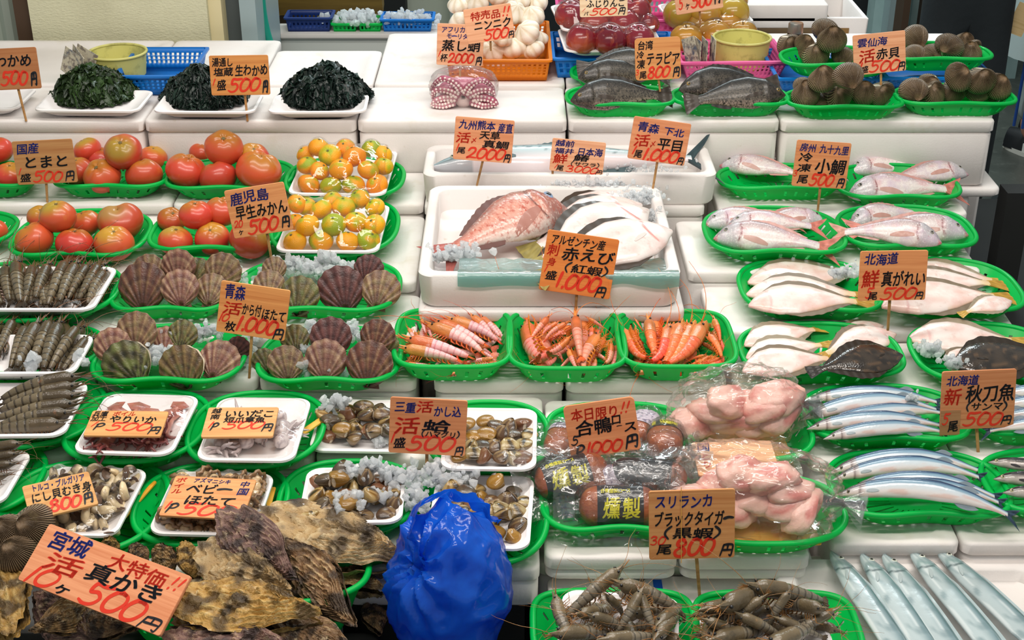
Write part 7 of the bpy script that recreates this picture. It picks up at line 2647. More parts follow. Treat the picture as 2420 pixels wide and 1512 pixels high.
for e in [
    ((986, 1338), (612, 1210), .66, .70, 1.0, 2, 20, 'longest, its pointed end against the blue bag'),
    ((908, 1398), (700, 1308), .625, .64, 1.05, 0, 30, 'under the longest one in the second basket'),
    ((700, 1368), (520, 1205), .70, .76, 1.15, 3, -10, 'purple brown, standing over the baby scallops'),
    ((690, 1400), (468, 1290), .70, .72, 1.2, 2, 10, 'tan and broad below the purple brown one'),
    ((760, 1458), (396, 1420), .70, .70, 1.05, 4, 20, 'lying across the front with a torn pale lip'),
    ((840, 1480), (650, 1290), .645, .69, 1.0, 1, -30, 'dark along the rim of the large basket'),
    ((250, 1330), (262, 1268), .66, .70, 1.6, 4, 40, 'small and flaky beside the snail meat'),
    ((350, 1345), (310, 1285), .66, .70, 1.5, 1, 20, 'dark and small behind the largest board'),
    ((410, 1370), (370, 1285), .66, .71, 1.4, 0, -20, 'yellow brown behind the largest board'),
    ((470, 1380), (432, 1280), .66, .71, 1.3, 4, 30, 'narrow, upright, next to the tan broad one'),
    ((-40, 1300), (30, 1500), .66, .64, 1.0, 4, 10, 'cut off by the edge, pale and flaky'),
    ((70, 1490), (250, 1420), .66, .64, 1.0, 0, 20, 'under the lower edge of the largest board'),
    ((240, 1510), (90, 1400), .63, .63, 1.1, 3, -20, 'in the dark under the largest board'),
    ((700, 1530), (390, 1500), .69, .67, 1.0, 3, 20, 'grey, lowest in front'),
    ((860, 1560), (640, 1460), .66, .68, .9, 1, 10, 'dark in the lower corner of the large basket'),
    ((560, 1470), (420, 1380), .66, .67, 1.2, 2, 20, 'in the middle, mostly covered by the one lying across'),
    ((620, 1420), (760, 1330), .65, .66, 1.1, 1, 20, 'deep between the large basket and the purple brown one'),
    ((900, 1500), (872, 1420), .56, .57, 1.2, 1, 20, 'in the dark below the second basket'),
    ((330, 1480), (180, 1470), .64, .64, 1.2, 1, 10, 'deep under the middle of the largest board')]:
    oyster(*e)

BLUEBAG = mat('blue_bag_plastic', '1f74f0', 0.15, transl=0.5, coat=0.5, bump=('noise', 26, 0.5, (1, 1, 0.5)), mix=[('0e56cf', 9, 0.45, 0.65)])
c = P(1060, 1384, .655)
D = dome(110, 70)
V = D.reshape(-1, 3).copy()
knot = np.array((-.6, -.55, .62))
dist = np.linalg.norm(V - knot, axis=1)
ang = np.arctan2((V - knot) @ np.array((0, .75, .66)), (V - knot) @ np.array((1, 0, 0)))
fold = (1 - 2 * np.abs(np.sin(ang * 5.5 + 2.2 * nzv(V, 1.5, 3)))) * sm(1.5, .15, dist)
k = 1 + .07 * fold + .11 * (1 - 2.2 * np.abs(nzv(V, 1.7, 2))) + .035 * (1 - 2.2 * np.abs(nzv(V, 3.9, 6))) + .010 * (1 - 2.2 * np.abs(nzv(V, 8.5, 8))) - .34 * np.exp(-(dist / .33) ** 2)
W = V * k[:, None] * np.array((.085, .085, .125))
hull = mesh('bag_hull', W, loft(D)[1], BLUEBAG, None, 70)
# the mouth of the bag: a gathered band thrown up and round behind the oysters
V, n = [], 16
path = [Vector(q) for q in ((-.045, -.03, .045), (-.065, .0, .085), (-.05, .03, .118), (-.01, .05, .125), (.035, .055, .108), (.062, .05, .07))]
for i in range(49):
    t = i / 48 * (len(path) - 1)
    j = min(int(t), len(path) - 2)
    p0 = path[j].lerp(path[j + 1], t - j)
    for m_ in range(n):
        s = (m_ / (n - 1) - .5)
        wv = .007 * (1 - 2 * abs(noise.noise(Vector((t * 1.6, s * 4, 4))))) + .002 * noise.noise(Vector((t * 4, s * 9, 9)))
        V.append((p0.x + wv + .02 * s, p0.y + wv - .05 * s, p0.z + wv + .055 * s * (1 - .3 * t / 5)))
Fc = [(i * n + m_, i * n + m_ + 1, (i + 1) * n + m_ + 1, (i + 1) * n + m_) for i in range(48) for m_ in range(n - 1)]
spawn([('hull', hull), ('gathered_mouth', mesh('gathered_mouth', V, Fc, BLUEBAG, None, 70))], 'plastic_bag', 'crumpled blue plastic bag hanging beside the oysters', 'bag', Matrix.Translation(c))
# ------------------------------------------------------------------ the price boards
S = standing
S('price board standing before the empty tray, seaweed stems at 500 yen', [(-62, 122), (78, 115), (105, 205), (-45, 212)], (62, 286), BZ, [('茎わかめ', .08, .9, .14, .46, 'k'), ('500', .34, .82, .54, .9, 'r'), ('円', .84, .96, .6, .92, 'k')], 'b5794c', stick_at=(42, 205))
S('price board standing before the second seaweed heap', [(493, 135), (632, 132), (640, 222), (500, 223)], (585, 286), BZ, [('湯通し', .04, .4, .05, .28, 'k'), ('塩蔵', .06, .4, .3, .52, 'k'), ('生わかめ', .42, .98, .22, .52, 'k'), ('1', .02, .09, .58, .74, 'r'), ('盛', .1, .26, .6, .88, 'k'), ('500', .28, .86, .56, .92, 'r'), ('円', .87, .98, .64, .94, 'k')], 'd8934f', stick_at=(579, 222))
S('price board of the steamed octopus, in front of the garlic', [(1034, 58), (1143, 62), (1142, 155), (1031, 150)], (1088, 200), BZ, [('アフリカ', .08, .6, .06, .22, 'b'), ('モーリタニア', .2, .9, .22, .36, 'b'), ('蒸し蛸', .1, .95, .38, .66, 'k'), ('1', .02, .1, .66, .8, 'r'), ('杯', .08, .24, .72, .92, 'k'), ('2000', .24, .82, .7, .94, 'r'), ('円', .84, .98, .78, .97, 'k')], 'f0b48c')
S('price board stuck slanting in the garlic', [(1098, 25), (1208, 10), (1216, 86), (1102, 104)], (1160, 120), 1.03, [('特売品', .12, .76, .1, .36, 'r'), ('!!', .8, .98, .08, .34, 'r'), ('ニンニク', .16, .96, .36, .66, 'k'), ('500', .34, .9, .66, .96, 'r'), ('円', .86, .99, .8, .98, 'k')], 'f2b48c')
S('price board lying against the wrapped apples', [(1372, -26), (1483, -26), (1483, 33), (1368, 41)], (1428, 60), 1.06, [('青森', .1, .48, .1, .4, 'b'), ('ふじりんご', .14, .96, .4, .68, 'k'), ('1', .02, .12, .7, .8, 'r'), ('パ', .08, .18, .8, .95, 'k'), ('500', .2, .78, .7, .94, 'r'), ('円', .8, .96, .7, .94, 'k')], 'f0d4b0', stick=False)
S('price board standing in the wrapped pears', [(1590, -48), (1700, -62), (1709, 13), (1598, 36)], (1655, 60), 1.0, [('豊水梨', .1, .9, .06, .42, 'k'), ('5', .06, .2, .56, .86, 'r'), ('ヶ', .2, .3, .66, .9, 'k'), ('500', .32, .8, .52, .9, 'r'), ('円', .82, .96, .5, .86, 'k')], 'eeb690')
S('price board of the tilapia, worn brown with rounded corners', [(1500, 93), (1607, 90), (1610, 182), (1502, 190)], (1560, 216), BZ + .055, [('台湾', .06, .4, .06, .28, 'k'), ('冷', .03, .2, .3, .48, 'k'), ('凍', .03, .22, .5, .72, 'k'), ('テラピア', .24, .98, .34, .66, 'k'), ('3', .0, .08, .74, .86, 'r'), ('尾', .08, .24, .78, .97, 'k'), ('800', .26, .78, .68, .96, 'r'), ('円', .82, .98, .72, .94, 'k')], 'd9975a', corner=.008)
S('price board standing among the ark shells', [(2015, 88), (2136, 73), (2143, 165), (2020, 176)], (2082, 210), BZ + .05, [('雲仙海', .08, .66, .1, .32, 'b'), ('活', .1, .42, .36, .7, 'r'), ('赤貝', .42, .88, .38, .66, 'k'), ('1', .08, .18, .7, .9, 'r'), ('盛', .14, .28, .78, .96, 'k'), ('500', .28, .9, .68, .96, 'r'), ('円', .84, .99, .78, .98, 'k')], 'f0ae84')
S('price board of the big red sea bream, stuck in the mackerel box rim', [(1076, 277), (1214, 287), (1211, 386), (1071, 373)], (1127, 438), .827, [('九州熊本', .06, .68, .06, .28, 'b'), ('産直', .72, .98, .06, .3, 'b'), ('活', .03, .28, .34, .6, 'r'), ('〆', .28, .38, .44, .6, 'r'), ('天草', .42, .78, .28, .48, 'k'), ('真鯛', .48, .94, .49, .68, 'k'), ('1', .04, .1, .64, .8, 'r'), ('尾', .06, .2, .7, .86, 'k'), ('2000', .22, .9, .68, .95, 'r'), ('円', .86, .98, .8, .98, 'k')], 'e8a074')
S('small price board lying against the spotted mackerel', [(1303, 325), (1430, 341), (1427, 412), (1301, 403)], (1306, 415), .84, [('越前', .06, .42, .04, .24, 'b'), ('福井', .06, .42, .26, .44, 'b'), ('日本海', .48, .96, .2, .46, 'b'), ('鮮', .04, .32, .46, .76, 'r'), ('鰆', .42, .72, .42, .64, 'k'), ('(サワラ)', .38, .92, .65, .79, 'k'), ('1', .06, .16, .78, .92, 'r'), ('尾', .12, .26, .8, .98, 'k'), ('3000', .3, .92, .78, .98, 'r'), ('円', .86, .99, .86, .99, 'k')], 'f0b48c', stick_at=(1306, 404))
S('price board of the large flatfish, leaning over the mackerel tail', [(1498, 275), (1635, 297), (1617, 390), (1483, 372)], (1543, 445), .827, [('青森', .08, .46, .1, .34, 'b'), ('下北', .54, .9, .14, .34, 'b'), ('活', .06, .34, .4, .7, 'r'), ('〆', .34, .44, .5, .68, 'r'), ('平目', .46, .92, .4, .7, 'k'), ('1', .06, .14, .68, .88, 'r'), ('尾', .1, .24, .76, .96, 'k'), ('1,000', .26, .9, .68, .98, 'r'), ('円', .86, .98, .82, .99, 'k')], 'de9468', stick_at=(1553, 383))
S('price board of the small bream', [(1882, 331), (2008, 342), (2004, 445), (1872, 438)], (1932, 503), .762, [('房州', .06, .36, .06, .24, 'b'), ('九十九里', .42, .96, .06, .26, 'b'), ('冷', .06, .32, .26, .46, 'k'), ('凍', .06, .32, .5, .68, 'k'), ('小鯛', .38, .96, .36, .7, 'k'), ('3', .0, .08, .66, .78, 'r'), ('尾', .08, .28, .74, .94, 'k'), ('500', .3, .78, .7, .96, 'r'), ('円', .82, .97, .78, .97, 'k')], 'df9462', stick_at=(1938, 441))
S('price board of the tomatoes', [(28, 337), (172, 330), (182, 428), (40, 436)], (112, 478), zA, [('国産', .06, .44, .05, .3, 'b'), ('とまと', .12, .9, .34, .64, 'k'), ('1', .02, .1, .62, .76, 'r'), ('盛', .05, .24, .74, .94, 'k'), ('500', .26, .78, .7, .96, 'r'), ('円', .8, .97, .74, .95, 'k')], 'c08a56', stick_at=(110, 433))
S('price board of the mandarins, tilted before the tomatoes', [(529, 455), (672, 430), (693, 541), (552, 563)], (644, 628), zC + .055, [('鹿児島', .06, .72, .06, .32, 'b'), ('早生みかん', .1, .98, .34, .64, 'k'), ('20', .04, .2, .64, .78, 'r'), ('ヶ', .08, .18, .8, .94, 'k'), ('500', .24, .8, .66, .96, 'r'), ('円', .82, .98, .7, .92, 'k')], 'ea9f66', stick_at=(632, 552))
S('large orange price board of the red prawns', [(1295, 541), (1463, 570), (1442, 708), (1273, 683)], (1356, 790), zD, [('アルゼンチン産', .06, .82, .05, .22, 'k'), ('刺', .03, .2, .22, .42, 'r'), ('身', .05, .18, .44, .58, 'r'), ('赤えび', .24, .98, .22, .45, 'k'), ('(紅蝦)', .3, .92, .48, .64, 'k'), ('1', .02, .08, .6, .7, 'r'), ('盛', .06, .22, .66, .82, 'k'), ('1,000', .22, .86, .66, .92, 'r'), ('円', .78, .94, .82, .99, 'k')], 'e88a42', stick_at=(1362, 696), lean=14)
S('price board of the white flatfish', [(2029, 595), (2189, 592), (2191, 708), (2033, 711)], (2098, 780), .745, [('北海道', .06, .56, .04, .28, 'b'), ('鮮', .03, .3, .38, .74, 'r'), ('真がれい', .32, .98, .4, .72, 'k'), ('5', .1, .24, .74, .94, 'r'), ('尾', .14, .28, .82, .99, 'k'), ('500', .32, .88, .74, .98, 'r'), ('円', .84, .97, .84, .98, 'k')], 'e79a62', stick_at=(2102, 709))
S('price board of the scallops', [(526, 662), (688, 688), (669, 809), (510, 781)], (589, 893), zD, [('青森', .06, .36, .04, .34, 'b'), ('活', .06, .34, .36, .62, 'r'), ('から付', .34, .62, .36, .6, 'k'), ('ほたて', .62, .98, .4, .64, 'k'), ('10', .02, .18, .63, .78, 'r'), ('枚', .12, .28, .76, .96, 'k'), ('1,000', .28, .9, .62, .92, 'r'), ('円', .82, .98, .78, .98, 'k')], 'eda25e', stick_at=(595, 797))
S('price board of the hard clams', [(924, 935), (1107, 948), (1097, 1080), (917, 1071)], (1008, 1162), zF + .02, [('三重', .06, .34, .06, .26, 'b'), ('活', .34, .56, .04, .26, 'r'), ('かし込', .56, .92, .1, .3, 'b'), ('活', .06, .4, .34, .66, 'r'), ('蛤', .42, .8, .36, .58, 'k'), ('(ハマグリ)', .42, .92, .56, .68, 'k'), ('1', .02, .08, .66, .82, 'r'), ('盛', .06, .22, .7, .9, 'k'), ('500', .22, .88, .66, .94, 'r'), ('円', .86, .98, .84, .99, 'k')], 'd9905e', stick_at=(1009, 1072))
S('price board of the smoked duck, limited to today', [(1330, 963), (1493, 933), (1520, 1062), (1351, 1088)], (1436, 1090), .705, [('本日限り', .08, .76, .08, .32, 'r'), ('!!', .78, .94, .08, .28, 'r'), ('合鴨', .12, .64, .3, .6, 'k'), ('ロ', .62, .78, .26, .48, 'k'), ('ー', .7, .78, .46, .54, 'k'), ('ス', .78, .98, .44, .64, 'k'), ('5', .03, .18, .58, .74, 'k'), ('P', .06, .22, .76, .98, 'k'), ('1000', .22, .76, .74, .96, 'r'), ('円', .78, .98, .7, .94, 'k')], 'eb9a68', stick=False, corner=.008)
S('price board of the black tiger prawns with a rubber band round it', [(1532, 1161), (1732, 1149), (1741, 1323), (1536, 1326)], (1655, 1428), .582, [('スリランカ', .06, .74, .06, .26, 'b'), ('ブラックタイガー', .06, .99, .3, .52, 'k'), ('(黒蝦)', .16, .84, .52, .7, 'k'), ('30', .01, .2, .66, .78, 'r'), ('尾', .08, .26, .76, .92, 'k'), ('800', .28, .78, .7, .96, 'r'), ('円', .82, .99, .8, .97, 'k')], 'd2955c', stick_at=(1646, 1323),
  extra=[('rubber_band', mesh('rubber_band', *box(-0.0165, -0.0155, -0.062, 0.062, 0.0008, 0.0016), mat('rubber', 'e0a850', 0.5), None, 0))])
S('price board of the saury with a patched price', [(2219, 880), (2396, 869), (2401, 1012), (2230, 1017)], (2313, 1092), .645, [('北海道', .06, .5, .06, .24, 'b'), ('新', .03, .28, .28, .58, 'r'), ('秋刀魚', .32, .98, .24, .54, 'k'), ('(サンマ)', .34, .9, .54, .69, 'k'), ('5', .02, .14, .72, .9, 'r'), ('尾', .1, .24, .84, 1.04, 'k'), ('500', .3, .86, .72, .94, 'r'), ('円', .82, .97, .8, .94, 'k')], 'd08a5c', stick_at=(2307, 1014), patch=(.0, .27, .66, 1.09, ('5', '尾')))
Y = lying
Y('price board lying on the boiled squid', [(232, 971), (408, 972), (370, 1030), (183, 1027)], zE + .084, [('兵庫', .02, .22, .03, .28, 'k'), ('加工', .02, .22, .26, .44, 'k'), ('ボイル', .28, .58, .02, .22, 'r'), ('やりいか', .26, .88, .2, .5, 'k'), ('1', .04, .14, .46, .66, 'r'), ('P', .1, .24, .52, .78, 'k'), ('500', .26, .86, .48, .8, 'r'), ('円', .82, .98, .64, .92, 'k')], tilt=.01, wood='e3a868')
Y('price board lying on the baby octopus', [(494, 962), (656, 962), (648, 1031), (473, 1033)], zE + .084, [('越', .06, .2, .04, .22, 'k'), ('南', .06, .2, .24, .42, 'k'), ('いいだこ', .24, .96, .1, .36, 'k'), ('短爪章魚', .26, .84, .34, .54, 'k'), ('1', .06, .14, .5, .7, 'r'), ('P', .1, .22, .54, .78, 'k'), ('500', .26, .86, .48, .74, 'r'), ('円', .82, .98, .58, .82, 'k')], tilt=.01, wood='e4ac70')
Y('price board lying slanting on the snail meat', [(95, 1152), (251, 1112), (190, 1191), (27, 1226)], zF + .094, [('トルコ・ブルガリア', .12, .92, .04, .26, 'b'), ('にし貝むき身', .08, .98, .28, .58, 'k'), ('1', .06, .14, .6, .8, 'r'), ('P', .1, .24, .64, .92, 'k'), ('800', .3, .8, .58, .94, 'r'), ('円', .8, .96, .62, .92, 'k')], tilt=.012, wood='d9a566')
Y('price board lying on the baby scallops', [(410, 1123), (596, 1133), (583, 1228), (380, 1217)], zF + .088, [('ボイル', .03, .16, .04, .46, 'r', 'v'), ('アズマニシキ', .24, .7, .04, .16, 'b'), ('中', .82, .94, .06, .22, 'b'), ('国', .82, .96, .24, .42, 'b'), ('ベビー', .2, .76, .18, .44, 'k'), ('ほたて', .22, .84, .46, .72, 'k'), ('1', .02, .1, .66, .84, 'r'), ('P', .06, .2, .7, .92, 'k'), ('500', .2, .9, .66, .96, 'r')], tilt=.012, wood='e6a46a')
Y('largest price board, lying tilted on the oysters', [(137, 1243), (458, 1370), (370, 1494), (21, 1361)], .70, [('宮城', .06, .34, .03, .36, 'b'), ('活', .1, .36, .36, .68, 'r'), ('大特価', .48, .88, .06, .34, 'r'), ('!!', .9, .99, .08, .3, 'r'), ('真かき', .38, .9, .3, .62, 'k'), ('10', .03, .26, .66, .98, 'r'), ('ヶ', .24, .36, .76, .98, 'k'), ('500', .42, .86, .58, .98, 'r'), ('円', .84, .98, .78, .98, 'k')], tilt=.05, wood='ec9f72', th=.006)
Y('pale price board half under the front bag of chicken', [(1638, 1046), (1826, 1040), (1840, 1118), (1646, 1122)], .715, [('国', .05, .22, .02, .3, 'b'), ('とり', .06, .2, .32, .8, 'r', 'v')], tilt=.012, wood='f0bd90')
# ------------------------------------------------------------------ fruit and boxes on the back row
def crate(u0, u1, v1, z, h, d, m, label, flare=.88, rows=3, pitch=.011, rz=0):
    a, b = P(u0, v1, z), P(u1, v1, z)
    w = (b.x - a.x) / .94
    return spawn(crate_kit(w, d, h, m, flare, rows, pitch), 'plastic_crate', label, 'crate', T(((a.x + b.x) / 2, a.y + d / 2 * flare, z), rz), 'plastic crates on the back row')


ZB = BZ + .005
crate(1064, 1292, 189, ZB, .055, .36, ORANGE, 'orange plastic crate full of garlic', .94, 4, .012)
GK_ = [garlic_kit(s) for s in (1, 2, 3)]
for i, (u, v, r, dz, what) in enumerate([(1166, 118, 29, .045, 'in front beside the octopus board'), (1214, 114, 31, .048, 'in the middle of the front'), (1262, 118, 26, .045, 'in front at the corner'), (1186, 86, 26, .085, 'behind the garlic board'), (1246, 78, 32, .085, 'large, second up at the corner'), (1274, 92, 22, .06, 'small against the crate wall'), (1216, 30, 30, .12, 'high behind the garlic board'), (1256, 40, 31, .11, 'high at the corner side'), (1272, 12, 24, .12, 'topmost at the corner'), (1228, 2, 28, .13, 'topmost, cut off'), (1176, -6, 28, .13, 'topmost over the garlic board'), (1128, 4, 28, .12, 'topmost over the octopus board'), (1084, 12, 26, .11, 'topmost at the near corner'), (1086, 100, 24, .05, 'hidden behind the octopus board'), (1086, 50, 26, .09, 'beside the garlic board, second up')]):
    p = P(u, v, ZB + dz)
    spawn(GK_[i % 3], 'garlic_bulb', 'garlic bulb ' + what, 'garlic', tilt_to(p, rng.uniform(-60, 60), rng.uniform(0, 360), r * mpp(u, v, ZB + dz)), 'garlic bulbs in the orange crate')
crate(1318, 1590, 183, ZB, .052, .24, BLUE, 'blue plastic crate under the front tray of apples', .94, 2, .016)
crate(1330, 1600, 96, ZB, .06, .26, PINK, 'pink plastic crate under the back trays of apples and pears', .94, 2, .014)
AP = [apple_kit(1, '8e1f2c', 'b5503a'), apple_kit(2, '7d1c2e', 'a03a30'), apple_kit(3, 'a03a34', 'c07a48')]
PE = [apple_kit(4, 'c08a2c', 'b3771c', squash=.88), apple_kit(5, 'b5862a', 'a06f1a', squash=.86), apple_kit(6, 'b0902e', 'c09a3c', squash=.9)]
tray('AP1', [(1322, 66), (1560, 62), (1556, 116), (1330, 120)], ZB + .056, .024, 'white tray of the front apples')
tray('AP2', [(1306, 10), (1528, 6), (1532, 64), (1322, 72)], ZB + .075, .024, 'white tray of the back apples')
tray('PR1', [(1592, 72), (1788, 66), (1786, 112), (1596, 118)], ZB + .001, .022, 'white tray of the front pears')
tray('PR2', [(1566, 8), (1758, 4), (1762, 50), (1576, 58)], ZB + .03, .022, 'white tray of the back pears')
packed([(1376, 94, 36, 0, 0), (1440, 94, 37, 0, 1), (1508, 92, 35, 0, 1), (1404, 60, 33, 1, 2), (1474, 56, 34, 1, 0), (1530, 58, 26, 1, 1)], 'AP1', AP, 'apple', 'in the front apple pack', 'apple', ks=(.88, 1.0), tilt=20, group='apples in the front pack')
packed([(1348, 36, 34, 0, 1), (1410, 40, 32, 0, 0), (1500, 28, 36, 0, 0), (1366, -4, 32, 1, 1), (1440, -6, 32, 1, 2), (1510, -8, 30, 1, 0)], 'AP2', AP, 'apple', 'in the back apple pack', 'apple', ks=(.88, 1.0), tilt=20, group='apples in the back pack')
packed([(1622, 92, 36, 0, 0), (1690, 84, 38, 0, 0), (1754, 82, 34, 0, 1), (1656, 62, 32, 1, 1), (1722, 60, 32, 1, 0)], 'PR1', PE, 'pear', 'in the front pear pack', 'pear', ks=(.86, 1.0), tilt=15, group='pears in the front pack')
packed([(1604, 34, 34, 0, 2), (1668, 38, 34, 0, 1), (1732, 30, 36, 0, 2), (1620, 2, 32, 1, 0), (1690, 2, 32, 1, 2), (1740, 0, 26, 1, 1)], 'PR2', PE, 'pear', 'in the back pear pack', 'pear', ks=(.86, 1.0), tilt=15, group='pears in the back pack')
crate(1612, 1846, 188, ZB, .050, .20, PINK, 'pink plastic crate with the money tub and banknotes', .86, 3, .010, 2)
a = P(1756, 172, ZB)
r_ = 68 * mpp(1757, 105, ZB + .07)
spawn(tub_kit(r_ * .9, r_, .072, TUBY), 'tub', 'yellowed round tub standing in the pink crate', 'tub', Matrix.Translation((a.x, P(1756, 185, ZB).y + .10, ZB + .004)))
NOTE = mat('banknote', 'cfc6ae', 0.7, mix=[('5d6470', 40, 0.5, 0.62), ('8a7f74', 90, 0.5, 0.6)])
CARD = mat('plain_card', 'e0c38e', 0.6, mix=[('c8a76e', 120, 0.5, 0.7, (.05, 1, 1))])
for i, (u, v, w, h, rz, ry, m, nm, lab) in enumerate([(1632, 124, .052, .075, -58, -24, NOTE, 'banknote', 'first banknote, leaning at the near end of the pink crate'), (1648, 126, .055, .072, -80, 0, NOTE, 'banknote', 'second banknote standing in the pink crate'), (1664, 126, .055, .074, -82, 0, NOTE, 'banknote', 'third banknote standing in the pink crate'), (1684, 124, .055, .076, -84, 0, NOTE, 'banknote', 'fourth banknote, next to the yellow tub'), (1716, 96, .100, .030, 4, -3, CARD, 'card', 'blank wooden card standing behind the tub, lower'), (1722, 84, .106, .034, 4, -4, CARD, 'card', 'wooden card with small print standing behind the tub, upper')]):
    kit = [('face', bx(nm, -w / 2, w / 2, -.0006, .0006, -h / 2, h / 2, m, 0), [('print', bx('print', -w * .42, -w * .28, -.0011, -.0007, -h * .2, h * .25, INK['k'], 0), None, 'dark print')] if i in (1, 2, 3, 5) else None)]
    p = P(u, v, ZB + .062 if i < 4 else ZB + .075)
    if i > 3:
        p = PY(u, v, P(1756, 185, ZB).y + .19)
    spawn(kit, nm, lab, 'banknote' if i < 4 else 'card', Matrix.Translation(p) @ Matrix.Rotation(R(rz), 4, 'Z') @ Matrix.Rotation(R(ry), 4, 'Y'))
# the bottle among the ark shells
p = P(1881, 118, BZ + .02)
p.y = 3.56
rb = 22 * depth(PY(1881, 60, 3.56)) / F_PX
prof = [(.001, 0), (rb * 1.7, 0), (rb * 1.8, .01), (rb * 1.8, .06), (rb * 1.1, .085), (rb * .85, .10), (rb * .85, .105)]
zt = PY(1881, 48, 3.56).z
dz = zt - .032 - (BZ + .005) - .105
n = 28
rv = lambda pf: loft(np.array([[(r * math.cos(2 * math.pi * j / n), r * math.sin(2 * math.pi * j / n), z) for j in range(n)] for r, z in pf]))
kit = [('glass', mesh('bottle_glass', *rv([(r, z + (dz if z > .02 else 0)) for r, z in prof]), mat('brown_glass', '2a1c0e', 0.08, trans=.5), None, 50)),
       ('label', mesh('bottle_label', *rv([(rb * 1.0, dz + .088), (rb * .92, dz + .100)]), mat('label_paper', 'e8dcc0', .5), None, 60)),
       ('cap', mesh('bottle_cap', *rv([(rb * .8, dz + .100), (rb * .82, dz + .1), (rb * .8, dz + .128), (rb * .74, dz + .131), (.001, dz + .131)]), mat('cap_metal', '8b8f8a', .3, metal=.6, mix=[('c87838', 3, .55, .6)]), None, 50))]
spawn(kit, 'bottle', 'dark bottle with a metal cap behind the back ark shells', 'bottle', Matrix.Translation((PY(1881, 60, 3.56).x, 3.56, BZ + .005)))
# what stands behind: foam lids on pallet boards, a white box, the low freezer with its bins
y = 3.95
for i, (u0, u1, v, h, dd, m, nm, lab) in enumerate([(1760, 1996, 84, .012, .3, PALLET, 'board', 'lowest dark board of the pile behind the pears'), (1752, 1958, 66, .022, .3, PALLET, 'board', 'upper dark board of the pile behind the pears'), (1760, 1936, 40, .034, .3, FOAM, 'foam_sheet', 'dented foam sheet on the dark boards'), (1740, 1960, 12, .05, .3, FOAM, 'foam_sheet', 'topmost foam sheet on the dark boards')]):
    a, b = PY(u0, v, y), PY(u1, v, y)
    V, Fc = slab(b.x - a.x, dd, 0, h, .012, .004, False)
    spawn([('slab', mesh(nm, V, Fc, m, None, 50))], nm, lab, 'board' if m is PALLET else 'foam sheet', Matrix.Translation(((a.x + b.x) / 2, y + dd / 2, a.z - h)))
a, b = PY(1925, 42, 4.0), PY(2054, 42, 4.0)
k = open_box_kit(b.x - a.x, .30, .115, .014, .006)
q = PY(1992, 66, 4.0).x - (a.x + b.x) / 2
k.append(('cut_out', bx('cut_out', q - .018, q + .018, -.1515, -.150, .03, .085, mat('brown_board', '8f6c3c', .7)), None, 'brown square on its front'))
spawn(k, 'open_foam_box', 'open white box with a brown square, behind the ark shells', 'open foam box', Matrix.Translation(((a.x + b.x) / 2, 4.15, a.z - .115)))
spawn([('top', bx('top', PY(1740, 60, 3.9).x, PY(2064, 60, 3.9).x, 3.9, 4.5, .76, .785, FOAM)), ('cabinet', bx('cabinet', PY(1745, 60, 3.9).x, PY(2058, 60, 3.9).x, 3.93, 4.48, 0, .76, DARK))], 'side_table', 'white topped table behind the pears and ark shells', 'table')
x0, x1, zf = PY(640, 80, 4.2).x, PY(1300, 80, 4.2).x, PY(800, 79, 4.2).z
spawn([('body', bx('freezer_body', x0 + .01, x1 - .01, 4.215, 4.31, 0, zf - .02, mat('freezer_white', 'b9bdb8', .4), .015)), ('rim', bx('freezer_rim', x0, x1, 4.2, 4.32, zf - .02, zf, mat('freezer_rim', 'cfc9c4', .4), .01))], 'freezer', 'low white freezer behind the worn lids', 'freezer')
for u0, u1, v0, v1, m, lab in ((676, 782, 38, 68, NAVYP, 'navy blue bin at the near end of the freezer'), (902, 1022, 42, 64, BLUE, 'bright blue bin of ice on the freezer'), (786, 842, 54, 68, GREEN, 'green bin of glassy ice beside the navy bin'), (848, 900, 54, 68, GREEN, 'green bin of glassy ice beside the bright blue bin')):
    a, b = PY(u0, v1, 4.215), PY(u1, v1, 4.215)
    h = PY(u0, v0, 4.24).z - zf
    spawn(crate_kit(b.x - a.x, .09, max(h, .025), m, .92, 1, .012), 'plastic_bin', lab, 'bin', Matrix.Translation(((a.x + b.x) / 2, 4.262, zf + .001)), 'bins on the freezer')
for u0, u1, v, n_, sd in ((786, 900, 44, 240, 21), (910, 1016, 40, 160, 22)):
    a, b = PY(u0, v, 4.26), PY(u1, v, 4.26)
    tag(obj('crushed_ice', ice_heap([(((a.x + b.x) / 2, 4.262, zf + .022), n_, ((b.x - a.x) / 4.5, .02, .012))], .013, sd)), 'ice heaped in the ' + ('green bins' if sd == 21 else 'bright blue bin') + ' on the freezer', 'ice', 'crushed ice', 'stuff')
for i, (p0, p1, th, m, lab) in enumerate([((610, 6), (905, 2), .03, BEAM, 'yellow brown timber crossing above the freezer'), ((640, 58), (720, 14), .028, BROWN, 'dark slanting timber under the crossing one'), ((716, 40), (748, 16), .016, BEAM, 'short pale slanting timber beside the dark one'), ((824, 42), (876, 6), .014, STEEL, 'grey slanting strut behind the freezer')]):
    a, b = PY(*p0, 4.5 + .08 * i), PY(*p1, 4.5 + .08 * i)
    L = (b - a).length
    v, f = box(0, L, -.03, .03, -th, th)
    spawn([('timber', mesh('timber', v, f, m, None, 30))], 'timber', lab, 'timber', frame(a, b - a, (0, -.3, 1)), 'timbers behind the freezer')
pts = [PY(u, v, 3.95) for u, v in ((612, -60), (616, -10), (622, 40), (632, 85), (645, 120), (658, 142), (690, 170))]
v, f = tube([Vector(q) for q in catmull([tuple(q) for q in pts])], .0125, 12)
spawn([('hose', mesh('hose', v, f, HOSE, None, 180))], 'hose', 'teal green hose hanging down beside the pillar', 'hose')
crate(286, 446, 222, ZB, .05, .24, BLUE, 'blue plastic crate behind the seaweed, before the pillar', .88, 3, .011)
rr = 68 * mpp(276, 150, BZ + .06)
a = P(276, 196, BZ + .01)
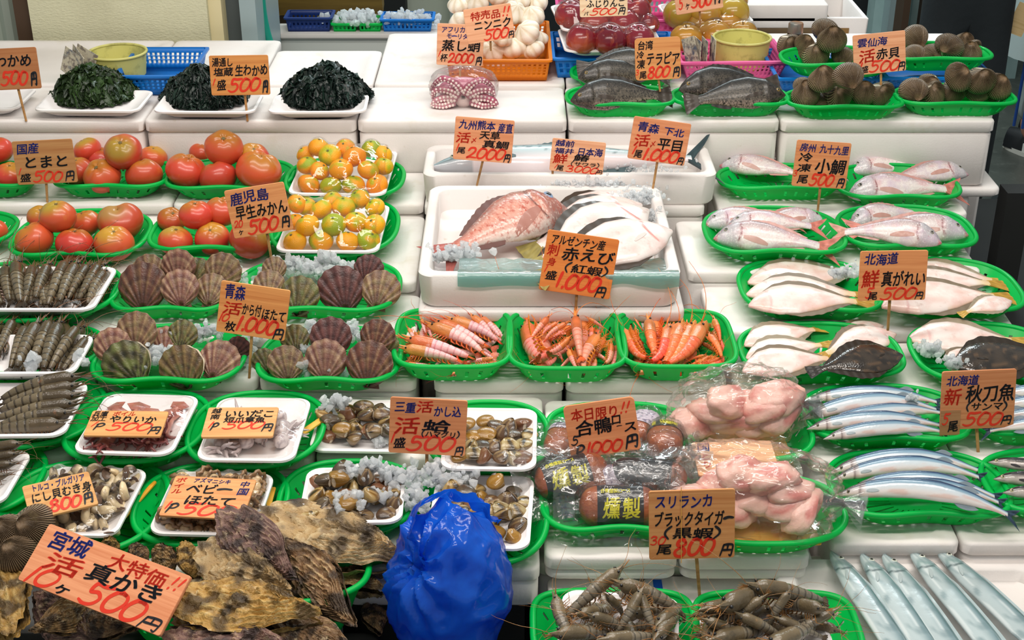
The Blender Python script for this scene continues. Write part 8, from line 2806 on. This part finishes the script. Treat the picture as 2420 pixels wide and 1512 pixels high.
spawn(tub_kit(rr * .9, rr, .06, TUBY), 'tub', 'yellowed round tub behind the green seaweed', 'tub', Matrix.Translation((a.x, P(300, 222, ZB).y + .11, ZB + .012)))
for i, (u, v, rz) in enumerate([(170, 152, -30), (184, 148, -50), (200, 146, -20)]):
    p = PY(u, v, P(300, 222, ZB).y + .06)
    spawn([('face', bx('banknote', -.03, .03, -.0006, .0006, -.035, .035, NOTE))], 'banknote', f'folded banknote behind the green seaweed, {ORD[i]} from the edge', 'banknote', Matrix.Translation(p) @ Matrix.Rotation(R(rz), 4, 'Z') @ Matrix.Rotation(R(25), 4, 'Y'))

# ------------------------------------------------------------------ two people behind the far end
def skin(name, pts, edges, m, lev=2):
    me = bpy.data.meshes.new(name)
    me.from_pydata([p[:3] for p in pts], edges, [])
    o = bpy.data.objects.new(name, me)
    COL.objects.link(o)
    md = o.modifiers.new('s', 'SKIN')
    md.use_smooth_shade = True
    for i, p in enumerate(pts):
        sv = me.skin_vertices[0].data[i]
        sv.radius = (p[3], p[4] if len(p) > 4 else p[3])
        sv.use_root = i == 0
    o.modifiers.new('u', 'SUBSURF').levels = lev
    bpy.context.view_layer.update()
    out = bpy.data.meshes.new_from_object(o.evaluated_get(bpy.context.evaluated_depsgraph_get()))
    bpy.data.objects.remove(o)
    out.materials.clear()
    out.materials.append(m)
    out.shade_smooth()
    return out


SKINM = mat('skin', 'c08a76', .5, sss=.1, mix=[('a8685a', 30, .5, .75)])
HAIR = mat('hair', '1c1814', .5)


def shoe_kit(m):
    n = 20
    rings = []
    for x, w, h in ((-.13, .012, .04), (-.12, .034, .075), (-.06, .04, .085), (0, .042, .075), (.07, .045, .055), (.12, .038, .042), (.145, .012, .028)):
        rings.append([(x, w * math.cos(a), .012 + max(0, math.sin(a)) * h) for a in np.linspace(0, 6.283, n, endpoint=False)])
    V, Fc = loft(np.array(rings))
    sub = []
    for k in range(3):
        x = -.015 + .028 * k
        for s in (1, -1):
            v, f = box(x - .006, x + .006, s * .0385 - .006, s * .0385 + .006, .015, .052)
            sub.append((v + np.array([.0, 0, 0]), f))
    o = at_z(np.array([(.145 * math.cos(a) + .005, .046 * math.sin(a)) for a in np.linspace(0, 6.283, 28, endpoint=False)]), 0)
    V2, F2 = loft(np.array([o, o + [0, 0, .018]]))
    return mesh('shoe', V, Fc, m, None, 60), mesh('sole', V2, F2, mat('sole_white', 'c9c6bd', .5), None, 40), weld('stripe', sub, mat('stripe_white', 'd8d8d2', .5), 30)


def person(label, x, y, rz, tm, apron, stride):
    root = bpy.data.objects.new('person', None)
    COL.objects.link(root)
    root.matrix_world = T((x, y, 0), rz)
    tag(root, label, 'person', 'people behind the stall')
    h = stride
    B_ = [(0, 0, .95, .10, .09), (0, 0, 1.15, .115, .09), (0, 0, 1.36, .13, .09), (0, 0, 1.47, .055), (0, .01, 1.53, .052), (0, .02, 1.62, .078, .088), (0, .015, 1.71, .055, .06)]
    E_ = [(0, 1), (1, 2), (2, 3), (3, 4), (4, 5), (5, 6)]
    for s in (-1, 1):
        k = len(B_)
        B_ += [(s * .07, 0, .84, .062), (s * .085, .03 + h * s * .12, .48, .055), (s * .10, h * s * .2, .09, .038), (s * .10, h * s * .2 + .12, .04, .03, .04)]
        E_ += [(0, k), (k, k + 1), (k + 1, k + 2), (k + 2, k + 3)]
        k = len(B_)
        low = s < 0 or apron
        B_ += [(s * .19, 0, 1.38, .055), (s * .24, -.02, 1.10, .042), (s * .25, .06, .90, .032), (s * .255, .075, .84, .038, .022)] if low else [(s * .19, 0, 1.38, .055), (s * .24, .02, 1.12, .042), (s * .14, .24, 1.14, .032), (s * .10, .30, 1.15, .036, .022)]
        E_ += [(2, k), (k, k + 1), (k + 1, k + 2), (k + 2, k + 3)]
    obj('body', skin('person_body', B_, E_, SKINM), root)
    tr = [(0, 0, 1.08, .14, .12), (0, 0, .90, .135, .125)]
    te = [(0, 1)]
    for s in (-1, 1):
        k = len(tr)
        tr += [(s * .07, .0, .78, .082), (s * .085, .03 + h * s * .12, .48, .07), (s * .10, h * s * .2, .12, .06)]
        te += [(1, k), (k, k + 1), (k + 1, k + 2)]
    obj('trousers', skin('trousers', tr, te, tm), root)
    sh = [(0, 0, .90, .155, .14), (0, 0, 1.2, .15, .125), (0, 0, 1.4, .15, .115), (0, 0, 1.46, .08)]
    se = [(0, 1), (1, 2), (2, 3)]
    for s in (-1, 1):
        k = len(sh)
        sh += [(s * .19, 0, 1.38, .07), (s * .235, -.015, 1.13, .058)]
        se += [(2, k), (k, k + 1)]
    obj('shirt', skin('shirt', sh, se, mat('shirt_cloth', '39444a', .8)), root)
    obj('hair', mesh('hair', dome(24, 14).reshape(-1, 3) * np.array([.088, .10, .075]) + np.array([0, -.005, 1.685]), loft(dome(24, 14))[1], HAIR, None, 180), root)
    for s in (-1, 1):
        lift = 0 if s < 0 or apron else 1
        bits = []
        for f_, (dx, L) in enumerate(((-.026, .066), (-.009, .075), (.009, .072), (.026, .058))):
            b0 = np.array((s * .255 - s * .155 * lift, .075 + dx + .23 * lift, .815 + .31 * lift))
            bits.append(tube([b0 + [0, 0, .03], b0, b0 + [-s * .006, .004, -L * .5], b0 + [-s * .022, .010, -L * .9]], [.0095, .0095, .0085, .0065], 8))
        b0 = np.array((s * .25 - s * .15 * lift, .105 + .23 * lift, .845 + .31 * lift))
        bits.append(tube([b0 + [0, -.02, .02], b0, b0 + [-s * .006, .022, -.025], b0 + [-s * .012, .028, -.052]], [.012, .0115, .010, .007], 8))
        obj('fingers', weld('finger_set', bits, SKINM, 180), root)
        sm_, so, st = shoe_kit(mat('shoe_black', '1a1b1e', .5))
        Ms = T((s * .10, h * s * .2 + .04, 0), 90)
        o = obj('shoe', sm_, root, Ms)
        obj('sole', so, o)
        obj('stripe', st, o)
    for s, nm in ((-1, 'eye'), (1, 'eye')):
        v, f, c = eye_bits((0, 0, 0), .012, iris='3a2418')
        obj('eye', mesh('eye', v @ np.array(Matrix.Rotation(R(-90), 3, 'X')).T + np.array((s * .031, .092, 1.635)), f, EYE, c, 180), root)
    v, f = tube([(0, .095, 1.65), (0, .112, 1.605), (0, .098, 1.597)], [.008, .014, .008], 8)
    obj('nose', mesh('nose', v, f, SKINM, None, 180), root)
    v, f = tube([(-.024, .088, 1.572), (0, .096, 1.57), (.024, .088, 1.572)], [.003, .006, .003], 8)
    obj('mouth', mesh('mouth', v, f, mat('lips', 'a0584e', .5), None, 180), root)
    if apron:
        V = []
        nx, nz_ = 16, 14
        for i in range(nx):
            for j in range(nz_):
                a = R(-100 + 200 * i / (nx - 1))
                z = 1.25 - j / (nz_ - 1) * .85
                rr = .19 + .012 * math.sin(i * 1.9 + z * 4) + .03 * (1.25 - z)
                V.append((rr * math.sin(a) * 1.05, rr * math.cos(a) * .95, z))
        V = np.array(V)
        V2 = V * np.array([.985, .985, 1])
        m_ = len(V)
        Fq = [(i * nz_ + j, (i + 1) * nz_ + j, (i + 1) * nz_ + j + 1, i * nz_ + j + 1) for i in range(nx - 1) for j in range(nz_ - 1)]
        obj('apron', mesh('apron', np.vstack([V, V2]), Fq + [tuple(m_ + q for q in g[::-1]) for g in Fq], mat('apron_vinyl', 'b9c6c4', .4), None, 180), root)
    return root


p = PY(2284, 40, 4.42)
person('person in dark trousers standing behind the end of the stall, a hand hanging', p.x, 4.42, 172, mat('navy_cloth', '20272b', .85, bump=('noise', 30, .5, None)), False, .25)
TRK = mat('pale_trousers', 'a9b4b0', .8)
p = P(2388, 352, 0)
b = person('person in pale blue-striped trousers and a long apron at the wall side', p.x + .10, p.y + .05, 215, TRK, True, .2)
for s in (-1, 1):
    for o_ in (-.02, .02):
        pts = [(s * .185, o_, .92), (s * .182, .03 + .2 * s * .12 + o_, .48), (s * .168, .2 * s * .2 + o_, .12)]
        v, f = tube(pts, .006, 6)
        obj('side_stripe', mesh('side_stripe', v, f, mat('stripe_blue', '2450a0', .6), None, 60), b)
spawn([('paper', bx('paper', -.03, .03, -.001, .001, -.05, .05, CARD))], 'paper_slip', 'brown paper slip beside the hanging hand', 'paper', Matrix.Translation(PY(2412, 46, 4.4)) @ Matrix.Rotation(R(20), 4, 'Y'))
bpy.context.view_layer.update()
